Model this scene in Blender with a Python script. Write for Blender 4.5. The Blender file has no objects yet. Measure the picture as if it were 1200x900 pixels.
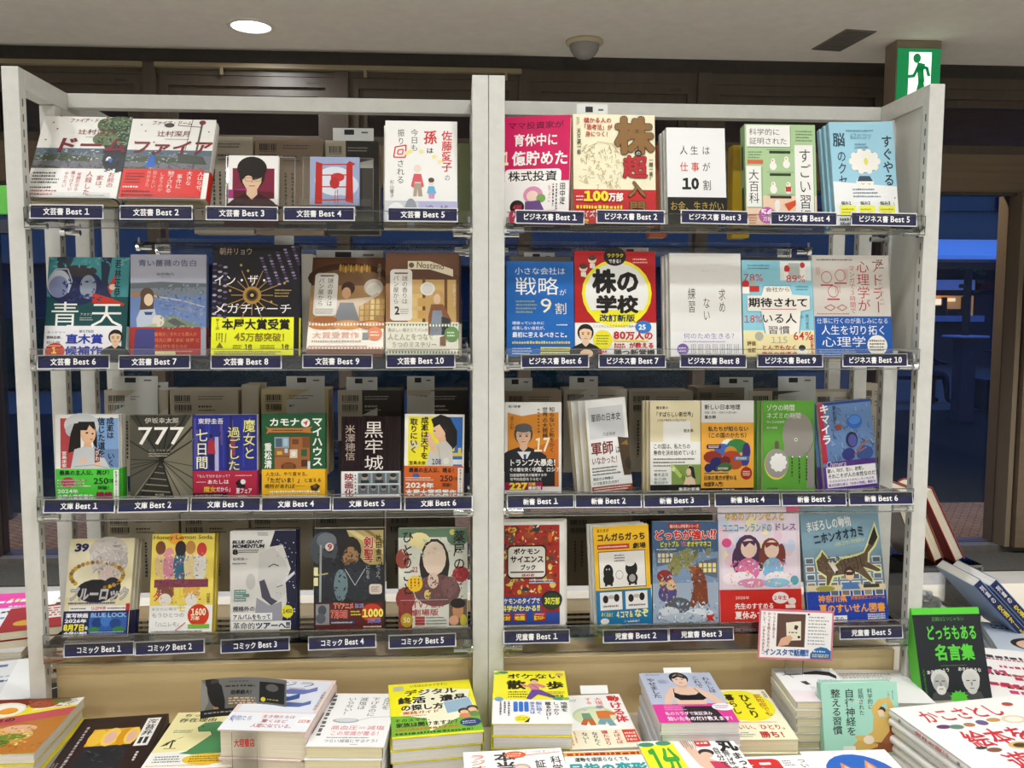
import bpy, bmesh, math, random
from mathutils import Vector, Matrix, Euler
from mathutils.geometry import tessellate_polygon
random.seed(7)
C = bpy.context.scene.collection
SC = bpy.context.scene
# ---------------------------------------------------------------- camera
FPX = 1006.0
CAM = Vector((-0.04789, -1.49395, 1.44961))
RT = Vector((0.99822929, -0.05941842, 0.00278248))
UP = Vector((0.00226647, 0.0847367, 0.9964008))
FW = Vector((0.05944034, 0.99463015, -0.08472132))
cd = bpy.data.cameras.new('camera')
cd.sensor_fit = 'HORIZONTAL'; cd.sensor_width = 36.0; cd.lens = FPX / 1200 * 36.0
cd.clip_start = 0.02; cd.clip_end = 200
cam = bpy.data.objects.new('camera', cd); C.objects.link(cam)
mw = Matrix((RT, UP, -FW)).transposed().to_4x4(); mw.translation = CAM
cam.matrix_world = mw
SC.camera = cam
# ---------------------------------------------------------------- exposure, world, lights
SC.view_settings.view_transform = 'Standard'; SC.view_settings.look = 'None'
SC.view_settings.gamma = 1.0; SC.view_settings.use_curve_mapping = False
SC.view_settings.exposure = 0.0
SC.cycles.max_bounces = 9; SC.cycles.diffuse_bounces = 4; SC.cycles.glossy_bounces = 4
SC.cycles.transmission_bounces = 6; SC.cycles.transparent_max_bounces = 24
SC.cycles.caustics_reflective = False; SC.cycles.caustics_refractive = False
SC.cycles.sample_clamp_indirect = 4.0
W = bpy.data.worlds.new('dusk sky'); SC.world = W; W.use_nodes = True
bgn = W.node_tree.nodes['Background']
bgn.inputs[0].default_value = (0.07, 0.20, 0.75, 1); bgn.inputs[1].default_value = 1.9
CEIL = 2.885
def lamp(name, x, y, power, size=0.16, spread=150, col=(0.985, 1, 1.0), z=CEIL - 0.03):
    l = bpy.data.lights.new(name, 'AREA'); l.shape = 'DISK'; l.size = size; l.energy = power; l.color = col
    l.spread = math.radians(spread)
    o = bpy.data.objects.new(name, l); o.location = (x, y, z); C.objects.link(o); return o
for (x, y, p) in ((-1.35, -0.9, 8.6), (0.45, -0.9, 10.5), (2.1, -0.9, 8.6), (-3.2, -1.2, 9), (3.9, -1.2, 9), (-1.2, -2.5, 13), (0.6, -2.5, 13), (2.3, -2.5, 13)):
    lamp('unseen_ceiling_lamp', x, y, p)  # near row set from the label shadows; farther row is unseen front fill
for y in (-2.9, -4.1):                  # unseen narrow lamps deeper in the shop, added for bounce onto the ceiling
    for x in (-3.2, -1.6, 0.0, 1.6, 3.2, 4.4):
        lamp('unseen_ceiling_lamp', x, y, 22, .16, 85)
for x in (-0.95, 0.1, 1.15):            # unseen row added to brighten the books on the table
    lamp('unseen_ceiling_lamp', x, -0.5, 2.2, .14, 75)
for x in (-3.4, -2.0, -0.6, 0.8, 2.2, 3.6):   # unseen aisle row, added so light off the floor lifts the ceiling
    lamp('unseen_ceiling_lamp', x, 2.0, 30, .16, 95)
for x in (-3.0, -1.2, 0.8, 2.7, 4.6):   # fill lamps added outside to light the brick paving
    lamp('outdoor_fill_lamp', x, 3.95, 22, .12, 150, (1, .8, .58), 2.66)
# ---------------------------------------------------------------- helpers
def ray(x, y):
    return (FW * FPX + RT * (x - 600) - UP * (y - 450)).normalized()
def at(x, y, Y):                       # pixel -> point at depth Y
    d = ray(x, y); return CAM + d * ((Y - CAM.y) / d.y)
def atz(x, y, Z):                      # pixel -> point at height Z
    d = ray(x, y); return CAM + d * ((Z - CAM.z) / d.z)
def prj(p):
    d = Vector(p) - CAM; z = d.dot(FW); return 600 + FPX * d.dot(RT) / z, 450 - FPX * d.dot(UP) / z
def lin(h):
    h = h.lstrip('#')
    if len(h) == 3: h = ''.join(c * 2 for c in h)
    r = []
    for i in (0, 2, 4):
        c = int(h[i:i + 2], 16) / 255
        r.append(c / 12.92 if c <= 0.04045 else ((c + 0.055) / 1.055) ** 2.4)
    return (*r, 1)
MATS = {}
def M(h, rough=0.32, metal=0.0, coat=0.0):
    """printed or painted surface of one colour, faint procedural grain in the gloss"""
    k = (h, rough, metal, coat)
    if k in MATS: return MATS[k]
    m = bpy.data.materials.new('ink_' + h); m.use_nodes = True
    nt = m.node_tree; b = nt.nodes['Principled BSDF']
    b.inputs['Base Color'].default_value = lin(h); b.inputs['Metallic'].default_value = metal; b.inputs['Specular IOR Level'].default_value = 0.5 if metal else 0.32
    n = nt.nodes.new('ShaderNodeTexNoise'); n.inputs['Scale'].default_value = 40
    tc = nt.nodes.new('ShaderNodeTexCoord'); nt.links.new(tc.outputs['Object'], n.inputs['Vector'])
    mr = nt.nodes.new('ShaderNodeMapRange'); mr.inputs[3].default_value = max(0.02, rough - 0.04); mr.inputs[4].default_value = rough + 0.04
    nt.links.new(n.outputs[0], mr.inputs[0]); nt.links.new(mr.outputs[0], b.inputs['Roughness'])
    if coat: b.inputs['Coat Weight'].default_value = coat; b.inputs['Coat Roughness'].default_value = 0.06
    MATS[k] = m; return m
def noise_mat(name, c1, c2, scale, rough, bump=0.0, stretch=(1, 1, 1), metal=0, detail=6):
    if name in MATS: return MATS[name]
    m = bpy.data.materials.new(name); m.use_nodes = True; nt = m.node_tree; b = nt.nodes['Principled BSDF']
    tc = nt.nodes.new('ShaderNodeTexCoord'); mp = nt.nodes.new('ShaderNodeMapping'); mp.inputs['Scale'].default_value = stretch
    nt.links.new(tc.outputs['Object'], mp.inputs[0])
    n = nt.nodes.new('ShaderNodeTexNoise'); n.inputs['Scale'].default_value = scale; n.inputs['Detail'].default_value = detail
    nt.links.new(mp.outputs[0], n.inputs['Vector'])
    r = nt.nodes.new('ShaderNodeValToRGB'); r.color_ramp.elements[0].color = lin(c1); r.color_ramp.elements[1].color = lin(c2)
    r.color_ramp.elements[0].position = 0.3; r.color_ramp.elements[1].position = 0.7
    nt.links.new(n.outputs[0], r.inputs[0]); nt.links.new(r.outputs[0], b.inputs['Base Color'])
    b.inputs['Roughness'].default_value = rough; b.inputs['Metallic'].default_value = metal
    if rough >= .8: b.inputs['Specular IOR Level'].default_value = 0.1
    if bump:
        bp = nt.nodes.new('ShaderNodeBump'); bp.inputs['Strength'].default_value = bump; bp.inputs['Distance'].default_value = 0.002
        nt.links.new(n.outputs[0], bp.inputs['Height']); nt.links.new(bp.outputs[0], b.inputs['Normal'])
    MATS[name] = m; return m
def paper_mat(h):
    """edges of a page block: fine lines across the thickness (local y)"""
    k = 'pages_' + h
    if k in MATS: return MATS[k]
    m = bpy.data.materials.new(k); m.use_nodes = True; nt = m.node_tree; b = nt.nodes['Principled BSDF']
    tc = nt.nodes.new('ShaderNodeTexCoord'); mp = nt.nodes.new('ShaderNodeMapping'); mp.inputs['Scale'].default_value = (3, 1400, 3)
    nt.links.new(tc.outputs['Object'], mp.inputs[0])
    n = nt.nodes.new('ShaderNodeTexNoise'); n.inputs['Scale'].default_value = 1.0; n.inputs['Detail'].default_value = 2
    nt.links.new(mp.outputs[0], n.inputs['Vector'])
    r = nt.nodes.new('ShaderNodeValToRGB'); c = lin(h)
    r.color_ramp.elements[0].color = (c[0] * .72, c[1] * .71, c[2] * .68, 1); r.color_ramp.elements[1].color = c
    r.color_ramp.elements[0].position = 0.3; r.color_ramp.elements[1].position = 0.55
    nt.links.new(n.outputs[0], r.inputs[0]); nt.links.new(r.outputs[0], b.inputs['Base Color']); b.inputs['Roughness'].default_value = 0.8
    MATS[k] = m; return m
def clear_mat(name, tint, fac=0.06, rough=0.02, ior=1.45):
    """thin clear plastic or glass: see-through with a Fresnel sheen"""
    if name in MATS: return MATS[name]
    m = bpy.data.materials.new(name); m.use_nodes = True; nt = m.node_tree
    for n in list(nt.nodes): nt.nodes.remove(n)
    o = nt.nodes.new('ShaderNodeOutputMaterial'); t = nt.nodes.new('ShaderNodeBsdfTransparent'); t.inputs[0].default_value = tint
    g = nt.nodes.new('ShaderNodeBsdfGlossy'); g.inputs['Roughness'].default_value = rough
    f = nt.nodes.new('ShaderNodeFresnel'); f.inputs[0].default_value = ior
    ad = nt.nodes.new('ShaderNodeMath'); ad.operation = 'ADD'; ad.inputs[1].default_value = fac; ad.use_clamp = True
    mx = nt.nodes.new('ShaderNodeMixShader')
    nt.links.new(f.outputs[0], ad.inputs[0]); nt.links.new(ad.outputs[0], mx.inputs[0])
    nt.links.new(t.outputs[0], mx.inputs[1]); nt.links.new(g.outputs[0], mx.inputs[2]); nt.links.new(mx.outputs[0], o.inputs[0])
    MATS[name] = m; return m
def glow_mat(h, s):
    k = ('glow', h, s)
    if k in MATS: return MATS[k]
    m = bpy.data.materials.new('lit_' + h); m.use_nodes = True; b = m.node_tree.nodes['Principled BSDF']
    b.inputs['Base Color'].default_value = lin(h); b.inputs['Emission Color'].default_value = lin(h); b.inputs['Emission Strength'].default_value = s
    MATS[k] = m; return m
class MB:
    """collects boxes, prisms and tubes and links them as ONE mesh object"""
    def __init__(s): s.v = []; s.f = []; s.mi = []; s.mats = []
    def m(s, mat):
        if mat not in s.mats: s.mats.append(mat)
        return s.mats.index(mat)
    def add(s, vs, fs, mat):
        o = len(s.v); s.v += [tuple(p) for p in vs]; i = s.m(mat)
        for f in fs: s.f.append(tuple(o + k for k in f)); s.mi.append(i)
        return s
    def box(s, a, b, mat, bev=0.0, xf=None):
        x0, y0, z0 = a; x1, y1, z1 = b
        if bev:
            bm = bmesh.new(); bmesh.ops.create_cube(bm, size=1)
            for v in bm.verts: v.co = Vector(((x0 + x1) / 2 + v.co.x * (x1 - x0), (y0 + y1) / 2 + v.co.y * (y1 - y0), (z0 + z1) / 2 + v.co.z * (z1 - z0)))
            bmesh.ops.bevel(bm, geom=bm.edges[:], offset=bev, segments=2, affect='EDGES', profile=0.5)
            bm.verts.index_update()
            vs = [v.co.copy() for v in bm.verts]; fs = [[v.index for v in f.verts] for f in bm.faces]; bm.free()
        else:
            vs = [Vector(p) for p in ((x0, y0, z0), (x1, y0, z0), (x1, y1, z0), (x0, y1, z0), (x0, y0, z1), (x1, y0, z1), (x1, y1, z1), (x0, y1, z1))]
            fs = [(0, 3, 2, 1), (4, 5, 6, 7), (0, 1, 5, 4), (1, 2, 6, 5), (2, 3, 7, 6), (3, 0, 4, 7)]
        if xf: vs = [xf @ Vector(v) for v in vs]
        return s.add(vs, fs, mat)
    def tube(s, p, q, r, mat, n=14, r2=None, caps=True):
        p = Vector(p); q = Vector(q); d = (q - p).normalized(); a = d.orthogonal().normalized(); b = d.cross(a); r2 = r if r2 is None else r2
        vs = []
        for k in range(n):
            t = 2 * math.pi * k / n; w = a * math.cos(t) + b * math.sin(t); vs += [p + w * r, q + w * r2]
        fs = [(2 * k, 2 * ((k + 1) % n), 2 * ((k + 1) % n) + 1, 2 * k + 1) for k in range(n)]
        if caps: fs += [tuple(2 * k for k in range(n))[::-1], tuple(2 * k + 1 for k in range(n))]
        return s.add(vs, fs, mat)
    def lathe(s, prof, mat, n=28, o=(0, 0, 0)):
        vs = []; fs = []; L = len(prof)
        for k in range(n):
            t = 2 * math.pi * k / n
            vs += [(o[0] + r * math.cos(t), o[1] + r * math.sin(t), o[2] + z) for r, z in prof]
        for k in range(n):
            for j in range(L - 1):
                a = k * L + j; b = ((k + 1) % n) * L + j; fs.append((a, b, b + 1, a + 1))
        return s.add(vs, fs, mat)
    def prism(s, poly, y0, y1, mat, xf=None):
        """polygon in x,z extruded along y"""
        n = len(poly); vs = [Vector((x, y0, z)) for x, z in poly] + [Vector((x, y1, z)) for x, z in poly]
        if xf: vs = [xf @ v for v in vs]
        fs = [tuple(range(n)), tuple(range(2 * n - 1, n - 1, -1))] + [(k, k + n, (k + 1) % n + n, (k + 1) % n) for k in range(n)]
        return s.add(vs, fs, mat)
    def mesh(s, name):
        me = bpy.data.meshes.new(name); me.from_pydata(s.v, [], s.f)
        for m in s.mats: me.materials.append(m)
        me.polygons.foreach_set('material_index', s.mi); me.update(); return me
    def build(s, name, parent=None, smooth=False, normals=True):
        me = s.mesh(name)
        if normals and len(s.f) < 4000:
            bm = bmesh.new(); bm.from_mesh(me); bmesh.ops.recalc_face_normals(bm, faces=bm.faces[:]); bm.to_mesh(me); bm.free()
        if smooth:
            for p in me.polygons: p.use_smooth = True
        o = bpy.data.objects.new(name, me); C.objects.link(o)
        if parent: o.parent = parent
        return o
def empty(name, loc=(0, 0, 0), rot=(0, 0, 0)):
    o = bpy.data.objects.new(name, None); o.empty_display_size = 0.05; o.location = loc; o.rotation_euler = rot; C.objects.link(o); return o
def tag(o, label=None, cat=None, group=None, kind=None):
    if label: o['label'] = label
    if cat: o['category'] = cat
    if group: o['group'] = group
    if kind: o['kind'] = kind
    return o
def struct(o): o['kind'] = 'structure'; return o
def copy_tree(o, parent=None):
    c = o.copy(); C.objects.link(c)
    if parent: c.parent = parent
    for ch in list(o.children): copy_tree(ch, c)
    return c
# ---------------------------------------------------------------- lettering and cover prints
class Art:
    """flat print: u,v in percent of the cover from its top left corner"""
    def __init__(s): s.ops = []
    def R(s, u0, v0, u1, v1, c): s.ops.append(('P', [(u0, v0), (u1, v0), (u1, v1), (u0, v1)], c, True)); return s
    def P(s, pts, c): s.ops.append(('P', list(pts), c, False)); return s
    def E(s, u, v, ru, rv, c, n=22, a0=0, a1=360):
        f = a1 - a0 >= 360
        s.ops.append(('P', [(u + ru * math.cos(math.radians(a0 + (a1 - a0) * k / (n if f else n - 1))), v + rv * math.sin(math.radians(a0 + (a1 - a0) * k / (n if f else n - 1)))) for k in range(n)], c, False)); return s
    def RR(s, u0, v0, u1, v1, c, r=3, asp=0.7):
        p = []; rv = r * asp
        for (cu, cv, a) in ((u1 - r, v0 + rv, -90), (u1 - r, v1 - rv, 0), (u0 + r, v1 - rv, 90), (u0 + r, v0 + rv, 180)):
            for k in range(5): t = math.radians(a + 22.5 * k); p.append((cu + r * math.cos(t), cv + rv * math.sin(t)))
        return s.P(p, c)
    def L(s, pts, w, c): s.ops.append(('L', list(pts), w, c)); return s
    def spk(s, u0, v0, u1, v1, n, cols, r=1.2, seed=1, ell=None):
        """small brush dabs scattered in a box (or only inside an ellipse cu,cv,ru,rv)"""
        q = random.Random(seed); g = {c: [] for c in cols}
        for k in range(n):
            u, v = u0 + (u1 - u0) * q.random(), v0 + (v1 - v0) * q.random()
            if ell and ((u - ell[0]) / ell[2]) ** 2 + ((v - ell[1]) / ell[3]) ** 2 > 1: continue
            a = q.random() * 3.14; l = r * (.6 + q.random()); c_, s_ = math.cos(a), math.sin(a)
            p = [(u - l * c_, v - l * s_ * .7), (u + l * .4 * s_, v - l * .3 * c_), (u + l * c_, v + l * s_ * .7), (u - l * .4 * s_, v + l * .3 * c_)]
            g[cols[k % len(cols)]].append([(min(100, max(0, x)), min(100, max(0, y))) for x, y in p])
        for c in cols: s.ops.append(('G', g[c], c))
        return s
    def T(s, t, u0, v0, u1, v1, c, b=0.0, o=None, ow=0.05, rot=0, sk=0): s.ops.append(('T', t.replace('1', '１'), u0, v0, u1, v1, c, b, o, ow, rot, sk, False)); return s
    def V(s, t, u0, v0, u1, v1, c, b=0.0, o=None, ow=0.05, rot=0): s.ops.append(('T', t, u0, v0, u1, v1, c, b, o, ow, rot, 0, True)); return s
    def lines(s, u0, v0, u1, v1, n, c, fill=0.5, ragged=0.25, seed=1):
        """n rows of print too small to read"""
        r = random.Random(seed + int(u0 * 7 + v0 * 13)); h = (v1 - v0) / n; g = []
        for k in range(n):
            e = u1 - (u1 - u0) * ragged * r.random(); x = u0; v = v0 + h * (k + (1 - fill) / 2)
            while x < e:
                w = min(e - x, (h * fill) * (0.5 + 0.9 * r.random())); q = h * fill * r.random() * 0.3
                g.append([(x, v + q), (x + w, v + q), (x + w, v + h * fill), (x, v + h * fill)]); x += w + h * fill * (0.25 + 0.3 * r.random())
        s.ops.append(('G', g, c)); return s
    def vlines(s, u0, v0, u1, v1, n, c, fill=0.5, seed=1):
        r = random.Random(seed + int(u0 * 5 + v0 * 11)); h = (u1 - u0) / n; g = []
        for k in range(n):
            e = v1 - (v1 - v0) * 0.3 * r.random(); y = v0; u = u1 - h * (k + 1) + h * (1 - fill) / 2
            while y < e:
                w = min(e - y, h * fill * (0.4 + 0.7 * r.random())); x1 = u + h * fill * (0.7 + 0.3 * r.random())
                g.append([(u, y), (x1, y), (x1, y + w), (u, y + w)]); y += w + h * fill * (0.25 + 0.25 * r.random())
        s.ops.append(('G', g, c)); return s
    def who(s, u, v, k, skin, hair, top, asp=0.7, face=True, longhair=0, shoulder=1.0, grey=None):
        """a plain figure, head and shoulders: centre of head u,v; head half width k"""
        kv = k * asp
        if longhair: s.P([(u - k * 1.25, v - kv * .3), (u - k * 1.35, v + kv * longhair), (u + k * 1.35, v + kv * longhair), (u + k * 1.25, v - kv * .3)], hair)
        s.P([(u - 2.5 * k * shoulder, v + kv * 4.6), (u - 2.3 * k * shoulder, v + kv * 2.6), (u - 1.6 * k * shoulder, v + kv * 2.0), (u - .6 * k, v + kv * 1.5), (u + .6 * k, v + kv * 1.5), (u + 1.6 * k * shoulder, v + kv * 2.0), (u + 2.3 * k * shoulder, v + kv * 2.6), (u + 2.5 * k * shoulder, v + kv * 4.6)], top)
        s.P([(u - .42 * k, v + kv * .6), (u + .42 * k, v + kv * .6), (u + .5 * k, v + kv * 1.6), (u, v + kv * 2.1), (u - .5 * k, v + kv * 1.6)], skin)
        s.E(u, v - kv * .15, k * 1.18, kv * 1.32, hair)
        s.P([(u - k * .92, v - kv * .3), (u - k * .85, v + kv * .5), (u - k * .5, v + kv * 1.1), (u, v + kv * 1.32), (u + k * .5, v + kv * 1.1), (u + k * .85, v + kv * .5), (u + k * .92, v - kv * .3), (u + k * .6, v - kv * .62), (u - k * .2, v - kv * .75), (u - k * .7, v - kv * .55)], skin)
        if face:
            for q in (-1, 1):
                s.E(u + q * k * .4, v + kv * .12, k * .17, kv * .1, '2a2220', 8); s.R(u + q * k * .4 - k * .22, v - kv * .16, u + q * k * .4 + k * .22, v - kv * .08, hair)
            s.R(u - k * .1, v + kv * .42, u + k * .1, v + kv * .5, 'b98a72'); s.R(u - k * .28, v + kv * .78, u + k * .28, v + kv * .86, 'a85a52')
        return s
SMALL = set('ぁぃぅぇぉっゃゅょァィゥェォッャュョ')
GL = {}
BMAX = 0.008                            # beyond this the stroke is thickened by overprinting
def wanted(arts):
    for a in arts:
        for o in a.ops:
            if o[0] == 'T':
                for ch in o[1]:
                    if ch != ' ':
                        GL.setdefault((ch, min(round(o[7], 3), BMAX)), None)
                        if o[8]: GL.setdefault((ch, min(round(o[7] + o[9], 3), BMAX)), None)
def make_glyphs():
    todo = [k for k, g in GL.items() if g is None]
    if not todo: return
    col = bpy.data.collections.new('glyph_work'); C.children.link(col); obs = []
    for ch, b in todo:
        cu = bpy.data.curves.new('g', 'FONT'); cu.body = ch; cu.size = 1.0; cu.offset = b; cu.resolution_u = 2; cu.fill_mode = 'FRONT'
        o = bpy.data.objects.new('g', cu); col.objects.link(o); obs.append(o)
    bpy.context.view_layer.update(); dg = bpy.context.evaluated_depsgraph_get()
    for (k, o) in zip(todo, obs):
        e = o.evaluated_get(dg); me = e.to_mesh()
        vs = [(v.co.x, v.co.y) for v in me.vertices]; fs = [tuple(p.vertices) for p in me.polygons]
        GL[k] = (vs, fs, min((v[0] for v in vs), default=0), max((v[0] for v in vs), default=0.3)); e.to_mesh_clear()
    for o in obs:
        d = o.data; bpy.data.objects.remove(o); bpy.data.curves.remove(d)
    bpy.data.collections.remove(col)
def text_geo(t, u0, v0, u1, v1, b, rot, sk, vert, asp):
    """glyphs squeezed into the box; returns verts (u,v) and faces"""
    n = len(t); V = []; F = []; ex = max(0.0, b - BMAX); b = min(b, BMAX)
    if vert:
        ch_ = 1.0; items = []
        for i, c in enumerate(t):
            if c == ' ': continue
            vs, fs, a, z = GL[(c, b)]
            w = 1.0 if ord(c) > 255 else (z - a + 0.06)
            off = 0.5 if ord(c) > 255 else (a + z) / 2
            q = []
            for x, y in vs:
                X, Y = x - off, y - 0.38
                if c in 'ー（）「」～〜…―': X, Y = Y, -X
                if c in '、。': X += 0.55; Y += 0.55
                if c in SMALL: X += 0.1; Y += 0.08
                q.append((0.5 + X, i + 0.5 - Y))
            items.append((q, fs))
        tw, th = 1.0, float(n)
    else:
        x0 = 0; items = []
        for c in t:
            if c == ' ': x0 += 0.35; continue
            vs, fs, a, z = GL[(c, b)]
            if ord(c) > 255 and c != '１': off, w = x0, 1.0
            else: w = (z - a + 0.07) * 1.26; off = x0 - a * 1.26 + 0.045
            k = 1.0 if ord(c) > 255 and c != '１' else 1.26
            items.append(([(x * k + off - (y - .38) * -sk, 0.5 - (y * (k if k == 1 else 1.1 if c == '１' else 1.2) - 0.38)) for x, y in vs], fs)); x0 += w
        tw, th = max(x0, 0.2), 1.0
    su, sv = (u1 - u0) / tw, (v1 - v0) / th; cu, cv = (u0 + u1) / 2, (v0 + v1) / 2
    cr, sr = math.cos(math.radians(rot)), math.sin(math.radians(rot))
    sh = [(0, 0)]
    if ex:
        for rr in ((ex,) if ex < .03 else (ex * .5, ex)): sh += [(rr * math.cos(k * math.pi / 4), rr * math.sin(k * math.pi / 4)) for k in range(8)]
    for q, fs in items:
      for li, (sx_, sy_) in enumerate(sh):
        o = len(V)
        for x, y in q:
            x += sx_; y += sy_
            U, Vv = u0 + x * su, v0 + y * sv
            if rot:
                dx, dy = U - cu, (Vv - cv) * asp; dx, dy = dx * cr - dy * sr, dx * sr + dy * cr; U, Vv = cu + dx, cv + dy / asp
            V.append((U, Vv, li))
        F += [tuple(o + k for k in f) for f in fs]
    return V, F
LAYER = 0.000016
def print_mesh(art, name, w, h, parent, bend=None, base=0.0004, rough=0.32, xf=None, vclip=None):
    """one mesh object with the whole print, facing -y; x centred, z up from the bottom edge"""
    mb = MB(); y = -base; asp = h / w
    def put(V, F, c):
        nonlocal y
        y -= LAYER * (3 if bend else 1)
        vs = []; y0 = y
        for q in V:
            u, v = q[0], q[1]; yy = y0
            if len(q) > 2: yy = y0 - q[2] * 0.000003; y = min(y, yy)
            p = Vector(((u / 100 - .5) * w, yy, (1 - v / 100) * h))
            if bend: p = bend(p, w, h)
            vs.append(xf @ p if xf else p)
        mb.add(vs, F, M(c, rough))
    for o in art.ops:
        if o[0] == 'P':
            pts = o[1]
            if o[3] and bend:
                n = 40; g = [(pts[0][0] + (pts[2][0] - pts[0][0]) * i / n, pts[0][1] + (pts[2][1] - pts[0][1]) * j / n) for j in range(n + 1) for i in range(n + 1)]
                put(g, [(j * (n + 1) + i, (j + 1) * (n + 1) + i, (j + 1) * (n + 1) + i + 1, j * (n + 1) + i + 1) for j in range(n) for i in range(n)], o[2])
            elif len(pts) == 4 and o[3]: put(pts, [(0, 3, 2, 1)], o[2])
            else:
                tr = tessellate_polygon([[Vector((p[0], -p[1], 0)) for p in pts]])
                put(pts, [tuple(t) for t in tr], o[2])
        elif o[0] == 'G':
            V = []; F = []
            for q in o[1]: F.append((len(V), len(V) + 3, len(V) + 2, len(V) + 1)); V += q
            if V: put(V, F, o[2])
        elif o[0] == 'L':
            pts, wd = o[1], o[2]; V = []; F = []
            for (a, b_) in zip(pts, pts[1:]):
                dx, dy = b_[0] - a[0], (b_[1] - a[1]) * asp; l = math.hypot(dx, dy) or 1; nx, ny = -dy / l * wd / 2, dx / l * wd / 2
                k = len(V); V += [(a[0] + nx, a[1] + ny / asp), (b_[0] + nx, b_[1] + ny / asp), (b_[0] - nx, b_[1] - ny / asp), (a[0] - nx, a[1] - ny / asp)]; F.append((k, k + 1, k + 2, k + 3))
            put(V, F, o[3])
        else:
            _, t, u0, v0, u1, v1, c, b, oc, ow, rot, sk, vert = o
            if oc:
                V, F = text_geo(t, u0, v0, u1, v1, round(b + ow, 3), rot, sk, vert, asp); put(V, F, oc)
            V, F = text_geo(t, u0, v0, u1, v1, round(b, 3), rot, sk, vert, asp); put(V, F, c)
    return mb.build(name, parent, normals=False)
def shell(mb, w, z0, z1, t, side, mat, r, grow=0.0, bend=None, th=0.0005):
    """front, rounded spine and back of a cover: closed thin shell; spine on side R or L"""
    w += 0; hw = w / 2
    o = [];  r = min(r, t / 2)
    nf = 14 if bend else 1
    for k in range(nf): o.append((-hw + (w - r) * k / nf, -grow))
    for k in range(7):
        a = -math.pi / 2 + (math.pi / 2) * k / 6; o.append((hw - r + (r + grow) * math.cos(a), r + (r + grow) * math.sin(a)))
    for k in range(7):
        a = (math.pi / 2) * k / 6; o.append((hw - r + (r + grow) * math.cos(a), t - r + (r + grow) * math.sin(a)))
    o.append((-hw, t + grow))
    i = []
    for k, (x, y) in enumerate(o):
        p = o[max(0, k - 1)]; q = o[min(len(o) - 1, k + 1)]; dx, dy = q[0] - p[0], q[1] - p[1]; l = math.hypot(dx, dy) or 1
        i.append((x - dy / l * th, y + dx / l * th))
    s = 1 if side == 'R' else -1; n = len(o); V = []
    nz = 10 if bend else 1
    for j in range(nz + 1):
        z = z0 + (z1 - z0) * j / nz
        for L_ in (o, i):
            for x, y in L_:
                p = Vector((s * x, y, z))
                if bend and y < 0.004: p = bend(p, w, z1)
                V.append(p)
    F = []
    for j in range(nz):
        a = j * 2 * n; b = (j + 1) * 2 * n
        for k in range(n - 1):
            F.append((a + k, a + k + 1, b + k + 1, b + k)); F.append((a + n + k, b + n + k, b + n + k + 1, a + n + k + 1))
        F.append((a, b, b + n, a + n)); F.append((a + n - 1, a + 2 * n - 1, b + 2 * n - 1, b + n - 1))
    for j in (0, nz):
        a = j * 2 * n
        for k in range(n - 1): F.append((a + k, a + n + k, a + n + k + 1, a + k + 1))
    mb.add(V, F, mat)
QUEUE = []
def make_book(name, label, w, h, t, art, side='R', cover='eeeeea', pages='e9dfc4', band=None, hard=False, bend=None, spine=None, cat='book', group=None, rough=0.42):
    """Empty at the bottom edge of the front cover; parts: page_block, cover, cover_print, belly_band (> band_print)"""
    root = empty(name); tag(root, label, cat, group)
    ins = 0.003 if hard else 0.0006
    m = 1 if side == 'R' else -1
    pb = MB(); xa, xb = -w / 2 + (ins if side == 'R' else 0.002), w / 2 - (0.002 if side == 'R' else ins)
    ye = 0.0022 if hard else 0.0008
    pb.box((xa, ye, ins), (xb, t - ye, h - ins), paper_mat(pages), bev=min(0.0012, t / 5))
    pb.build('page_block', root)
    cb = MB(); shell(cb, w, 0, h, t, side, M(cover, rough), (0.012 if hard else 0.0022), bend=bend, th=0.0018 if hard else 0.0005)
    cb.build('cover', root)
    QUEUE.append((art, 'cover_print', w, h, root, bend, 0.0012 if bend else 0.0003, rough, None))
    if band:
        v0, v1, bc, bart = band
        bb = MB(); shell(bb, w, h * (1 - v1 / 100), h * (1 - v0 / 100), t, side, M(bc, rough), (0.012 if hard else 0.0022), grow=0.0007, bend=bend, th=0.0003)
        bo = bb.build('belly_band', root)
        if len(bart.ops): QUEUE.append((bart, 'band_print', w, h, bo, bend, 0.0011, rough, None))
    if spine:                          # print on the spine: a narrow upright strip
        s = 1 if side == 'R' else -1
        xf = Matrix.Translation((s * (w / 2), t / 2, 0)) @ Matrix.Rotation(s * math.pi / 2, 4, 'Z')
        QUEUE.append((spine, 'spine_print', t * 0.8, h, root, None, 0.0009, rough, xf))
    return root
def flush():
    wanted([q[0] for q in QUEUE]); make_glyphs()
    for (a, n, w, h, p, bend, base, rough, xf) in QUEUE:
        if a.ops: print_mesh(a, n, w, h, p, bend, base, rough, xf)
    QUEUE.clear()
# ---------------------------------------------------------------- the room
WY = 3.5                                # plane of the window wall
plaster = noise_mat('ceiling_board', 'dcd5cb', 'e4ddd3', 14, 0.85, 0.15)
tile = noise_mat('shop_floor', '8e8a83', '9b978f', 6, 0.5)
wallp = noise_mat('wall_paint', 'd8d6d2', 'e2e0dc', 5, 0.8)
bronze = noise_mat('bronze_frame', '40372f', '483f36', 30, 0.42, stretch=(1, 1, .1))
bronze_d = noise_mat('bronze_dark', '2b2622', '332e29', 30, 0.5)
woodband = noise_mat('brown_band', '5d4d3c', '685846', 8, 0.5, stretch=(.3, 1, 6))
glass = clear_mat('window_glass', (.86, .88, .9, 1), 0.0, 0.0, 1.27)
struct(MB().box((-4.4, -5, -.1), (5.2, WY + .12, 0), tile).build('floor'))
struct(MB().box((-4.4, -5, CEIL), (5.2, WY + .12, CEIL + .1), plaster).build('ceiling'))
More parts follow.
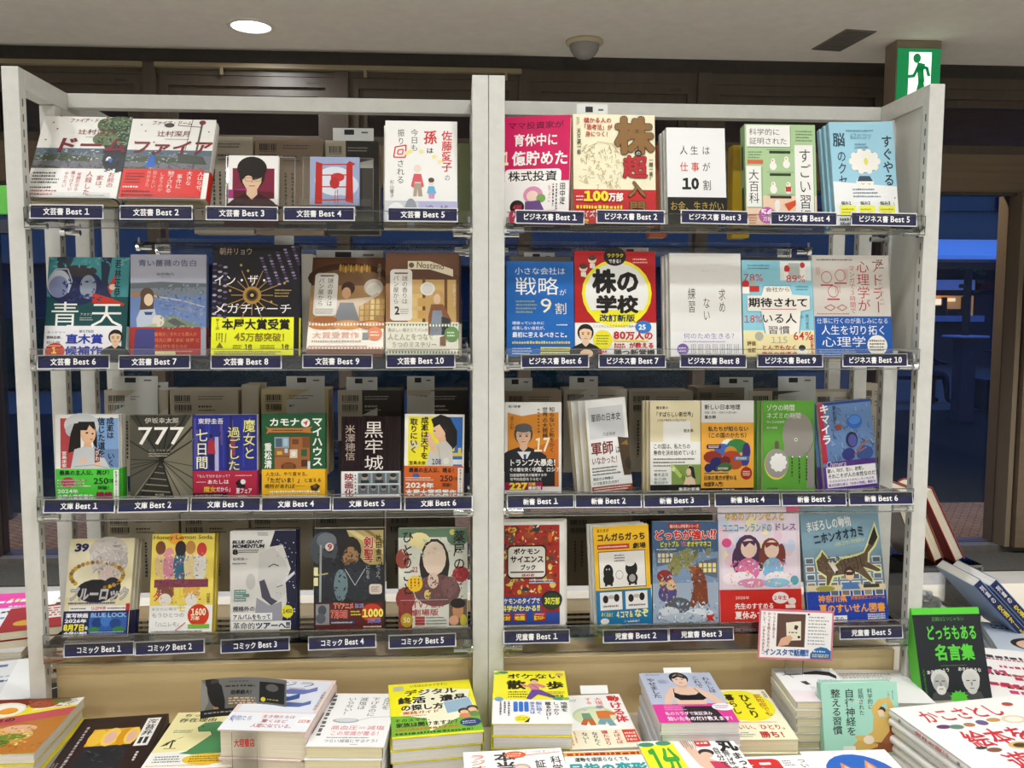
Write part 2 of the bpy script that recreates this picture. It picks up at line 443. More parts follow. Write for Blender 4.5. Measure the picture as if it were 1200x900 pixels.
struct(MB().box((-4.4, -5.1, 0), (5.2, -5, CEIL), wallp).build('wall_back'))
struct(MB().box((-4.5, -5, 0), (-4.4, WY, CEIL), wallp).build('wall_left'))
struct(MB().box((5.2, -5, 0), (5.3, WY, CEIL), wallp).build('wall_right'))
zf = lambda px, py, Y=WY: at(px, py, Y).z
# fascia under the ceiling, thin beige rail, brown beam over the glass doors
struct(MB().box((-4.4, WY - .02, 2.805), (5.2, WY + .1, CEIL), bronze_d).box((-4.4, WY - .045, 2.80), (5.2, WY + .02, 2.812), bronze_d).build('trim_1'))
rl = MB()
for xa, xb in ((-2.9, at(173, 78, WY).x), (at(187, 78, WY).x, at(610, 90, WY).x)):
    rl.box((xa, WY - .09, 2.772), (xb, WY - .05, 2.796), M('857a62', .5))
    x = xa + .35
    while x < xb: rl.box((x, WY - .085, 2.735), (x + .016, WY - .068, 2.772), M('857a62', .5)); x += .78
struct(rl.build('trim_2'))
zb0, zb1 = zf(1150, 228), zf(1150, 183)
struct(MB().box((-4.4, WY - .06, zb0), (5.2, WY + .06, zb1), woodband).box((-4.4, WY - .07, zb0 - .012), (5.2, WY - .02, zb0 + .004), bronze_d).build('trim_3'))
struct(MB().box((-4.4, 3.05, 0), (5.2, WY - .08, .008), noise_mat('entrance_mat', '35332f', '43403b', 90, .9, .3)).build('trim_5'))
struct(MB().box((-4.4, WY - .08, 0), (5.2, WY + .12, .045), noise_mat('threshold', '4b4743', '57524d', 30, .5)).build('trim_4'))
# transom windows and glazed doors: one window per bay
mull = [at(px, 100, WY).x for px in (-240, -30, 180, 402, 615, 822, 1040, 1262, 1480)]
for k, (a, b) in enumerate(zip(mull, mull[1:])):
    f = MB(); m = .036
    for x in (a,): f.box((x - m, WY - .07, .045), (x + m, WY + .07, 2.80), bronze)
    f.box((a + m, WY - .05, 2.74), (b - m, WY + .05, 2.80), bronze).box((a + m, WY - .05, zb1), (b - m, WY + .05, zb1 + .05), bronze)
    for (i, y) in ((.055, -.045), (.10, -.022)):
        f.box((a + m, WY + y, zb1 + .05), (a + m + i, WY + y + .04, 2.74), bronze).box((b - m - i, WY + y, zb1 + .05), (b - m, WY + y + .04, 2.74), bronze)
        f.box((a + m + i, WY + y + .001, 2.74 - i), (b - m - i, WY + y + .039, 2.739), bronze)
    f.box((b - m - .16, WY - .045, 2.70), (b - m - .09, WY - .03, 2.712), bronze_d)
    wnd = struct(f.build('window_%d' % (k + 1)))
    MB().box((a + m + .1, WY - .004, zb1 + .05), (b - m - .1, WY + .004, 2.65), glass).build('transom_pane', wnd)
    MB().box((a + m, WY - .004, .045), (b - m, WY + .004, zb0), glass).build('door_pane', wnd)
# wide door post at the right edge of the view
pr_ = at(1172, 450, WY).x
dp = MB(); dp.box((pr_, WY - .12, .045), (pr_ + .03, WY + .1, zb0), M('6d604f', .45)).box((pr_ + .03, WY - .10, .045), (pr_ + .05, WY + .1, zb0), bronze_d).box((pr_ + .05, WY - .14, .045), (pr_ + .22, WY + .1, zb0), woodband)
struct(dp.build('door_1'))
# ceiling fixtures
p = atz(294, 30, CEIL)
o = empty('recessed_downlight', p); tag(o, 'round lit downlight recessed in the ceiling above the left bay', 'ceiling light')
MB().lathe([(.118, 0), (.118, -.006), (.098, -.009), (.098, 0.0)], M('d8d4cc', .4)).build('trim_ring', o, True)
MB().lathe([(0.0, -.004), (.098, -.004)], glow_mat('fff4e2', 9)).build('lit_disc', o)
lamp('downlight_bulb', p.x, p.y, 9, .18, 160, z=CEIL - .02)
p = atz(685, 48, CEIL)
o = empty('dome_sensor', p); tag(o, 'small grey dome sensor with a cream rim fixed to the ceiling', 'sensor')
MB().lathe([(0, 0), (.098, 0), (.1, -.012), (.094, -.02), (.08, -.022), (0, -.022)], M('b9ad92', .5)).build('rim', o, True)
MB().lathe([(.08, -.02), (.076, -.045), (.06, -.072), (.035, -.09), (0, -.096)], M('8d8a86', .25)).build('dome', o, True)
p = atz(988, 47, CEIL)
o = empty('ceiling_speaker', (p.x, p.y, CEIL), (0, 0, .12)); tag(o, 'small square grey grille set in the ceiling near the exit sign', 'vent')
MB().box((-.085, -.17, -.006), (.085, .17, 0), M('77716a', .6)).build('frame', o)
g = MB()
for k in range(14): g.box((-.078, -.16 + k * .0235, -.009), (.078, -.148 + k * .0235, -.006), M('625c56', .6))
g.build('grille', o)
# exit sign hanging from the ceiling
ES = 3.05
q0, q1 = at(1052, 66, ES), at(1102, 66, ES); zt = CEIL; zl = at(1075, 122, ES).z
o = empty('exit_sign', ((q0.x + q1.x) / 2, ES, zl)); tag(o, 'green and white lit exit sign with a running figure under the ceiling', 'exit sign')
wd = q1.x - q0.x; hh = zt - zl
MB().box((-wd / 2 - .006, .002, -.03), (wd / 2 + .006, .13, hh), M('8a7c6a', .4), bev=.004).build('housing', o)
MB().box((-wd / 2, -.004, -.02), (wd / 2, .002, hh - .045), glow_mat('0f8a4e', .55)).build('sign_face', o)
ex = MB(); G_ = glow_mat('0f8a4e', .5); Wt = glow_mat('f2fff2', 1.15)
X = lambda u: (u - .5) * wd
Z = lambda v: hh - .045 - v * (hh + .0)
ex.prism([(X(.26), Z(.96)), (X(.78), Z(.96)), (X(.78), Z(.06)), (X(.26), Z(.06))], -.006, -.004, Wt)
ex.prism([(X(.44 + 0.088 * math.cos(t * .449)), Z(.155) + .025 * math.sin(t * .449)) for t in range(14)], -.008, -.006, G_)
for pts, wv in (([(.46, .28), (.60, .30)], .05), ([(.27, .44), (.38, .43), (.47, .29)], .02), ([(.60, .29), (.68, .31), (.73, .42)], .02), ([(.52, .30), (.56, .52)], .042), ([(.56, .50), (.62, .68), (.63, .9)], .025), ([(.55, .5), (.49, .68), (.36, .9)], .027)):
    for (a, b) in zip(pts, pts[1:]):
        pa, pb = Vector((X(a[0]), 0, Z(a[1]))), Vector((X(b[0]), 0, Z(b[1]))); d = (pb - pa).normalized(); n = Vector((-d.z, 0, d.x)) * wv * .85 * wd * 2
        ex.prism([((pa + n - d * .004).x, (pa + n - d * .004).z), ((pb + n + d * .004).x, (pb + n + d * .004).z), ((pb - n + d * .004).x, (pb - n + d * .004).z), ((pa - n - d * .004).x, (pa - n - d * .004).z)], -.008, -.006, G_)
ex.build('running_figure', o)
# ---------------------------------------------------------------- outdoors at dusk
struct(MB().box((-7, WY + .13, 2.7), (8, WY + 2.3, 2.82), noise_mat('added_soffit', '6e6056', '7a6c61', 8, .8)).box((-7, WY + 2.2, 2.45), (8, WY + 2.3, 2.82), bronze_d).build('added_eave'))  # added eave: keeps the sky out of the transoms and makes them brown
def brick_mat():
    m = bpy.data.materials.new('brick_paving'); m.use_nodes = True; nt = m.node_tree; b = nt.nodes['Principled BSDF']
    tc = nt.nodes.new('ShaderNodeTexCoord'); mp = nt.nodes.new('ShaderNodeMapping'); mp.inputs['Rotation'].default_value = (0, 0, .62)
    br = nt.nodes.new('ShaderNodeTexBrick'); br.inputs['Scale'].default_value = 5.2; br.inputs['Color1'].default_value = lin('8e7660'); br.inputs['Color2'].default_value = lin('7e6851'); br.inputs['Mortar'].default_value = lin('4a3a30'); br.inputs['Mortar Size'].default_value = .018
    nt.links.new(tc.outputs['Object'], mp.inputs[0]); nt.links.new(mp.outputs[0], br.inputs['Vector']); nt.links.new(br.outputs['Color'], b.inputs['Base Color']); b.inputs['Roughness'].default_value = .8; b.inputs['Specular IOR Level'].default_value = 0.15
    return m
gy = lambda py: atz(1130, py, 0).y
struct(MB().box((-14, WY + .12, -.1), (16, gy(588), -.005), brick_mat()).build('pavement'))
struct(MB().box((-14, gy(588), -.1), (16, gy(480), -.004), noise_mat('dark_turf', '0e1614', '131d1a', 9, .9)).build('turf'))
yb = 21.0
struct(MB().box((-18, gy(480), -.1), (24, yb + 3, -.003), noise_mat('plaza_concrete', '4a4842', '55524b', 3, .8)).build('plaza'))
B0 = Vector((0, yb, 0))
def bx(px, py): q = at(px, py, yb); return q.x, q.z
o = empty('shop_building', (bx(1130, 400)[0], yb, 0)); tag(o, 'shop building across the plaza with a pale awning and lit windows', 'building')
bo = o.location
def rel(mb, px0, py0, px1, py1, y0, y1, mat):
    xa, xb = bx(px0, py0)[0], bx(px1, py1)[0]; za, zb = max(bx(1130, py0)[1], 0), max(bx(1130, py1)[1], 0); return mb.box((xa - bo.x, y0, min(za, zb)), (xb - bo.x, y1, max(za, zb)), mat)
rel(rel(MB(), -1600, 120, 1500, 246, .2, 3, M('5c584f', .8)), -1600, 246, 1500, 314, .3, 3, M('666055', .8)).build('upper_wall', o)
aw = MB(); (xa, za), (xb, zb) = bx(1035, 280), bx(1400, 309); aw.prism([(0, za), (0, zb), (1.2, zb), (1.2, zb + .1)], xa - bo.x, xb - bo.x, M('dfe6ee', .6), xf=Matrix.Rotation(-math.pi / 2, 4, 'Z') @ Matrix.Scale(1, 4))
aw.build('awning', o)
rel(MB(), -1600, 281, 1500, 460, .9, 3, M('2b2d34', .7)).build('lower_wall', o)
(xa, z0), (xb, z1) = bx(1095, 371), bx(1160, 346)
w_ = MB(); rel(w_, 1094, 346, 1158, 370, .7, .9, glow_mat('c08a4c', .55)); w_.build('lit_window', o)
d_ = MB()
for (a, b, c, d, h) in ((1096, 350, 1104, 357, 'ffe2a8'), (1109, 350, 1118, 357, 'ffe9bc'), (1127, 349, 1135, 353, 'ffd79a')): rel(d_, a, b, c, d, .62, .7, glow_mat(h, 1.2))
for (a, b, c, d) in ((1094, 358, 1118, 370), (1120, 347, 1124, 370), (1126, 362, 1142, 370), (1144, 347, 1148, 370)): rel(d_, a, b, c, d, .6, .7, M('3a2a1c', .7))
rel(d_, 1094, 346, 1126, 348, .6, .7, glow_mat('e08a3a', .9)); d_.build('window_interior', o)
rel(MB(), 1085, 370, 1164, 377, .4, .9, M('8892a8', .7)).build('window_ledge', o)
rel(MB(), 1110, 327, 1158, 339, .6, .9, glow_mat('90a8d8', .12)).build('sign_board', o)
rel(rel(MB(), 1090, 327, 1101, 339, .6, .9, M('5a1420', .6)), 1166, 327, 1190, 339, .6, .9, M('5a1420', .6)).build('red_panel', o)
v_ = rel(MB(), 1172, 230, 1194, 246, .05, .2, M('1d2740', .5))
for k in range(8): rel(v_, 1175 + k * 2.4, 231, 1176.2 + k * 2.4, 245, -.02, .05, M('6d7fa4', .5))
v_.build('louvre', o)
# a post on a square plinth, a planter
ty = 9.5; q = at(1131, 400, ty)
o = empty('wrapped_post', (q.x, ty, 0)); tag(o, 'dark post wrapped in rope standing on a pale square plinth outside', 'post')
zt_ = at(1131, 315, ty).z; zp = at(1131, 393, ty).z
MB().tube((0, 0, zp), (0, 0, zt_), .05, noise_mat('rope', '3c342e', '4a4038', 60, .9, .4), 16).build('post', o)
c_ = MB()
for k, (dx, dz) in enumerate(((.12, -.02), (-.1, .0), (.16, -.16), (.1, -.3), (-.06, -.22), (.18, -.06))): c_.box((dx - .05, -.03, zt_ + dz - .03), (dx + .05, .03, zt_ + dz + .02), M('3b3d20', .8), bev=.01)
c_.build('ornament', o)
MB().box((-.2, -.22, zp - .03), (.2, .22, zp), M('8f98a8', .7), bev=.01).build('plinth_top', o)
MB().box((-.1, -.1, 0), (.1, .1, zp - .03), M('2d3038', .7)).build('plinth', o)
q = atz(1165, 478, 0)
o = empty('planter_box', (q.x, q.y, 0)); tag(o, 'low dark square box on the plaza beside the door post', 'box')
MB().box((-.32, -.3, 0), (.9, .3, .42), M('1c2026', .7), bev=.01).build('body', o); MB().box((-.34, -.32, .42), (.92, .32, .46), M('262b33', .7), bev=.008).build('rim', o)
# long clipped hedge across the plaza
hy = 14.6; hx0, hx1 = at(-60, 400, hy).x, at(905, 400, hy).x
hd = empty('hedge', ((hx0 + hx1) / 2, hy, 0)); tag(hd, 'long dark clipped hedge outside, seen through the glass behind the shelves', 'hedge')
from mathutils import noise as NZ
bm = bmesh.new(); nx, nz, ny = 110, 10, 6; L_ = hx1 - hx0
def hgrid(f, a, b):
    g = [[bm.verts.new(f(i / a, j / b)) for j in range(b + 1)] for i in range(a + 1)]
    for i in range(a):
        for j in range(b): bm.faces.new((g[i][j], g[i + 1][j], g[i + 1][j + 1], g[i][j + 1]))
hgrid(lambda u, v: (-L_ / 2 + L_ * u, -.35, .03 + 1.25 * v), nx, nz); hgrid(lambda u, v: (-L_ / 2 + L_ * u, .35, .03 + 1.25 * v), nx, nz)
hgrid(lambda u, v: (-L_ / 2 + L_ * u, -.35 + .7 * v, 1.28), nx, ny)
for sx in (-.5, .5): hgrid(lambda u, v: (L_ * sx, -.35 + .7 * u, .03 + 1.25 * v), ny, nz)
bmesh.ops.remove_doubles(bm, verts=bm.verts[:], dist=.002); bmesh.ops.recalc_face_normals(bm, faces=bm.faces[:])
for v in bm.verts:
    v.co += Vector((.5, 1, .7)) * (NZ.noise(v.co * 3.1) * .09 + NZ.noise(v.co * 9) * .05)
    v.co.z = max(0, v.co.z)
me = bpy.data.meshes.new('foliage'); bm.to_mesh(me); bm.free(); me.materials.append(noise_mat('hedge_leaves', '16241c', '2b3d2a', 30, .9, .5))
ho = bpy.data.objects.new('foliage', me); C.objects.link(ho); ho.parent = hd
# person sitting by a scooter
q = atz(1098, 472, 0)
bench = empty('bench', (q.x - .35, q.y + .1, 0)); tag(bench, 'dark low bench the seated person outside sits on', 'bench')
MB().box((-.8, -.2, .38), (.35, .22, .44), M('20242c', .7), bev=.01).build('seat', bench)
for x in (-.7, .25): MB().box((x - .03, -.16, 0), (x + .03, .18, .38), M('181b22', .7)).build('leg', bench)
def skin_fig(name, verts, edges, mat, parent=None, sub=2):
    me = bpy.data.meshes.new(name); me.from_pydata([v[:3] for v in verts], edges, []); o = bpy.data.objects.new(name, me); C.objects.link(o)
    sk = o.modifiers.new('skin', 'SKIN')
    for i, v in enumerate(verts): me.skin_vertices[0].data[i].radius = (v[3], v[3] * (v[4] if len(v) > 4 else 1)); me.skin_vertices[0].data[i].use_root = (i == 0)
    s = o.modifiers.new('sub', 'SUBSURF'); s.levels = sub; s.render_levels = sub
    me.materials.append(mat)
    if parent: o.parent = parent
    return o
pv = [(0, 0, .52, .13), (0, .03, .72, .125), (.02, .04, .93, .14), (.03, .03, 1.03, .075), (.04, .0, 1.1, .05), (.06, -.02, 1.2, .085), (.07, -.02, 1.29, .07),
      (.08, -.1, .5, .085), (.34, -.2, .49, .07), (.38, -.2, .28, .05), (.4, -.2, .08, .036), (.5, -.26, .03, .036),
      (.08, .1, .5, .085), (.3, .12, .5, .07), (.32, .12, .28, .05), (.34, .12, .08, .036), (.43, .1, .03, .036),
      (.06, -.17, .93, .05), (.16, -.2, .72, .042), (.34, -.14, .66, .032), (.41, -.12, .66, .026),
      (.06, .2, .93, .05), (.16, .2, .72, .042), (.34, .14, .64, .032), (.41, .1, .64, .026)]
pe = [(0, 1), (1, 2), (2, 3), (3, 4), (4, 5), (5, 6), (0, 7), (7, 8), (8, 9), (9, 10), (10, 11), (0, 12), (12, 13), (13, 14), (14, 15), (15, 16), (2, 17), (17, 18), (18, 19), (19, 20), (2, 21), (21, 22), (22, 23), (23, 24)]
pers = empty('person', (q.x - .35, q.y, -.01)); tag(pers, 'seated person in dark clothes outside, partly behind the white shelf post', 'person')
skin_fig('body', pv, pe, M('23262e', .8), pers)
MB().lathe([(0, 0.055), (.05, .045), (.085, 0), (.09, -.05), (.08, -.09)], M('17161a', .7), 20, (.06, -.01, 1.27)).build('hair', pers, True)
ps = empty('push_scooter', (q.x + .42, q.y - .9, 0), (0, 0, 1.2)); tag(ps, 'dark upright scooter standing in front of the seated person outside', 'scooter')
MB().tube((0, 0, .12), (.02, 0, .86), .022, M('1a1c22', .5)).tube((-.06, -.2, .87), (.1, .2, .87), .018, M('1a1c22', .5)).build('steering_column', ps)
MB().box((-.55, -.07, .1), (0, .07, .13), M('1a1c22', .5), bev=.01).build('deck', ps)
for x in (.03, -.56):
    MB().tube((x, -.02, .09), (x, .02, .09), .09, M('15161a', .7), 22).build('wheel', ps)
# green lit board and dark blue wall seen past the left end of the shelf
gb = at(-40, 230, 4.5)
o = empty('green_board', (gb.x, 4.5, 0)); tag(o, 'bright green board outside, just past the left shelf post', 'sign')
za, zb = at(5, 252, 4.5).z, at(5, 204, 4.5).z
MB().box((-1.2, 0, za), (at(24, 230, 4.5).x - gb.x, .05, zb), noise_mat('green_sheet', '2a8a3c', '6ab848', 2.2, .5), bev=.01).build('panel', o)
for x in (-1.0, .1): MB().box((x, .05, 0), (x + .06, .1, zb), M('20242a', .6)).build('post', o)
MB().box((-1.2, -.02, za - .12), (.3, .08, za - .03), M('2a3340', .5)).build('lower_rail', o)
# ---------------------------------------------------------------- the display shelf: two white frames
white = noise_mat('cream_enamel', 'cdcdc8', 'd5d5d0', 60, .42)
slotm = M('4a4a46', .6)
TOP = 1.848; PW = .0275; PD = .0225; TABLE = .70
PY = (0.0, .125, .25, .375)
def frame(name, xa, xb, label, panel=None):
    o = empty(name, ((xa + xb) / 2, 0, TABLE)); tag(o, label, 'display shelf', 'white display frames on the table'); ox, oz = o.location.x, TABLE
    for (x, s) in ((xa, 1), (xb - PW, -1)):
        for k, y in enumerate(PY):
            b = MB(); top = TOP - .0335 if k else TOP
            b.box((x - ox, y, 0), (x + PW - ox, y + PD, top - oz), white, bev=.0012)
            xf = x + PW if s > 0 else x          # slotted inner face
            z = top - oz - .05
            while z > .1:
                b.box((xf - ox - (.0004 if s > 0 else .0003), y + .0085, z - .0125), (xf - ox + (.0003 if s > 0 else .0004), y + .0115, z), slotm); z -= .025
            b.build('post', o)
        MB().box((x - ox, PD, TOP - .033 - oz), (x + PW - ox, PY[3] + PD, TOP - oz), white, bev=.001).build('top_bar', o)
    MB().box((xa + PW - ox, .1755, TOP - .026 - oz), (xb - PW - ox, .2, TOP - oz), white, bev=.001).build('top_rail', o)
    MB().box((xa + PW - ox, .04, 0), (xb - PW - ox, .36, .812 - TABLE), noise_mat('beech_board', 'd8be8e', 'e0c898', 5, .5, stretch=(.6, 3, 8)), bev=.001).build('base_board', o)
    if panel:
        MB().box((xb - PW + .006 - ox, PD, at(1050, 412, .06).z - oz), (xb - .006 - ox, PY[1], TOP - .033 - oz), M('dcdcd6', .4)).build('end_panel', o)
    return o
frame('display_rack', -.8, -.0004, 'white slotted metal frame of the left bay holding the literature and comic rows')
frame('display_rack', .0004, .8, 'white slotted metal frame of the right bay with a closed upper end panel', True)
acr = clear_mat('clear_acrylic', (.985, .99, .988, 1), .012, .03)
acr_edge = clear_mat('acrylic_edge', (.55, .6, .58, 1), .22, .2)
chrome = M('d8dadb', .16, 1.0)
PLZ = (1.600, 1.366, 1.114, .872)       # tops of the four shelf plates
LIPB = (1.585, 1.348, 1.090, .84)
LBZ = (1.611, 1.364, 1.118, .870)
ordn = ('top', 'second', 'third', 'lowest')
def acrylic_shelf(xa, xb, k, y0, y1, side, bay):
    fr = y0 < .1
    o = empty('acrylic_shelf', ((xa + xb) / 2, y0, PLZ[k])); ox, oz = o.location.x, PLZ[k]
    tag(o, '%s clear acrylic shelf of the %s bay on the %s side' % (ordn[k], bay, 'front' if fr else 'far'), 'shelf', 'clear acrylic shelves')
    z = PLZ[k]; g = .004; xa += PW + g; xb -= PW + g
    MB().box((xa - ox, y0 + .003, -.005), (xb - ox, y1, 0), acr).build('plate', o)
    s = -1 if fr else 1
    yl = y0 if fr else y1
    lip = MB().box((xa - ox, yl - .0, LIPB[k] - oz), (xb - ox, yl + .003, .018), acr)
    lip.box((xa - ox, yl - .0006, LIPB[k] - oz - .0006), (xb - ox, yl + .0036, LIPB[k] - oz + .0012), acr_edge).box((xa - ox, yl - .0004, .0172), (xb - ox, yl + .0034, .0184), acr_edge)
    lip.build('front_lip', o)
    for x, d in ((xa - g, 1), (xb + g, -1)):
        for y in ((.006, .131) if fr else (.256, .381)):
            b = MB(); zz = LIPB[k] - oz + .004
            b.tube((x - ox - d * .001, y + .005, zz), (x - ox + d * .034, y + .005, zz), .0052, chrome).tube((x - ox, y + .005, zz), (x - ox + d * .009, y + .005, zz), .008, chrome)
            b.tube((x - ox + d * .005, y + .005, zz), (x - ox + d * .006, y + .005, zz + .022), .0028, chrome)
            b.box((x - ox + d * .002, y - .004, zz + .006), (x - ox + d * .016, y + .012, -.006 if zz + .006 < -.006 else zz + .01), acr_edge)
            b.build('support_pin', o)
    return o
for bay, xa, xb in (('left', -.8, 0), ('right', 0, .8)):
    for k in range(4):
        acrylic_shelf(xa, xb, k, -.006, .12, 1, bay)
        acrylic_shelf(xa, xb, k, .235, .375, 1, bay)
# ---------------------------------------------------------------- shelf labels
LAB = [('文芸書', 0, [(78, 248), (183, 249), (283.5, 250), (374, 250.5), (495.5, 251.5)]), ('ビジネス書', 0, [(644.5, 254.5), (739, 254), (837.5, 254.5), (942, 256), (1036, 257)]),
       ('文芸書', 1, [(86, 424), (181, 424), (288.5, 424), (395.5, 423.5), (493, 423)]), ('ビジネス書', 1, [(650.5, 423), (741, 423), (836, 423), (926, 422.5), (1025.5, 422)]),
       ('文庫', 2, [(93, 593), (179.5, 592), (264.5, 591), (347, 590.5), (430, 590), (514, 589.5)]), ('新書', 2, [(633.5, 587.5), (713, 587), (793, 586.5), (876, 585.5), (954, 585), (1032.5, 584)]),
       ('コミック', 3, [(116, 761), (199, 758.5), (299, 756), (401, 752.5), (495, 751)]), ('児童書', 3, [(629, 746), (745, 745), (822, 743), None, (1021, 741)])]
navy = M('25264a', .35)
for (tx, row, cs) in LAB:
    for i, c in enumerate(cs):
        if not c: continue
        n = i + 1 + (5 if row == 1 else 0); p = at(c[0], c[1], -.012)
        o = empty('shelf_label', p); tag(o, 'navy shelf label with white border reading %s Best %d' % (tx, n), 'label', 'navy best-seller labels along the shelves')
        w, h = .119, .0238
        o.rotation_euler = (math.radians(-6 if row < 2 else -14 if row == 2 else -10), random.uniform(-.008, .008) + (.012 if row == 0 else 0) * (c[0] > 560) - (.02 if tx == 'コミック' else 0), 0)
        MB().box((-w / 2, 0, -h / 2), (w / 2, .0016, h / 2), M('e6e6e6', .35)).build('holder', o)
        MB().box((-w / 2 + .0018, -.0005, -h / 2 + .0018), (w / 2 - .0018, 0, h / 2 - .0018), navy).build('card', o)
        full = tx + ' Best %d' % n
        wj = {3: 63, 5: 78, 2: 52, 4: 64}[len(tx)] + (4 if n == 10 else 0)
        a = Art().T(full, 50 - wj / 2, 24, 50 + wj / 2, 76, 'f4f4f2', .022)
        QUEUE.append((a, 'lettering', w, h, o, None, .0008, .4, Matrix.Translation((0, 0, -h / 2))))
# ---------------------------------------------------------------- books standing face out on the shelves
def stand(name, label, bl, br, ytop, tilt, Yb, t, art, copies=0, cdx=0.0, clab=None, rz=0, roll=0, zmin=None, cstep=None, **kw):
    P, Q = at(bl[0], bl[1], Yb), at(br[0], br[1], Yb)
    if zmin is not None: P.z = Q.z = zmin
    w = (Q - P).length; w = (Q.x - P.x) / math.cos(math.radians(rz)); a = math.radians(tilt)
    lo, hi = .03, .4
    xc = (P.x + Q.x) / 2; zc = (P.z + Q.z) / 2
    for _ in range(40):
        h = (lo + hi) / 2
        if prj((xc, Yb + h * math.sin(a), zc + h * math.cos(a)))[1] > ytop: lo = h
        else: hi = h
    h = (lo + hi) / 2
    b = make_book(name, label, w, h, t, art, **kw)
    b.location = (xc, Yb, zc); b.rotation_euler = Euler((-a, math.radians(roll), math.radians(rz)), 'XYZ')
    if copies: COP.append((b, t if cstep is None else cstep, copies, cdx, clab or label, a, roll))
    return b
COP = []
def make_copies():
    """further copies standing behind a front book: the thing and each of its parts is copied"""
    nth = ('second', 'third', 'fourth', 'fifth', 'sixth')
    for (b, t, n, dx, lab, a, roll) in COP:
        R_ = b.rotation_euler.to_matrix(); g = 'copies behind the ' + lab
        b['group'] = 'copies of the ' + lab
        for k in range(n):
            c = copy_tree(b); c.location = b.location + R_ @ Vector((dx * (k + 1), (t + .0006) * (k + 1), 0))
            c['label'] = '%s copy from the front behind the %s' % (nth[k], lab); c['group'] = 'copies of the ' + lab
A = Art
# ---- literature row, top shelf, left bay
c = A(); b = A()
def dome(c, tree):
    c.R(0, 0, 100, 100, 'ecebe6').R(0, 46, 100, 68, '73757b').R(0, 40, 100, 47, '58697a').P([(0, 48), (40, 47), (70, 52), (60, 56), (0, 55)], '4f5b48').P([(0, 61), (25, 62), (35, 66), (0, 66)], '4b5345')
    c.spk(0, 40, 70, 56, 90, ('3e4a3c', '5d6a58', '6e7f8c', '8e9aa0', 'c4c8c6'), 1.8, 6).spk(0, 56, 100, 68, 40, ('686b72', '7e8188', '5a5d64'), 3, 8)
    if tree:
        for (u, v, r, s, h) in ((86, 12, 20, 13, '4f6248'), (70, 10, 8, 8, '55694b'), (95, 30, 22, 20, '35453a'), (74, 28, 14, 9, '6a7a55'), (90, 6, 12, 6, '5d7350'), (92, 52, 16, 18, '2c3138')): c.E(u, v, r, s, h, 14)
        c.spk(66, 0, 102, 36, 240, ('5f7a54', '44583c', '75906a', '2f3f34', '8aa07c'), 2.2, 3).spk(76, 36, 102, 68, 90, ('23292e', '39424a', '2c3a38'), 2.4, 4)
        c.E(83, 54, 3, 4, 'e8e8ea').P([(83, 52), (88, 53), (86, 58), (82, 57)], '3d68b0').E(82, 58, 3, 3, '2a2530')
    else:
        c.L([(84, 2), (80, 64)], 2.4, '54534f').L([(55, 8), (84, 10)], 1, '54534f').L([(72, 0), (68, 40)], .7, '4a4a4a').E(84, 4, 4, 3, '7a3038').E(45, 8, 6, 3, '4a4440').P([(60, 44), (90, 48), (96, 58), (62, 56)], '454b3f').L([(0, 54), (30, 50), (62, 60)], 1, '46484c').L([(20, 62), (40, 55)], .7, '46484c')
        c.P([(29, 46), (33, 47), (36, 60), (24, 62)], '2a62c0').E(32, 44, 2.4, 2.2, '3a2a22').L([(31, 62), (31, 66)], 1, 'd9b79c')
    for (u, v) in ((12, 8), (18, 16), (30, 30), (52, 60), (70, 63), (40, 62), (8, 30), (93, 16)): c.E(u, v, 1.1, .8, '5c2026', 6)
dome(c, True)
c.T('ファイア・ドーム', 30, 2, 74, 8, '7a2a30', .01, sk=.15).T('辻村深月', 42, 16, 84, 23, '7d4438', .01).lines(52, 25, 82, 27, 1, '9a8a80').T('ドーム', 18, 26, 102, 46, '7c1f26', .03, sk=.12)
b.V('お前の', 86, 69, 94, 88, 'b0242c').V('家は、', 74, 73, 82, 92, 'b0242c').V('人殺した', 62, 68, 70, 97, 'b0242c').V('笑顔だから', 52, 70, 57, 92, 'c8545a').V('傷つけてい', 45, 68, 50, 92, 'c8545a').V('やりたい', 38, 69, 43, 88, 'c8545a')
b.lines(4, 69, 34, 84, 4, '3c3c40').lines(3, 86, 34, 90, 1, '3c3c40').lines(2, 90, 36, 98, 2, 'c23a40').lines(66, 96, 92, 98, 1, '8a8a8a')
stand('hardcover_book', 'white-banded hardcover with a road and dark tree, leaning back at top left', (27.6, 231), (136, 233), 137, 30, .026, .031, c, hard=True, cover='3a423c', pages='efe2c2', band=(65, 99.2, 'ecebe8', b))
c = A(); b = A(); dome(c, False)
c.T('ファイア・ドーム', 24, 2, 72, 8, '7a2a30', .01, sk=.15).T('辻村深月', 32, 15, 72, 23, '7d4438', .01).lines(42, 25, 72, 27, 1, '9a8a80').T('ファイア', 4, 27, 100, 46, '7c1f26', .03, sk=.12)
b.V('人はなぜ、', 87, 67, 94, 94, 'fbe9e4').V('大きな', 74, 66, 81, 84, 'fbe9e4').V('事件に', 63, 70, 70, 88, 'fbe9e4').V('魅了される', 52, 66, 60, 93, 'fbe9e4').V('しまうのか', 43, 68, 49, 92, 'f2c4b8').V('知りたい', 35, 66, 40, 88, 'f2c4b8').V('月がきた', 28, 66, 33, 86, 'f2c4b8')
b.lines(4, 68, 26, 82, 4, '7a1410').lines(3, 84, 24, 88, 1, 'fbe9e4').lines(3, 89, 40, 98, 2, '6a0f0c')
stand('hardcover_book', 'red-banded hardcover with a street scene and blue dress, second from top left', (138.5, 232), (241, 234), 140, 28, .026, .031, c, hard=True, cover='dcd9d2', pages='efe2c2', band=(64, 99.2, 'd9281f', b))
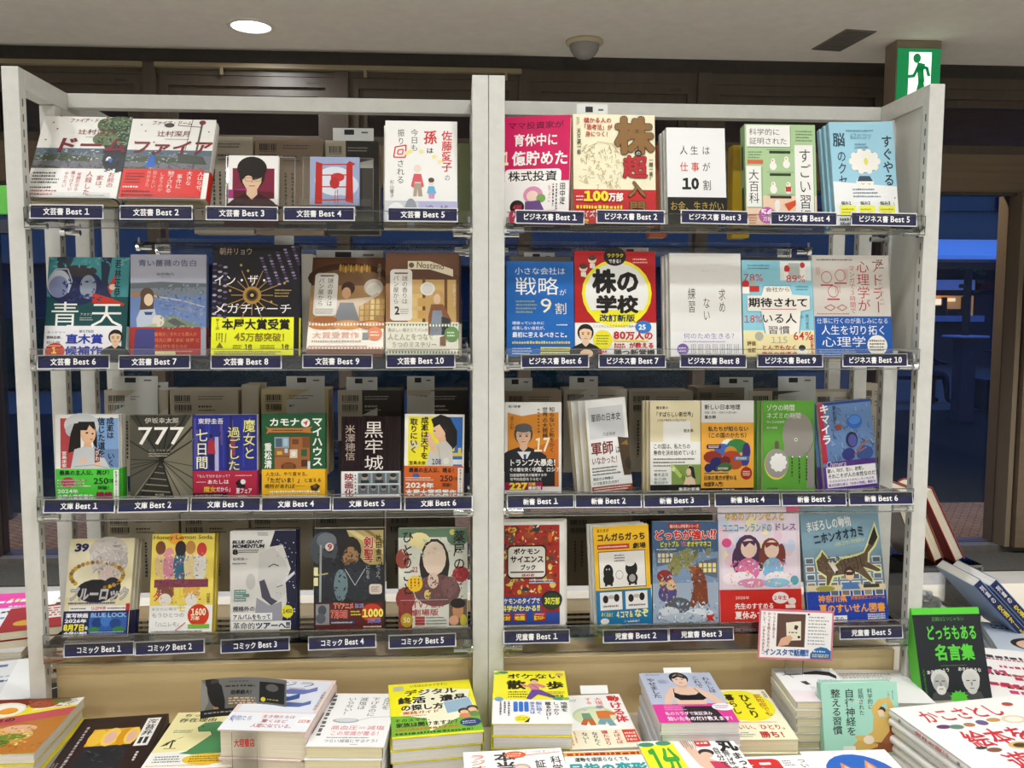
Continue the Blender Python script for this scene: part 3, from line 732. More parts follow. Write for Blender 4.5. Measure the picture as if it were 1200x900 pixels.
c = A().R(0, 0, 100, 100, 'f1efee').R(8, 26, 92, 88, '7d1f3c').P([(0, 70), (40, 68), (60, 88), (0, 88)], 'a3357e').P([(10, 70), (92, 74), (92, 88), (10, 88)], '5c1622')
c.who(47, 44, 22, 'e2bfa0', '1c1714', '3c0f16', 1.0).E(47, 26, 30, 24, '1f1916').P([(22, 30), (26, 52), (34, 44), (44, 38), (60, 36), (70, 44), (74, 30)], '1f1916').E(40, 47, 8, 6, 'e2bfa0').L([(32, 46), (48, 46), (48, 52), (34, 52), (32, 46)], .8, '6a5a4c').L([(52, 46), (66, 46), (65, 52), (52, 52), (52, 46)], .8, '6a5a4c').T('に関するアンケート', 6, 91, 94, 99, '3a3638', .02)
stand('mini_book', 'small white book with a photo of a man in glasses on a clear stand', (267.5, 240), (326, 239.5), 182.5, 8, .02, .008, c, cover='eeeeee', side='L')
c = A().R(0, 0, 100, 100, '9aa6c8').E(50, 50, 40, 30, 'd9dee8').E(72, 58, 26, 22, 'cfd5e4').P([(12, 10), (25, 14), (25, 98), (10, 98)], 'b92a24').P([(74, 14), (80, 8), (92, 14), (86, 18), (88, 96), (72, 92)], 'b92a24').L([(25, 16), (76, 15)], 2.4, 'b92a24').L([(25, 38), (74, 37)], 2.4, 'b92a24').L([(25, 62), (74, 62)], 2.4, 'b92a24').L([(25, 90), (74, 88)], 2.4, 'b92a24').E(56, 42, 14, 9, 'c23634').E(50, 54, 10, 12, 'b23030').L([(52, 70), (50, 97)], 1.3, 'b92a24').L([(56, 68), (57, 97)], 1.3, 'b92a24')
stand('mini_book', 'small blue-grey book with a big red brush-stroke character on a clear stand', (363, 240.5), (421, 240.5), 184, 8, .02, .012, c, cover='8e9abf', side='R')
c = A().R(0, 0, 100, 100, 'f3f2ef'); b = A()
c.V('佐藤愛子', 78, 9, 93, 50, 'd8383c', .02).V('の', 82, 52, 90, 59, '3a3634').V('孫', 53, 9, 72, 23, 'd8383c', .025).V('は', 57, 26, 67, 32, '3a3634', .02).V('今日も', 35, 8, 46, 30, '4a4644').V('振り', 17, 8, 27, 24, '4a4644').L([(14, 26), (29, 24), (28, 36), (12, 36), (14, 26)], 1.8, 'd8383c').L([(18, 29), (25, 28), (24, 33), (17, 33), (18, 29)], 1.6, 'd8383c').V('される', 16, 38, 27, 62, '4a4644').V('杉山響子', 7, 58, 13, 76, '6a6664')
for (u, v) in ((30, 32), (35, 30), (50, 30), (68, 35), (76, 40)): c.E(u, v, 3.5, 2.2, 'f2ea9c', 8)
c.E(45, 47, 5, 4, 'eadccb').P([(40, 52), (50, 52), (54, 64), (50, 66), (50, 60), (41, 60), (40, 66), (36, 64)], 'd8606a').P([(41, 61), (50, 61), (52, 74), (46, 74), (45, 66), (44, 74), (39, 74)], 'b0a08c').E(64, 60, 4, 3.4, 'eadccb').E(64, 58, 4.2, 2.4, '5a4e48').P([(60, 64), (68, 64), (71, 71), (58, 71)], '6fb4dc').P([(60, 71), (69, 71), (68, 76), (61, 76)], 'd49ac4')
b.P([(0, 79), (46, 80), (46, 100), (0, 100)], 'd4d8dc').E(16, 90, 12, 10, 'f2f2f0').E(36, 90, 9, 14, '9aa0a8').R(47, 79, 100, 100, 'bcbadf').V('追', 56, 82, 68, 91, '56586a').V('悼', 76, 82, 88, 91, '56586a').T('佐藤愛子さん', 52, 92, 96, 98, '56586a')
def curl_r(p, w, h):
    k = max(0, p.x / w + .5 - .55); return Vector((p.x, p.y + .035 * k * k, p.z))
stand('hardcover_book', 'white hardcover with red lettering and two drawn figures, beside the middle posts', (450.5, 262), (536, 262), 142, 12, .03, .02, c, copies=1, cdx=-.004, clab='white book with red lettering and two drawn figures', zmin=PLZ[0] + .0015, cover='f0efec', band=(78.5, 99.5, 'c8c8dc', b), bend=None)
# ---- business row, top shelf, right bay
c = A().R(0, 0, 100, 100, 'cc1c5c').R(0, 60, 100, 100, 'f2efec')
c.T('ママ投資家が', 4, 5, 90, 12, '5a1030', .01).T('育休中に', 14, 16, 82, 28, 'fbf6f4', .02).T('1', 0, 32, 7, 46, 'fbe9c0', .05).T('億貯めた', 12, 32, 98, 46, 'fbf6f4', .025).RR(2, 49, 88, 62, 'f7f3f0', 6, .6).T('株式投資', 7, 50.5, 82, 60.5, '1c1718', .015)
c.E(46, 73, 15, 8, 'd991b4').E(45, 74, 9, 5, 'f2d4c4').E(58, 76, 7, 4, '7aa657').P([(34, 79), (56, 78), (64, 88), (34, 90)], '6a4a86').E(22, 84, 11, 6.5, '17120f').T('4刷', 15, 81.5, 29, 87, 'd0284e', .02).RR(10, 87, 86, 99, 'c41c58', 6, .6).T('片腕に赤ちゃん', 15, 88.5, 78, 93, 'f8eef0', .025).T('片手にスマホ', 17, 94, 76, 98.5, 'f8eef0', .025).V('田中渓', 86, 62, 95, 82, '2a2426', .01).vlines(74, 63, 84, 92, 2, '5a5456').V('ちょこ', 68, 64, 73, 80, 'd05a8a')
def curl_up(p, w, h):
    k = p.x / w + .5; return Vector((p.x, p.y - .02 * math.sin(k * 1.6) * (p.z / h) + .02, p.z))
stand('paperback_book', 'magenta and white paperback with its cover bent, beside the middle posts', (589, 262), (664.5, 262), 136, 8, .03, .016, c, rz=-14, zmin=PLZ[0] + .0015, side='L', cover='cc1c5c', copies=0)
c = A().R(0, 0, 100, 100, 'efeaca').R(0, 68, 100, 100, 'c4252b'); r_ = random.Random(3)
for k in range(70):
    u, v = 6 + 52 * r_.random(), 27 + 40 * r_.random(); c.L([(u, v), (u + 5 * r_.random(), v - 3 * r_.random()), (u + 6 * r_.random(), v + 4 * r_.random())], .5, 'bfa77c')
for k in range(12): c.E(10 + 46 * r_.random(), 29 + 36 * r_.random(), 1.8, 1.4, 'd9c79a', 8)
c.L([(14, 36), (30, 25), (48, 27), (54, 34)], .6, 'b59b6c')
c.T('儲かる人の', 13, 3, 47, 8, 'b0281f', .02).T('「思考法」が', 10, 9, 48, 14.5, 'b0281f', .02).T('身につく！', 15, 15.5, 46, 20.5, 'b0281f', .02).V('天海源一郎', 4.5, 13, 9.5, 37, '4a4438', .02).vlines(4, 3, 8, 11, 2, '6a6450')
c.T('株', 51, 2, 98, 36, '8a6433', .045, '4a2f14', .02).E(79, 35, 4.4, 3.2, '2a2018').T('の', 76, 33, 82, 37, 'f2e8d0').T('超', 60, 37, 90, 58, 'b8232c', .032, '5a0c10', .02).V('一問一答！', 92, 39, 97, 60, '2a2418', .02).T('入', 66, 60, 88, 75, '8a6433', .03, '3a2410', .03).T('門', 67, 78, 88, 92, '8a6433', .03, '3a2410', .03)
c.lines(3, 73, 13, 79, 2, 'f2e2d8').T('100', 12, 69.5, 42, 79.5, 'f6e13a', .06).T('万部', 42, 71, 60, 79, 'f8f2ea', .04).lines(3, 82, 60, 86, 1, 'f6e13a', .8, .05).T('クイズを解いて、', 4, 87, 62, 93.5, 'f8f2ea', .02).T('まで', 5, 94.5, 18, 99.5, 'f6e13a', .03)
stand('paperback_book', 'cream and red paperback with huge brown and red characters beside the magenta one', (672.5, 262), (769, 262), 134.5, 8, .03, .018, c, zmin=PLZ[0] + .0015, side='L', cover='efeaca', copies=1, cdx=-.002, clab='cream and red book with brown characters')
c = A().R(0, 0, 100, 100, 'eceded').R(0, 71, 100, 100, '14130f')
c.V('人', 22, 18, 36, 28, '2a2a2a').V('生', 40, 18, 54, 28, '2a2a2a').V('は', 60, 18, 74, 28, '2a2a2a').V('仕', 22, 35, 36, 45, 'd23a2c', .01).V('事', 41, 35, 55, 45, 'd23a2c', .01).V('が', 60, 35, 74, 45, '2a2a2a').T('10', 25, 51, 54, 64, '1a1a1a', .05).T('割', 60, 53, 75, 64, '2a2a2a')
c.T('お金、生きがい', 4, 75, 96, 85, 'b89c4a').T('手に入る', 22, 87, 78, 96, 'b89c4a')
stand('paperback_book', 'white paperback with a black lower band, red and black lettering, right top shelf', (783, 262), (852, 262), 150, 9, .03, .014, c, zmin=PLZ[0] + .0015, side='L', cover='e6e7e4', copies=2, cdx=-.0022, clab='white book with black lower band')
c = A().R(0, 0, 100, 100, 'aecb9c').R(0, 70, 100, 100, 'efd0b4')
c.R(3, 2, 65, 23, '6f9a62').R(2, 1, 64, 22, 'f0f0ec').T('科学的に', 6, 4, 50, 11, '3a3a3a').T('証明された', 6, 13, 60, 20, '3a3a3a').lines(72, 5, 96, 17, 4, '5a7a52').lines(4, 26, 24, 34, 3, '5a7a52')
c.R(72, 21, 97, 100, '7ea56e').R(70, 20, 96, 100, 'f0f0ec').V('すごい習慣', 75, 23, 93, 98, '2a2a2a').R(2, 42, 24, 82, '8fb57e').R(1, 41, 22, 81, 'f0f0ec').V('大百科', 4, 44, 19, 78, '2a2a2a').R(3, 35, 25, 39, 'd8684a')
for v, h in ((26, '2c3a2a'), (48, '2c3a2a'), (70, '3a2c24')): c.R(34, v, 64, v + 2.6, h).L([(30, v - 1), (68, v - 1)], .4, h)
for (u, v) in ((39, 38), (58, 36), (39, 61), (60, 61)): c.E(u, v + 3, 5, 4, 'f2f0ea').E(u, v - 2, 3, 2.6, 'f6f0e6').E(u - .5, v - 2.5, 1, .8, 'd8684a')
c.R(56, 61, 64, 66, 'c8402c').P([(54, 78), (70, 74), (70, 79), (60, 85)], 'd8502c').E(44, 80, 4, 6, 'f2f0ea').E(29, 89, 12, 8, 'c458b0').T('56', 20, 83, 38, 90, 'f8eef6', .04).T('万部', 23, 90.5, 36, 95, 'f8eef6', .02).T('10', 46, 87, 72, 100, 'd8502c', .05).lines(3, 88, 16, 98, 4, 'c86a4a')
sp = A().vlines(20, 20, 80, 96, 1, '3a4a34', .8)
stand('paperback_book', 'thick pale green paperback with white title boxes and a pink disc', (875, 262), (958, 262), 146, 8, .03, .026, c, zmin=PLZ[0] + .0015, side='L', cover='a3c292', spine=sp)
c = A().R(0, 0, 100, 100, '9fd0e4').P([(0, 57), (100, 62), (100, 100), (0, 100)], 'eef0f0')
c.V('脳', 4, 10, 24, 24, '2a4258', .02).V('のクセ！', 9, 27, 24, 74, '2a4258', .01).V('すぐやる人', 80, 13, 97, 74, '22303e', .015).V('の', 88, 76, 95, 81, '22303e').E(52, 38, 22, 11, '5a6a78').E(52, 38, 21.4, 10.4, 'f0efe8')
for k in range(10): c.E(52 + 20 * math.cos(k * .63), 38 + 9 * math.sin(k * .63), 5, 3.4, 'f0efe8', 10)
c.E(54, 38, 3, 3.5, 'e6de58').E(50, 58, 14, 5.5, 'f0efe8').P([(38, 57), (42, 52), (58, 52), (63, 57)], '3a5068').L([(44, 59), (47, 60), (49, 59)], .6, '5a4a40').L([(54, 59), (57, 60), (59, 59)], .6, '5a4a40').lines(30, 63, 74, 73, 3, '6a7888').T('62のコツ', 32, 11, 66, 17, '6f9ab0').lines(26, 7, 70, 10, 1, '5f8aa0').lines(38, 20, 62, 26, 2, '6f9ab0')
for k, u in enumerate((8, 38, 69)): c.R(u, 80, u + 25, 90, 'f0f04a').T('悩み%d' % (k + 1), u + 2, 76, u + 18, 79.5, '3a444e', .02).lines(u + 2, 82, u + 23, 88, 2, 'a8a03a')
c.lines(6, 91, 94, 99, 2, '4a545e', .7, .08)
def curl_tr(p, w, h):
    k = (p.x / w + .5); return Vector((p.x, p.y - .008 * k * k * (p.z / h), p.z))
stand('paperback_book', 'pale blue and white paperback with a drawn brain, beside the right end panel', (980, 262), (1054, 262), 144, 14, .03, .013, c, zmin=PLZ[0] + .0015, side='L', cover='9fd0e4', copies=2, cdx=-.003, clab='pale blue book with a drawn brain', bend=curl_tr)
# ---- literature row, second shelf, left bay
c = A().R(0, 0, 100, 100, '0f4a4c').R(0, 0, 100, 40, '3f8a90').P([(10, 0), (32, 0), (20, 20), (12, 16)], '2a3a48').P([(64, 0), (78, 0), (74, 24), (80, 42), (62, 40), (66, 22)], '1f2c48').E(34, 30, 34, 19, '1c2450').E(38, 14, 22, 6, '3a3438').E(14, 27, 14, 14, 'b8bcc8').E(14, 30, 12, 11, '7a84a8').L([(2, 20), (10, 12), (24, 12), (30, 24), (26, 36)], 1.6, 'a8b0c0').E(50, 30, 10, 12, '8a94a4').P([(56, 36), (78, 41), (96, 47), (94, 49), (56, 46)], 'c03424').P([(74, 30), (84, 16), (84, 30), (78, 38)], 'b83a2c').E(80, 30, 4, 3, 'd8c8b8')
c.spk(0, 0, 100, 10, 40, ('4f9aa0', '357a82', '6aa8a8'), 3, 2).spk(20, 22, 66, 44, 50, ('151b3c', '26305c', '32407a'), 2.4, 5)
c.V('若林正恭', 82, 2, 90, 40, '143038', .02).T('青', 5, 44, 42, 71, 'f2f2ee', .0).T('天', 54, 44, 95, 71, 'f2f2ee', .0).T('アオテン', 42, 56, 58, 59, 'e0e0da').lines(42, 60, 58, 64, 2, 'b8c4c0')
b = A().T('オードリー', 3, 74, 26, 77, '4a4a4e').T('若林正恭、', 3, 79, 24, 82, '3a3a40', .02).T('初小説', 3, 84, 20, 87, '3a3a40').T('第175回', 42, 73, 60, 76, '4a5a8a').T('直木賞', 26, 77, 72, 87, '2a3aa0', .03).T('候補作', 26, 89, 72, 98.5, '2a3aa0', .03).E(14, 94, 12, 8, 'c8401f').T('1', 10, 90, 16, 97, 'f8d84a', .06).lines(5, 87.6, 22, 90, 1, 'f2d0c0')
b.who(87, 80.5, 7.4, 'e2bf9c', '1a1616', '20242a', .72)
stand('hardcover_book', 'dark teal hardcover with a football helmet and two large white characters', (50.5, 417), (147, 417), 301.5, 12, .03, .022, c, zmin=1.368, cover='0f4a4c', hard=True, band=(69, 99.5, 'ecebee', b))
c = A().R(0, 0, 100, 100, 'a4a6b4').R(0, 28, 100, 44, '77828e').P([(0, 29), (40, 27), (100, 29), (100, 32), (0, 34)], '5f666a').R(0, 40, 100, 72, '6f86b8').P([(2, 37), (36, 38), (34, 43), (2, 42)], 'a07a5c').L([(30, 41), (70, 46), (98, 52)], 1.6, 'c4c0ae').L([(54, 52), (98, 58)], 2.6, '8f9298').P([(36, 66), (56, 60), (74, 66), (94, 70), (60, 74), (34, 74)], '7f8c76').P([(48, 66), (58, 63), (74, 70), (62, 72)], '5c6060')
c.E(22, 40, 9, 7, '5c4838').P([(14, 42), (12, 60), (30, 62), (31, 42)], '5c4838').E(24, 45, 6, 6, 'ecd2b4').P([(13, 55), (32, 54), (36, 66), (32, 82), (10, 82), (8, 64)], 'bcc8d8').P([(18, 57), (30, 57), (28, 60), (20, 60)], '3a4a80').E(37, 66, 8, 6, 'dfd6c4').P([(16, 72), (34, 68), (38, 76), (18, 80)], 'b4bca0').P([(8, 80), (32, 80), (34, 100), (4, 100)], '4a4a86')
c.spk(34, 30, 100, 44, 60, ('6a747c', '848e98', '5a646c'), 2.4, 3).spk(38, 44, 100, 60, 80, ('6480b4', '7c92be', '5a72a4', '8a9cc0'), 2.6, 4).spk(40, 60, 96, 74, 50, ('7a8a6a', '94a080', '5c6858', 'a8ac98'), 1.6, 5)
c.T('青い薔薇の告白', 10, 5, 88, 12, '565a78', .005).T('桜庭鞠乃', 34, 18, 58, 21, '4a4e5c').lines(40, 22, 54, 23, 1, '5a5e6c')
b = A().P([(26, 78), (60, 76), (40, 100), (20, 100)], 'ad3f3c').T('聖母か、それとも罪人か', 32, 77, 88, 81, 'd88a5c', .01).T('月光に輝く赤城 修羅 に', 32, 83, 92, 87, 'd88a5c', .01).T('母は何を見たのか', 32, 89, 76, 93, 'd88a5c', .01).lines(32, 95, 92, 97, 1, 'e2b09c').RR(14, 96, 60, 101, 'e6d8a4', 2, .7).P([(8, 74), (32, 74), (33, 100), (4, 100)], '4a4a86')
stand('hardcover_book', 'grey-blue hardcover with a girl before a harbour and red band', (152.4, 416), (241.5, 416), 298.3, 6, .03, .024, c, zmin=1.371, cover='6a7a98', hard=True, band=(72, 99.5, 'a83834', b))
c = A().R(0, 0, 100, 100, '17131a'); r_ = random.Random(5)
for k in range(16):
    u0 = 50 + 3 * k; 
    for j in range(5): c.E(56 + 9 * j + k * 1.2, 6 + k * 2.6 + (4 - j) * 2.6 - 4, 2.2, 1.0, ('8a7aa4', '5c4e74', '443a58', 'a090b0')[(k + j) % 4], 8) if 56 + 9 * j + k * 1.2 < 100 and k < 11 else None
for k in range(9):
    for j in range(3): c.E(3 + 6 * j, 18 + 5.6 * k + 1.4 * j, 2.6, 1.1, ('7a6a94', '4a3e60', 'b4a8c4')[(k + j) % 3], 8)
for k in range(16):
    t = k * math.pi / 8; c.L([(46 + 10 * math.cos(t), 46 + 7.6 * math.sin(t)), (46 + (24 + 8 * (k % 2)) * math.cos(t), 46 + (18 + 6 * (k % 2)) * math.sin(t))], .9, 'b08a44')
c.E(46, 46, 10.5, 8, 'a8823c').E(46, 46, 7, 5.4, '5c4420').E(46, 46, 5, 3.8, '100c0c').E(46, 46, 2, 1.5, 'd0b070')
for (u, v) in ((33, 19), (41, 24), (21, 42), (83, 35), (68, 52)): c.E(u, v, 1.5, 1.2, 'c09a4c', 8)
c.T('朝井リョウ', 8, 3, 46, 10, 'b8a68c').T('イン・ザ・', 2, 27, 66, 38, 'f2f0f0', .0).T('メガチャーチ', 2, 53, 92, 63, 'f2f0f0', .0).lines(72, 40, 92, 48, 3, 'b09a5c')
b = A().T('本屋大賞受賞', 12, 67, 90, 77, '1d1a10', .03).V('第23回', 5, 67, 9, 77, '2a2610').T('45万部突破！', 26, 79.5, 90, 87.5, '8a7a1c', .025).T('1位', 38, 89.5, 47, 95, '2a2610', .03).T('1位', 80, 89.5, 89, 95, '2a2610', .03).lines(25, 90, 36, 94, 2, '5a5214').lines(56, 90, 77, 94, 2, '5a5214').lines(4, 95.5, 90, 99, 2, '8a801c', .6, .2).P([(6, 93), (10, 88), (14, 93)], '7a7018').L([(17, 80), (16, 88)], .6, '5a5214').vlines(5, 80, 14, 88, 3, '6a6218')
stand('hardcover_book', 'black hardcover with gold sunburst and bright yellow band', (247, 414), (350, 414), 286.5, 9, .018, .024, c, zmin=1.371, cover='1a1620', hard=True, band=(65.5, 99.6, 'ecf02c', b))
def bakery(c, two):
    c.R(0, 0, 100, 100, '6e4a34')
    if not two:
        c.E(50, 22, 55, 16, '4f3626').E(52, 26, 48, 14, '7c5c3e').R(0, 30, 100, 72, 'b08a5c')
        for k in range(12): c.E(38 + 3.6 * k, 11 + (k % 3) * .8, 1.8, 4.2, ('d8b060', 'b8883c')[k % 2], 10)
        for k in range(22): c.R(60 + (k % 6) * 7, 44 + (k // 6) * 6, 65 + (k % 6) * 7, 49 + (k // 6) * 6, ('e4cc90', 'd8b878', 'c8a464')[k % 3])
        c.E(84, 32, 13, 9, 'd4cabc').E(84, 34, 10, 7, 'e8e2d6').E(50, 33, 9, 7, '4a2f22').E(48, 38, 6, 6, 'e0b088').P([(34, 46), (58, 44), (80, 42), (90, 37), (92, 40), (66, 52), (66, 70), (34, 70)], 'd6c3ab').P([(40, 48), (58, 48), (70, 72), (30, 76)], '87898e')
        for k in range(3): c.E(20 + k * 32, 71, 20, 5, ('c07a3c', 'd49850', 'b8743a')[k]).E(20 + k * 32, 70, 12, 2.4, 'e2b878')
        c.E(22, 66, 16, 4, 'a86a38')
    else:
        c.P([(0, 22), (50, 14), (100, 22), (100, 30), (0, 30)], '5c3e2c').R(30, 26, 96, 80, 'c8a468').R(30, 40, 52, 80, 'd8b878').R(50, 24, 54, 80, '6a4630').R(80, 26, 84, 80, '6a4630').R(0, 30, 30, 80, '98704c')
        for k in range(10): c.R(8 + (k % 4) * 12, 44 + (k // 4) * 12, 18 + (k % 4) * 12, 52 + (k // 4) * 12, ('e0c080', 'caa05c')[k % 2])
        c.E(57, 35, 10, 6.6, 'e2e0d8').E(57, 35, 8, 5.2, 'd2d0c8').P([(30, 8), (60, 8), (92, 16), (92, 23), (60, 16), (30, 16)], 'e8dcc0').T('Nostimo', 42, 9, 80, 16, '7a6a50', .02, rot=4).E(35, 12, 3.6, 2.6, '6a5a48')
        c.E(71, 40, 7, 4, 'c09a60').E(70, 45, 5, 5, 'e2c0a0').P([(62, 50), (78, 50), (90, 66), (84, 80), (58, 80), (58, 62)], '8a5a40').P([(64, 56), (76, 56), (82, 80), (60, 80)], '8a92a0').P([(76, 62), (88, 64), (86, 80), (76, 80)], '3a3c40')
    if two: c.RR(6, 16, 36, 66, 'e8e4dc', 6, .55)
    else: c.RR(5, 17, 36, 62, 'e8e4dc', 6, .6)
    c.L([(12, 20), (30, 20)], 2, '6a5848')
bt = lambda c, v1: (c.V('謎の香りは', 22, 22, 30, v1, '4e4640'), c.V('パン屋から', 10, 22, 18, v1, '5a5048'))
c = A(); bakery(c, False); bt(c, 52); c.lines(8, 54, 32, 60, 3, 'a09888').V('土屋うさぎ', 88, 6, 94, 30, 'd8c8b0')
b = A().R(0, 69, 100, 71, 'dc9c8c')
for k in range(24): b.E(2 + 4.2 * k, 70.6, 1.2, 1.4, 'f4efe4', 8); b.E(2 + 4.2 * k, 94.6, 1.2, 1.2, 'dc9c8c', 8)
b.T('『このミステリーがすごい！』大賞', 3, 73, 80, 77, 'b8a08c').T('大賞受賞作', 6, 78, 68, 85, 'e0a08c', .0).lines(6, 86, 74, 89, 1, 'c0b0a0', .7, .05).lines(3, 91, 94, 94, 1, 'd0a898').E(88, 80, 10, 7, 'df8a64').lines(82, 77, 95, 83, 2, 'f6e4d8').P([(72, 79), (80, 79), (80, 86), (72, 86)], '8a9290')
stand('paperback_book', 'brown bakery-interior paperback leaning back, with a drawn baker and cream band', (358.7, 410), (449, 410), 302, 27, .02, .016, c, zmin=1.374, cover='4a3426', pages='c88a54', band=(68, 95.5, 'f1ece0', b))
c = A(); bakery(c, True); bt(c, 50); c.T('2', 12, 52, 19, 61, '3a3430', .04).lines(20, 54, 33, 60, 3, 'a09888').V('土屋うさぎ', 91, 30, 96, 52, 'e8dcc4')
b = A().R(0, 69, 100, 71, '6f8a6a')
for k in range(24): b.E(2 + 4.2 * k, 70.6, 1.2, 1.4, 'f4f2e2', 8); b.E(2 + 4.2 * k, 96.6, 1.2, 1.2, '6f8a6a', 8)
b.T('香ばしい焼きたてパンがいざなう', 3, 73, 78, 77, '9a9480').T('人と人とをつなぐ', 3, 78, 66, 85, '9a9480', .0).T('５つのミステリー', 8, 86, 70, 92, '9a9480', .0).lines(3, 93, 96, 96, 1, 'b0a890').E(90, 79, 10, 7.4, '6f9a5c').lines(84, 76, 96, 82, 2, 'eef2e0').P([(74, 82), (82, 80), (82, 90), (74, 90)], '8a6a54')
stand('paperback_book', 'brown bakery-front paperback with cream and green band, beside the middle posts', (451.7, 413.5), (538, 413.5), 296.5, 9, .03, .017, c, zmin=1.370, cover='5a4030', band=(67.5, 99, 'f0eddd', b), copies=1, cdx=.004, clab='brown bakery-front book')
# ---- business row, second shelf, right bay
c = A().R(0, 0, 100, 100, '1766b8')
c.T('小さな会社は', 12, 6, 88, 14, 'dfe6ee').T('戦略', 12, 16, 78, 36, 'f4f4ee', .0).T('が', 78, 29, 89, 36, 'e6e8e4').T('9', 49, 38, 68, 56, 'f2ecd2', .0).T('割', 71, 43, 90, 56, 'e8e6dc').lines(14, 40, 46, 55, 4, '9aa86a').T('頑張っているのに', 8, 63, 56, 66.5, 'eef2f6', .01).T('成長しない会社が、', 8, 68, 60, 72, 'eef2f6', .01).T('最初に変えるべきこと。', 8, 74, 94, 80, 'f6f8fa', .02).lines(74, 65, 94, 68, 1, 'dfe6ee').lines(8, 83, 94, 87, 1, 'd8cf6a', .7, .05).R(50, 90, 94, 93.5, 'e6dc4a').R(50, 95, 94, 98.5, 'e6dc4a').lines(52, 90.5, 92, 93.2, 1, '3a5a7a').lines(52, 95.4, 92, 98.2, 1, '3a5a7a').lines(8, 90, 40, 98, 3, 'cfe0f0')
stand('paperback_book', 'bright blue paperback with white serif characters beside the middle posts', (594, 420), (673, 420), 306.5, 8, .03, .016, c, zmin=1.3685, side='L', cover='1766b8', copies=1, cdx=.003, clab='bright blue book')
c = A().R(0, 0, 100, 100, 'b3161c').R(0, 68, 100, 100, 'f0eeea').E(52, 40, 43, 32, 'f2ea2c').E(52, 40, 39, 29, 'efefec').P([(16, 56), (88, 56), (76, 67), (66, 68.3), (38, 68.3), (26, 67)], 'f2ea2c').E(50, 5, 14, 9, '17120f').T('ラクラク', 40, 2, 61, 6, 'f2e23a', .02).T('できる！', 42, 7.5, 60, 11.5, 'f6f4ee', .02)
c.T('株の', 22, 17, 80, 40, '17120f', .05).T('学校', 26, 42, 78, 59, '17120f', .05).T('改訂新版', 30, 60, 74, 67, '1c2a5a', .03).lines(72, 6, 92, 12, 2, 'e8b0a4')
for (u, v) in ((11, 16), (22, 8)): c.E(u, v, 5, 4, 'f0d6c0').E(u, v - 1.6, 5, 2.6, '5a3424').P([(u - 3, v + 4), (u + 3, v + 4), (u + 4, v + 9), (u - 3, v + 8)], 'f0ece0')
c.T('こんどもこんどこそのんびり始める', 22, 70, 76, 72.5, '3a3a3a').E(34, 84, 12, 9, 'f0e22c').lines(26, 79, 42, 89, 4, '5a7a3a').who(13, 78, 8.4, 'ecc8a4', '1a1718', '222022', .72).E(14, 97, 8, 4, 'ecc8a4').E(84, 72, 10, 6, '2a7ac8').T('25', 78, 69.5, 87, 75, 'f6f8fa', .04).T('80万人の', 47, 76, 96, 84, 'c4202a', .04).R(47, 84.2, 90, 85.6, 'f0e22c').lines(48, 87, 64, 92, 2, 'c4202a', .8).T('が教える', 66, 86.5, 97, 92, 'c4202a', .03).T('勝つ新常識', 47, 93, 98, 99.5, '1a1718', .03).lines(28, 93, 42, 97, 1, 'c4202a')
stand('paperback_book', 'red paperback with a yellow-ringed white disc and large black characters', (674, 418), (769.5, 418), 294.5, 8, .03, .02, c, zmin=1.3685, side='L', cover='b3161c')
c = A().R(0, 0, 100, 100, 'e6e4e0').R(0, 76, 100, 100, 'ebeaea').V('求め', 68, 34, 78, 58, '4a4640').V('ない', 46, 42, 56, 66, '4a4640').V('練習', 25, 33, 36, 58, '4a4640').lines(44, 16, 58, 18, 1, 'd6d4cf').T('何のため生きる？', 18, 77, 94, 83, '8a74b4').lines(18, 84, 92, 87, 1, 'b0a0c8').E(17, 93, 8, 5.6, '7a5aa8').lines(11, 90, 23, 96, 2, 'e8e0f2')
for k in range(7): c.vlines(28 + 10 * k, 88, 36 + 10 * k, 100, 3, '8a8890', .5, k)
stand('paperback_book', 'plain off-white paperback with sparse thin characters and a small violet disc', (786, 418), (870, 418), 297, 8, .03, .013, c, zmin=1.3685, side='L', cover='e4e2dd', copies=2, cdx=-.0035, clab='plain off-white book')
c = A().R(0, 0, 100, 100, '8ecbdc').R(0, 73, 100, 100, 'efe4ae').P([(30, 26), (68, 26), (72, 38), (96, 38), (96, 52), (84, 54), (80, 76), (30, 76), (24, 54), (6, 54), (6, 38), (26, 38)], '6fb0c6').P([(31, 27), (67, 27), (71, 36), (95, 37), (95, 51), (82, 53), (78, 77), (32, 77), (26, 53), (7, 53), (7, 37), (27, 37)], 'f0ebe2')
c.R(54, 1, 98, 21, 'e8ece8').R(66, 3, 82, 20, 'b4bcb8').E(64, 9, 4, 4, 'c8302c').R(60, 12, 66, 20, 'f4f2ee').E(86, 5, 3.6, 3, 'c8302c').R(83, 8, 90, 20, 'f4f2ee')
c.T('78%', 2, 14, 30, 23, 'c8343a').T('89%', 62, 15, 90, 24, 'c8343a').T('18%', 1, 57, 27, 66, 'c8343a').T('64%', 70, 74, 97, 84, 'c8343a', .01).T('会社から', 33, 28, 68, 33, '3a3a3a').T('期待されて', 8, 39, 93, 49, '17120f', .025).L([(26, 51), (76, 51)], .8, 'c8343a').T('いる人', 26, 55, 76, 66, '1c1a1a', .01).T('の', 80, 57, 86, 61, '3a3a3a').T('習慣', 34, 68, 66, 77, '3a3a3a').T('115', 38, 79, 62, 87, 'b8b8b0').T('とんでもなく', 25, 88, 75, 93.5, 'c8302c', .03).T('意外な共通点', 25, 95, 75, 100, 'c8302c', .03).R(3, 82, 20, 99, 'f0dc98').T('評価', 5, 84, 17, 89, '3a3a3a', .03).T('信頼', 5, 91, 17, 96, '3a3a3a', .03)
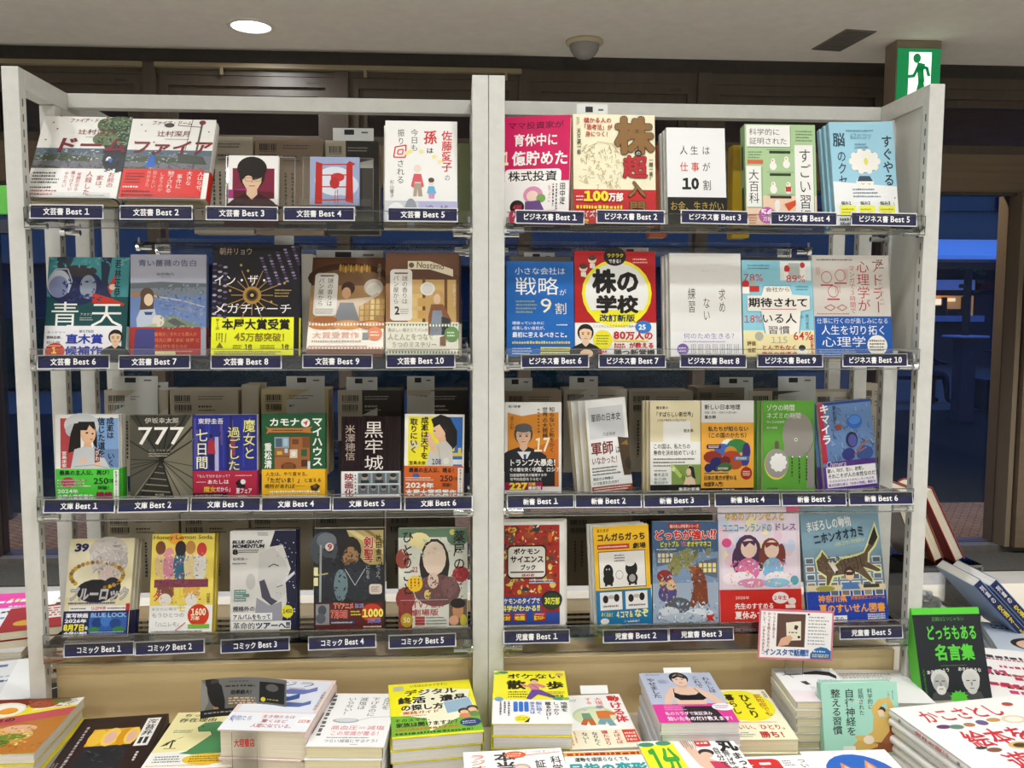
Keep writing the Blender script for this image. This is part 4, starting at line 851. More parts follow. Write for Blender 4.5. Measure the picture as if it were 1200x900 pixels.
c.E(5, 25, 5, 4, 'c8302c').E(15, 25, 5, 4, 'b4b8b4').R(10, 27, 24, 33, 'c8302c').R(0, 28, 10, 35, 'f2f0ec').lines(8, 4, 42, 10, 2, '5a8a9a').V('飯川修司', 88, 56, 93, 72, '4a6a74').lines(76, 26, 95, 32, 2, '5a8a9a').E(22, 79, 6, 4.5, 'b4b4a8').E(82, 94, 8, 6, 'f2eee2').E(82, 91, 5, 3, '3a3634').V('未来が変わる', 94, 77, 99, 97, 'c8302c', .02)
stand('paperback_book', 'light blue and cream paperback with red percentages and black characters', (871.7, 418), (955, 418), 305, 9, .03, .017, c, zmin=1.3685, side='L', cover='8ecbdc')
c = A().R(0, 0, 100, 100, 'd4cec6'); b = A()
c.V('アドラー', 76, 4, 92, 58, 'a8282c', .0).V('心理学が', 57, 5, 74, 56, 'b03034', .0).V('マンガで３時間で', 47, 10, 55, 58, 'b84a48').lines(6, 3, 54, 6, 1, '4a4640').lines(84, 3, 94, 14, 3, '6a645c').lines(86, 18, 92, 50, 8, 'b8aca4')
for (u, v) in ((18, 22), (36, 20), (26, 36)): c.E(u, v, 7, 6, 'b8545c').E(u, v, 6.2, 5.2, 'd4cec6').R(u - 8, v + 7, u + 8, v + 8.4, 'b83a48')
c.L([(14, 52), (22, 49), (28, 52), (22, 55), (14, 52)], 1, 'b8545c').L([(30, 52), (37, 49), (43, 52), (37, 55), (30, 52)], 1, 'b8545c').vlines(40, 14, 46, 26, 3, 'c08a84').vlines(4, 12, 10, 22, 3, 'c08a84').vlines(28, 30, 36, 40, 3, 'c08a84').lines(4, 57, 50, 59, 1, 'b8545c')
b.T('仕事に行くのが楽しみになる', 3, 62, 96, 68, 'dfe6f0').T('人生を切り拓く', 8, 69, 93, 79, 'eef0f2', .0).T('心理学', 8, 80, 66, 91, 'eef0f2', .0).lines(5, 92, 58, 99, 3, 'a8c0e0').E(80, 89, 13, 10, 'eeeae0').lines(70, 83, 90, 95, 4, '5a564c', .6, .1)
stand('paperback_book', 'beige paperback with red vertical characters and blue band, beside the right posts', (955.8, 418), (1046.5, 418), 299.3, 10, .03, .016, c, zmin=1.3685, side='L', cover='d0cac2', band=(60.5, 99.4, '1c58a8', b))
# ---- pocket paperbacks, third shelf, left bay
c = A().R(0, 0, 100, 100, 'eeedea').R(8, 4, 30, 62, 'b04248').R(60, 4, 100, 62, '7fa4d4').R(70, 40, 100, 62, '6a88b4')
c.E(42, 12, 28, 14, 'c9cdd0').E(30, 18, 14, 8, 'b9bdc2').P([(30, 10), (62, 8), (66, 24), (66, 40), (60, 34), (56, 14), (40, 16), (40, 40), (20, 44), (24, 22)], '1a1616').E(52, 22, 12, 12, 'e6bd9a').P([(36, 8), (62, 8), (62, 18), (54, 12), (50, 18), (40, 18)], '1a1616').E(50, 21, 2.4, 1, '2a2220', 8).E(59, 22, 2, 1, '2a2220', 8).R(55, 28, 59, 29, 'b8584a').P([(46, 32), (56, 32), (58, 38), (44, 38)], 'e0b490')
c.P([(30, 40), (44, 37), (64, 38), (76, 48), (86, 62), (24, 62)], 'c6c9cc').P([(62, 38), (70, 42), (70, 58), (62, 58)], '6a2e34').V('びわ', 63, 41, 69, 54, 'f0e8e0', .02).P([(36, 52), (48, 50), (50, 54), (40, 56)], 'e6bd9a').P([(60, 56), (70, 54), (72, 58), (62, 60)], 'e6bd9a').L([(30, 60), (60, 58), (84, 62)], .8, '8a8e92')
c.V('成瀬は', 81, 3, 93, 28, '1c2434', .025).V('信じた道を', 67, 3, 79, 50, '1c2434', .025).V('いく', 82, 44, 94, 60, '1c2434', .02).V('宮島未奈', 10, 42, 18, 61, 'f2e8e4', .02)
b = A().T('最高の主人公、再び！', 6, 64, 90, 70, '163818', .03).E(20, 78, 11, 6, 'a83a50').lines(3, 74, 56, 84, 3, 'f0e2da').lines(5, 74, 52, 84, 3, '8a4a4a', .35).T('250', 60, 73, 84, 81, '163818', .025).T('万部', 84, 74, 92, 79, '163818', .01).T('突破！', 66, 82, 90, 87, '163818', .02).T('2024年', 3, 86, 36, 91, 'eef6ea', .025).T('本屋大賞受賞作', 3, 92, 60, 98, 'eef6ea', .025).T('続編', 64, 89, 90, 98, '96204a', .05).R(92, 64, 100, 98, 'f0f0ea').V('新潮文庫の100冊', 94, 65, 98, 97, '2a3a2a', .01)
stand('pocket_paperback', 'bunko paperback with a drawn girl in a grey sweater and bright green band', (65.5, 585), (139.5, 585), 486, 4, .03, .011, c, zmin=1.1155, cover='e6e4e2', band=(62.5, 99.6, '4cc53c', b), copies=2, cdx=.0005, clab='green-banded girl paperback')
c = A().R(0, 0, 100, 100, '5f5c4f').P([(0, 0), (100, 0), (50, 53)], '38362f').P([(0, 0), (50, 53), (0, 100)], '4f4d42').P([(100, 0), (100, 100), (50, 53)], '716d5c').P([(50, 53), (0, 100), (100, 100)], '807b68').P([(50, 53), (70, 100), (20, 100), (4, 100)], '2e2c26')
for (a_, q, w_) in (((50, 53), (0, 30), 1.6), ((50, 53), (0, 52), 1.2), ((50, 53), (0, 58), 1), ((50, 53), (0, 63), 1.2), ((50, 53), (0, 72), 1.6), ((50, 53), (100, 60), 1), ((50, 53), (100, 74), 1.4), ((50, 53), (100, 88), 1.2), ((50, 53), (70, 100), 3), ((50, 53), (84, 100), 1.4), ((50, 53), (14, 100), 3), ((50, 53), (40, 0), 1.5), ((50, 53), (66, 0), 2.2), ((50, 53), (90, 0), 3), ((50, 53), (100, 14), 3.4), ((50, 53), (100, 30), 2.2), ((50, 53), (10, 0), 2)): c.L([a_, q], w_, '1c1b18')
for k in range(6): c.L([(46 - k * 7, 60 + k * 7), (52 + k * 3, 61 + k * 7.4)], .8 + k * .3, '8f8a76')
for k in range(5): c.L([(58 + k * 9, 10 + k * 7), (70 + k * 8, 4 + k * 6)], 1, '8a8674')
c.E(50, 53, 4.5, 3.4, '14130f').T('伊坂幸太郎', 24, 3, 79, 10, 'dcd8ca').T('777', 12, 13, 88, 37, 'f4f2ea', .01, sk=.05).T('トリプルセブン', 30, 40, 68, 42.5, 'b8b4a4').lines(30, 44, 68, 49, 2, 'b8b4a4').T('角川文庫', 40, 92, 54, 94.5, 'd8d4c8')
stand('pocket_paperback', 'olive-grey bunko paperback looking down a lift shaft, three large white sevens', (152.7, 585), (226, 585), 486.3, 4, .03, .02, c, zmin=1.1155, cover='5a574b')
c = A().R(0, 0, 100, 100, '232a86'); r_ = random.Random(9)
for k in range(26): u = 100 * r_.random(); c.R(u, 70 * r_.random() * .7, u + 1.6 + 3 * r_.random(), 20 + 48 * r_.random(), ('2f3aa0', '4a4aa4', '1a1e60', '5a4c8c')[k % 4])
c.R(34, 26, 40, 66, 'b4b0d8').R(52, 22, 56, 66, '1a1c58').E(28, 25, 3, 2.6, '2a1a22').P([(24, 30), (33, 30), (35, 46), (22, 46)], 'a82a38').P([(24, 46), (33, 46), (32, 64), (25, 64)], '1c1a50').E(62, 27, 3, 2.4, 'a84a58').R(59, 30, 66, 48, '8a3a58')
c.T('東野圭吾', 8, 4, 48, 11, 'e8e6ee', .01).V('魔女と', 78, 5, 98, 53, 'e2de8c', .008, '14123c', .03).V('過ごした', 54, 14, 74, 66, 'e2de8c', .008, '14123c', .03).V('七日間', 4, 16, 24, 64, 'ecebd0', .008, '14123c', .03)
b = A().T('「なんで分かるかって？', 4, 70, 60, 74, 'f2e6ea').T('あたしは', 22, 76, 56, 81.5, 'f6ecee', .015).L([(5, 79), (20, 79)], .7, 'f2e6ea').T('魔女', 16, 84, 36, 91, 'e8c83a', .015).T('だから」', 36, 84.5, 62, 90.5, 'f6ecee', .015).R(0, 92, 54, 99.5, '1a1014').lines(3, 93, 50, 98.5, 2, 'e0d4d4').lines(66, 70, 92, 73, 1, 'f2b0b8').P([(66, 80), (72, 76), (80, 80), (82, 86), (70, 86)], '1c1418').E(78, 79, 4, 3, 'f0eae6').T('夏フェア', 67, 86, 92, 93, 'f6ecee', .02).lines(70, 94, 88, 97, 1, 'f2d0d4')
stand('pocket_paperback', 'deep blue bunko paperback with yellow characters and crimson band', (226.6, 583), (301.5, 583), 486, 4, .03, .018, c, zmin=1.1155, cover='d8d6da', band=(66, 99.6, 'ad1f3e', b))
c = A().R(0, 0, 100, 100, '1d5432').R(20, 27, 76, 70, '9a6238').R(20, 27, 43, 40, '86a4b8').R(22, 29, 32, 39, '50606e').R(34, 29, 41, 38, 'a8c4d4').L([(20, 27), (76, 27), (76, 70)], 1.2, '5c3418').L([(44, 27), (44, 50), (20, 50)], 1, '5c3418').R(48, 30, 58, 36, '6a3f20').R(64, 28, 75, 40, '7e4c28').R(24, 44, 32, 48, 'c4b04a').R(44, 42, 56, 52, 'd4ccb8').E(50, 47, 3.6, 3, 'e8e4d4').R(36, 41, 41, 46, 'bcd0d8').R(62, 42, 71, 50, '2f5a34').E(42, 62, 12, 5, '5c3418').R(34, 58, 50, 66, '7a4824').R(62, 54, 72, 62, '4e2c14').R(72, 56, 76, 66, 'c8d4d8')
c.T('カモナ', 12, 5, 60, 15, 'eef0e8', .03).E(69, 11, 7, 5, 'e8e4e0').P([(65, 11), (73, 8), (70, 15), (68, 12)], 'b8382c').V('マイハウス', 79, 4, 96, 62, 'eef0e8', .03).P([(6, 15), (12, 17), (70, 17), (80, 15), (76, 19), (80, 23), (60, 22), (12, 22), (7, 24), (10, 19)], 'b8763a').lines(16, 18, 70, 21, 1, '3a220e').V('重松清', 4, 34, 16, 64, 'eef0e8', .025)
b = A().T('人生は、やり直せる。', 6, 68, 76, 73, '4a3c10', .01).T('「ただいま！」', 4, 74.5, 64, 81, '3a2e0c', .02).T('と言える', 66, 75.5, 94, 80.5, '3a2e0c', .01).T('場所があれば──', 4, 82, 68, 87.5, '3a2e0c', .01).lines(12, 89, 92, 97, 2, 'f8f0c8', .7, .1).P([(76, 85), (86, 82), (92, 85), (86, 91), (78, 90)], '3c2c12').E(83, 85, 3, 2, '7a5a24')
stand('pocket_paperback', 'dark green bunko paperback with a room plan and yellow band', (307, 582), (381.5, 582), 484.5, 4, .03, .018, c, zmin=1.1155, cover='1d5432', band=(65, 99.6, 'ecb423', b))
c = A().R(0, 0, 100, 100, '1c0f14')
for k in range(18): c.L([(2 + 5.6 * k, 0), (1 + 5.6 * k + (k % 3), 66)], .5, ('301820', '26141a', '3a1c26')[k % 3])
c.T('黒', 38, 5, 72, 27, 'e2dcd4', .0).T('牢', 38, 27, 72, 46, 'e2dcd4', .0).T('城', 38, 47, 72, 66, 'e2dcd4', .0).V('米澤穂信', 6, 10, 24, 54, 'b8a89c', .0)
b = A().V('映画化', 5, 69, 21, 98, '8a2430', .02).R(28, 69, 98, 82, '9aa4a6').R(28, 83.5, 98, 95, '9aa4a6')
for k in range(3): b.R(29 + 24 * k, 69.4, 50 + 24 * k, 81.6, ('707c80', '5c6870', '687478')[k]); b.E(40 + 24 * k, 74, 5, 3.4, 'b09a86').E(40 + 24 * k, 72, 5.4, 2.6, '262a2c').R(33 + 24 * k, 78, 47 + 24 * k, 81.6, '2a3034')
for k in range(4): b.R(29 + 17.6 * k, 84, 44.6 + 17.6 * k, 94.6, '5e6a70'); b.E(37 + 17.6 * k, 88, 3.8, 2.6, 'a8927e').E(37 + 17.6 * k, 86.4, 4, 2, '22262a')
b.lines(8, 96.5, 96, 98.5, 1, 'b85a60').lines(23, 70, 26, 95, 6, '5a5a5a')
stand('pocket_paperback', 'black glossy bunko paperback with white band of small portrait photos', (399.8, 578), (469, 578), 488, 7, .03, .014, c, zmin=1.1155, cover='1c0f14', band=(67, 99, 'e8e6e4', b), rough=.1)
c = A().R(0, 0, 100, 100, 'eeece4').R(6, 3, 66, 62, 'ede02c').R(66, 3, 97, 62, '2f68b4').R(70, 46, 97, 50, 'd8c23c').R(78, 38, 84, 44, 'e0c83c').R(90, 40, 95, 46, 'e0c83c').R(66, 54, 97, 60, 'd4d8d8').P([(44, 6), (60, 0), (76, 4), (88, 20), (88, 36), (78, 44), (70, 34), (68, 24), (64, 20), (48, 14)], '1a1717').E(58, 20, 11, 10, 'e6bf9c').P([(46, 6), (66, 4), (70, 26), (66, 20), (58, 12), (48, 16)], '1a1717').E(50, 20, 1.6, 1, '2a2220', 8).P([(54, 28), (68, 26), (70, 34), (58, 34)], 'e2b894').P([(48, 36), (70, 32), (80, 40), (82, 62), (36, 62), (42, 44)], 'c8c6bf').P([(50, 48), (40, 36), (36, 30), (42, 26), (48, 30), (56, 44)], 'e6bf9c').E(39, 26, 6, 4, 'e6bf9c').E(16, 37, 9, 5, 'ded6a0').T('108', 46, 53, 62, 61, '2a3c6a', .03).E(70, 56, 5, 4, 'd8d6d0').L([(56, 38), (62, 62)], .6, '8a8882')
c.V('成瀬は天下を', 27, 3, 40, 54, '26220c', .03).V('取りにいく', 9, 5, 22, 47, '26220c', .03).T('宮島未奈', 8, 56, 36, 61, '3a3410', .02)
b = A().T('最高の主人公、現る！', 8, 64, 88, 70, '2a1408', .03).E(20, 74, 6, 3, '3a5a9a').lines(3, 75, 50, 80, 2, 'f0e2d4').T('250', 60, 73, 82, 81, '3a1c0c', .025).T('万部', 82, 75, 90, 79, '3a1c0c', .01).T('突破！', 64, 82, 84, 87, '3a1c0c', .02).T('2024年', 3, 82, 50, 89, 'f6f0ea', .04).T('本屋大賞受賞作', 3, 90, 88, 98, 'f6f0ea', .04).R(90, 64, 98.5, 98, 'eceae4').V('新潮文庫の100冊', 92.5, 65, 96.5, 97, '2a2a2a', .01)
stand('pocket_paperback', 'bunko paperback with a drawn ponytailed girl and orange band, beside the middle posts', (473, 579), (543, 579), 485.5, 5, .03, .013, c, zmin=1.1155, roll=1.0, cover='e9e5d8', band=(62, 99, 'cc6024', b))
# ---- pocket non-fiction, third shelf, right bay (narrow tall format)
c = A().R(0, 0, 100, 100, 'e9e7e3').P([(5, 11), (30, 15), (60, 12), (95, 11), (95, 97), (5, 97)], 'd88a2a').P([(5, 60), (95, 40), (95, 97), (5, 97)], 'c8701e').R(0, 93, 100, 100, 'e9e7e3')
c.who(33, 36, 14, 'd8b094', '4a4a4c', '22242e', .62, shoulder=1.25).P([(22, 54), (46, 54), (36, 66)], 'e6e8ea').P([(33, 57), (38, 57), (37, 66), (34, 66)], '3a3c64').R(0, 62, 88, 92, '1f222b').E(33, 28, 15, 5, '5a5a5c')
c.T('角川新書', 6, 3, 28, 6, '3a3a3a', .01).V('知らないと恥をかく', 78, 5, 88, 55, '3a2a14', .015).V('世界の大問題', 66, 5, 76, 40, '3a2a14', .015).V('池上彰', 9, 15, 16, 30, '5a3a14').lines(58, 6, 62, 34, 8, '4a3418').T('17', 52, 38, 80, 56, 'f2e6c8', .02, sk=.1)
c.T('トランプ大暴走！', 7, 62, 96, 70, 'f4f2ee', .03).T('その闇を突く', 8, 71.5, 48, 76, 'f4f2ee', .025).T('中国、ロシア', 48, 71, 98, 76.5, 'f4f2ee', .03).T('四度国際秩序が崩壊する中', 9, 78, 74, 81.5, 'eeeae4', .025).T('世界的危機をうらむく', 9, 82.5, 66, 86, 'eeeae4', .025).R(0, 87.5, 66, 96, '9c1a4c').T('227', 8, 88, 40, 96.5, 'f4e63a', .06).T('万部', 41, 88, 54, 91.5, 'f4e63a', .03).T('最新版', 41, 92, 64, 96, 'f4f2ee', .04)
stand('shinsho_paperback', 'orange narrow paperback with a grey-haired man in a dark suit, beside middle posts', (591.5, 577), (658, 577), 471.5, 4, .055, .016, c, zmin=1.116, cover='e4e2de')
c = A().R(0, 0, 100, 100, 'efefee').R(6, 8, 92, 42, 'd2d4d8').T('軍師の日本史', 12, 15, 86, 24, '2a2a2c', .01).T('乃至政彦', 38, 36, 70, 40, '3a3a3c').T('軍師', 6, 45, 62, 60, '7a2a2c', .02).T('は', 66, 51, 78, 60, '3a2a2a', .01).T('いなかった！', 6, 61, 76, 70, '7a2a2c', .01).lines(6, 72, 76, 82, 3, '5a5a5a').T('現在の人物像は', 6, 83.5, 56, 87, '2f5a3c', .01).T('いつ生まれたのか？', 6, 88, 72, 92, '2f5a3c', .01).P([(74, 42), (100, 44), (100, 84), (82, 84), (78, 66)], '4a3a26').E(90, 58, 7, 6, '7a6040').E(92, 72, 9, 8, '2c2a22').P([(80, 50), (96, 46), (98, 52)], '8a6a3c').R(2, 93.5, 100, 100, '8f3a28').lines(6, 94.2, 96, 99.4, 2, 'f0ddd4', .6, .1)
def curl_left(p, w, h):
    k = .5 - p.x / w; return Vector((p.x + .004 * k, p.y - .022 * (k ** 2) * (.3 + .7 * p.z / h), p.z))
stand('shinsho_paperback', 'white narrow paperback, its cover curled open and fore-edge showing, grey title panel', (690, 575.5), (741.5, 575.5), 467, 4, .055, .014, c, zmin=1.119, side='R', cover='ecebe8', pages='efe4c2', roll=-5, bend=curl_left, copies=2, cdx=-.011, clab='curled white narrow book')
c = A().R(0, 0, 100, 100, 'e4d9b4').R(26, 22, 80, 45, 'efeeea').R(0, 45, 100, 92, 'efeeea').R(0, 94, 100, 100, '15130f').R(0, 92, 100, 94.5, '15130f')
c.T('堤未果の', 12, 6, 36, 9.5, '3a3428', .02).T('「すばらしい新世界」', 8, 12, 90, 18, '2a2620', .02).T('少子化や格差なんか気にするな', 14, 20, 72, 23, '3a3428').T('堤未果', 66, 31, 86, 35, '3a3428', .01).T('この国は、私たちの', 6, 47, 80, 53, '2a2a2a', .01).T('寿命を決め始めている！', 6, 54, 96, 60, '2a2a2a', .01).lines(6, 62, 88, 73, 3, '5a5a5a').lines(8, 75, 34, 78, 1, '5a6a62').T('養老孟司', 7, 79, 36, 83, '5a7468').T('永江朗', 7, 84, 32, 87.5, '5a7468').T('萬田緑平', 7, 88, 36, 91.5, '5a7468').R(42, 70, 100, 92, '7f9a4c')
for k in range(16): c.E(44 + (k * 13 % 36), 72 + (k * 7 % 19), 4, 2.6, ('b4cc70', '6a8a34', 'd8e2a4')[k % 3], 8)
c.P([(72, 76), (78, 71), (86, 73), (90, 86), (84, 84), (80, 78)], '1d1815').E(76, 78, 5, 4, 'e6c4a4').P([(66, 92), (70, 85), (80, 83), (88, 86), (90, 92)], 'e8c8b0').T('集英社新書', 56, 95, 98, 99.3, 'e8e6e0', .02)
stand('shinsho_paperback', 'cream and white narrow paperback with a woman among leaves and black foot', (762, 577), (821, 577), 469.5, 5, .055, .012, c, zmin=1.116, cover='e4d9b4', copies=2, cdx=-.004, clab='cream narrow book with a black foot')
c = A().R(0, 0, 100, 100, 'dbdad6').R(0, 24, 100, 96, 'e6a83e').R(0, 96, 100, 100, '17140f').T('新しい日本地理', 6, 4, 74, 10, '2a2a2a', .02).T('地図・統計・地形から読み解く', 6, 11.5, 70, 14.5, '3a3a3a').T('重永瞬', 6, 16, 28, 20, '2a2a2a', .02).T('私たちが知らない', 13, 28, 90, 34, '2a2210', .025).T('（このくにのかたち）'.replace('くに', '国'), 8, 35, 92, 41, '2a2210', .02)
for (u, v, a_, b_, h) in ((52, 48, 14, 6, 'e8e4da'), (68, 50, 20, 8, '2f7a3c'), (40, 54, 16, 7, '3a62b0'), (86, 56, 8, 10, '3a2a6a'), (56, 56, 12, 6, 'b8862c'), (22, 62, 18, 7, '8a2a1c'), (58, 62, 18, 7, 'a83a20'), (80, 66, 12, 6, '2a3a8a'), (30, 70, 14, 8, '1c2260'), (64, 70, 14, 6, 'a8481c'), (14, 74, 8, 5, '1c2260'), (46, 66, 10, 5, '6a1c20'), (46, 73, 14, 5, '3a6a34')): c.E(u, v, a_, b_, h, 11)
for (u0, v0, u1, v1, h) in ((10, 48, 38, 53, '5a1c4c'), (62, 61, 92, 66, '3a6a9a'), (28, 72, 56, 77, '2f5a34')): c.RR(u0, v0, u1, v1, h, 3, .6).lines(u0 + 4, v0 + 1, u1 - 4, v1 - 1, 2, 'f0e8e4', .6, .1)
c.E(86, 80, 11, 7, 'a8281c').lines(79, 77, 93, 83, 3, 'f2d8c0', .6, .1).L([(84, 73), (90, 69)], 1.4, 'a8281c').lines(6, 78.5, 54, 81, 1, '4a3c14').T('日本の見方が変わる', 5, 82, 68, 87.5, '2a2210', .02).T('地理学入門！', 5, 89, 46, 94.5, '2a2210', .02).T('SB新書', 40, 96.8, 64, 99.4, 'e6e2da')
stand('shinsho_paperback', 'amber narrow paperback with a colourful patchwork map below a grey title strip', (821.5, 577), (883, 577), 469.5, 4, .055, .014, c, zmin=1.116, cover='dbdad6')
c = A().R(0, 0, 100, 100, '589a34').E(68, 38, 30, 25, '8f8a84').P([(44, 30), (40, 60), (52, 62), (60, 52)], '8f8a84').P([(88, 48), (98, 50), (100, 96), (84, 96)], '8a867f').L([(96, 20), (99, 44), (90, 56), (78, 60)], .8, '4a4844').E(64, 43, 3, 2, 'e8e4c8').E(64, 43, 1.6, 1.1, '2a2a24').E(26, 70, 23, 17, 'e2d25a').E(27, 69, 23, 16, '989490').E(30, 68, 15, 9.5, 'eeedea')
for k in range(10): c.E(30 + 13 * math.cos(k * .63), 68 + 8 * math.sin(k * .63), 4, 2.6, 'eeedea', 8)
c.E(27, 47, 4, 3, '5a5a44').R(23, 48, 31, 53, '5a5a44').T('ゾウの時間', 7, 4, 62, 11.5, 'e8eadc').T('ネズミの時間', 7, 13, 74, 20, 'dfe3d2').T('サイズの生物学', 7, 22, 42, 25, 'dfe3d2').T('本川達雄', 7, 28.5, 28, 31, 'dfe3d2').T('中公新書', 8, 95.5, 28, 98, '2a3a1c')
for u in (52, 66, 80): c.vlines(u, 62, u + 9, 92, 1, '2a3a1c', .35, u).E(u + 5, 62, 1.4, 1, 'eeedea', 8)
stand('shinsho_paperback', 'green narrow paperback with flat grey elephant and round pale shapes', (894, 577), (954.5, 577), 469.5, 5, .05, .012, c, zmin=1.116, cover='589a34', copies=2, cdx=-.004, clab='green narrow book with a grey elephant')
c = A().R(0, 0, 100, 100, '5f7fae').P([(0, 0), (9, 0), (10, 68), (0, 68)], 'b02848').R(9, 0, 100, 3, '23407e'); r_ = random.Random(12)
for k in range(60):
    u, v = 14 + 82 * r_.random(), 4 + 62 * r_.random(); c.L([(u, v), (u + 10 * (r_.random() - .3), v + 5 * r_.random()), (u + 12 * (r_.random() - .3), v + 8 * r_.random())], .9, ('2b3c58', '8aa4c8', '24304a', 'a8bcd4', '3e5678')[k % 5])
c.E(66, 24, 14, 8, '2f62b4').E(66, 22, 11, 5, '4a80cc').E(58, 44, 11, 9, '1c2038').E(59, 45, 8, 7, '4a4c94').E(50, 60, 12, 7, '2a3078').E(80, 60, 16, 8, '34508c').L([(60, 62), (78, 50), (90, 46)], 2.4, 'a85c3c').L([(70, 58), (84, 54)], 1.4, 'b87a50').R(30, 26, 40, 32, '8a4030')
c.V('キマイラ', 2, 1, 20, 47, 'f2f2f4', .03).V('夢枕獏', 26, 4, 33, 22, '1c2438').P([(6, 67), (100, 67), (100, 73), (6, 73)], '4c2a7a').T('Chimera', 6, 66, 44, 74, 'd8d0e4', sk=.2)
b = A().R(5, 73, 98, 96, 'f0eeee').T('闘い、叫び、狂い、欲情し', 7, 74.5, 76, 79.5, '1c1a1c', .02).T('それこそが人の本性なのだ', 7, 80.5, 97, 86, '1c1a1c', .02).T('ただただひたすらおもしろいものを', 9, 87.5, 94, 90.5, '7a3ab0', .015).T('原点回帰を綴る「生命の物語」最新刊', 7, 91.5, 96, 95, '7a3ab0', .015)
stand('shinsho_paperback', 'blue ink-painted narrow paperback with crimson edge, leaning left beside right posts', (967, 575), (1029, 575.5), 469.5, 4, .05, .013, c, zmin=1.119, roll=-5.5, cover='5f7fae', copies=1, cdx=-.006, clab='blue ink-painted narrow book', band=(72.5, 99.3, '5a2f92', b))
# ---- comics, lowest shelf, left bay
def blobs(c, pts):
    for (u, v, a_, b_, h) in pts: c.E(u, v, a_, b_, h, 14)
c = A().R(0, 0, 100, 100, 'e2d8b0').R(0, 8, 60, 60, 'e8e0c2')
blobs(c, [(60, 12, 30, 14, 'c9c1bb'), (48, 22, 16, 12, 'd6d0cc'), (76, 24, 16, 12, 'b8b0ac'), (64, 34, 18, 14, 'd8c4bc'), (60, 22, 20, 8, 'c2bab6'), (46, 54, 30, 12, '231f24'), (70, 50, 14, 10, '2a262c')])
for k in range(26):
    t = 2.5 + k * .2; c.E(46 + 40 * math.cos(t), 36 + 17 * math.sin(t) * .8 + 2, 3.4, 2.2, ('c8a020', '8a6a18', 'a8824c')[k % 3], 8)
c.spk(34, 2, 92, 40, 130, ('d8d2ce', 'b4aca8', 'c8c0bc', 'ded8d4', 'a49c9a'), 2.6, 3, (62, 22, 32, 20)).spk(20, 44, 84, 62, 50, ('1c181e', '2e2830', '3a343c'), 2.2, 4)
c.T('39', 9, 5, 30, 14, '26265a', .06, sk=.1).T('ブルーロック', 6, 50, 97, 64, 'b9b7bc', .04, '5a585e', .03, sk=.15).lines(6, 64, 88, 68, 1, '3a4a8a').R(8, 69, 97, 74, 'ece8e4').T('U-20W杯', 42, 69.5, 64, 73.5, 'b8282c', .03).lines(10, 70, 40, 73, 1, '3a3a44').lines(66, 70, 94, 73, 1, '3a3a44').R(94, 67, 100, 74, 'b8282c')
b = A().R(40, 76, 97, 98, '2a3a80').R(40, 79, 97, 94, '2c58a0'); blobs(b, [(52, 86, 8, 5, '1c3a74'), (66, 84, 9, 6, '3a70b8'), (80, 87, 9, 5, '20427c'), (48, 93, 9, 3, '3a7a44'), (86, 93, 10, 3, '3a7a44')])
b.T('BLUE LOCK', 42, 76, 96, 81, '8ab0d4', .04).T('実写映画', 4, 76, 38, 81, 'f0f0f2', .03).T('2026年', 3, 82, 36, 86, 'f0f0f2', .04).T('8月7日', 2, 87, 34, 94, 'f2e43a', .05).T('金', 34, 89, 39, 93, 'f0f0f2', .02).T('全国公開!!', 3, 94.5, 38, 99, 'f0f0f2', .03).lines(42, 94.5, 96, 98, 2, 'c0cce0')
stand('comic_book', 'cream comic volume numbered 39 with navy film band, far left of the lowest shelf', (72, 746), (149.6, 746), 631, 17, .022, .014, c, zmin=.8735, cover='ddd6c0', band=(74, 99.6, '1f2450', b), copies=2, cdx=.001, clab='cream comic numbered 39')
c = A().R(0, 0, 100, 100, 'eae6de').R(2, 1, 98, 72, 'e8cf52').R(10, 5, 90, 70, 'f0e2a0').P([(0, 0), (100, 0), (100, 100), (0, 100)], 'ecd65e').R(0, 72, 100, 100, 'f0efec').E(38, 5, 12, 6, 'f2a83a')
blobs(c, [(15, 30, 10, 16, 'e2c48a'), (28, 34, 9, 15, 'd88aa0'), (46, 32, 11, 17, '3a6a8a'), (62, 32, 10, 16, 'e6d4a0'), (78, 33, 10, 16, 'e4e2dc'), (14, 14, 8, 7, '7a4a34'), (28, 20, 8, 6, 'e0949a'), (46, 15, 9, 8, '2e262a'), (62, 14, 8, 7, 'c08a4c'), (80, 16, 8, 7, 'c8403c'), (24, 58, 14, 10, '7a4a34'), (66, 58, 14, 10, 'd8a850'), (24, 66, 10, 6, 'e8e2da'), (66, 67, 10, 6, 'e8e2da')])
c.spk(8, 20, 90, 46, 140, ('e8d4a8', 'd89ab0', '4a7a98', 'f0e4c0', 'c8b8a4', 'a8809a'), 1.8, 5).spk(10, 54, 80, 70, 60, ('e8dcd0', '8a5a44', 'd8b070', 'f0e8e0'), 1.8, 6)
c.R(6, 46, 92, 54, '7a3a4c').spk(6, 46, 92, 54, 40, ('8a4a5c', '6a2e40'), 2, 7).T('Honey Lemon Soda', 2, 1, 97, 6, '5a4a2c', .0).T('レ', 44, 54, 58, 66, 'e8c84a', .03).T('ク', 4, 58, 18, 68, 'd8503c', .02).V('村田真優', 90, 60, 96, 70, '5a4a2c')
c.T('あなたに贈る', 3, 74, 44, 77, '9a9aa0').T('もうひとつの', 4, 79, 56, 84, '8a8a92').T('「ハニレモ」', 6, 88, 52, 93, '8a8a92').T('モ', 42, 70, 58, 79, 'e2d45a', .02).E(78, 82, 17, 11, 'cf3a1c').T('1600', 66, 75, 90, 83, 'f6e8c8', .04).T('万部', 66, 83, 80, 87, 'f6e8c8', .03).R(62, 91, 96, 95, '7ab83a').L([(42, 97), (58, 89)], 1.2, 'c83a3c').lines(4, 96.5, 92, 98.8, 1, '5a5a5a')
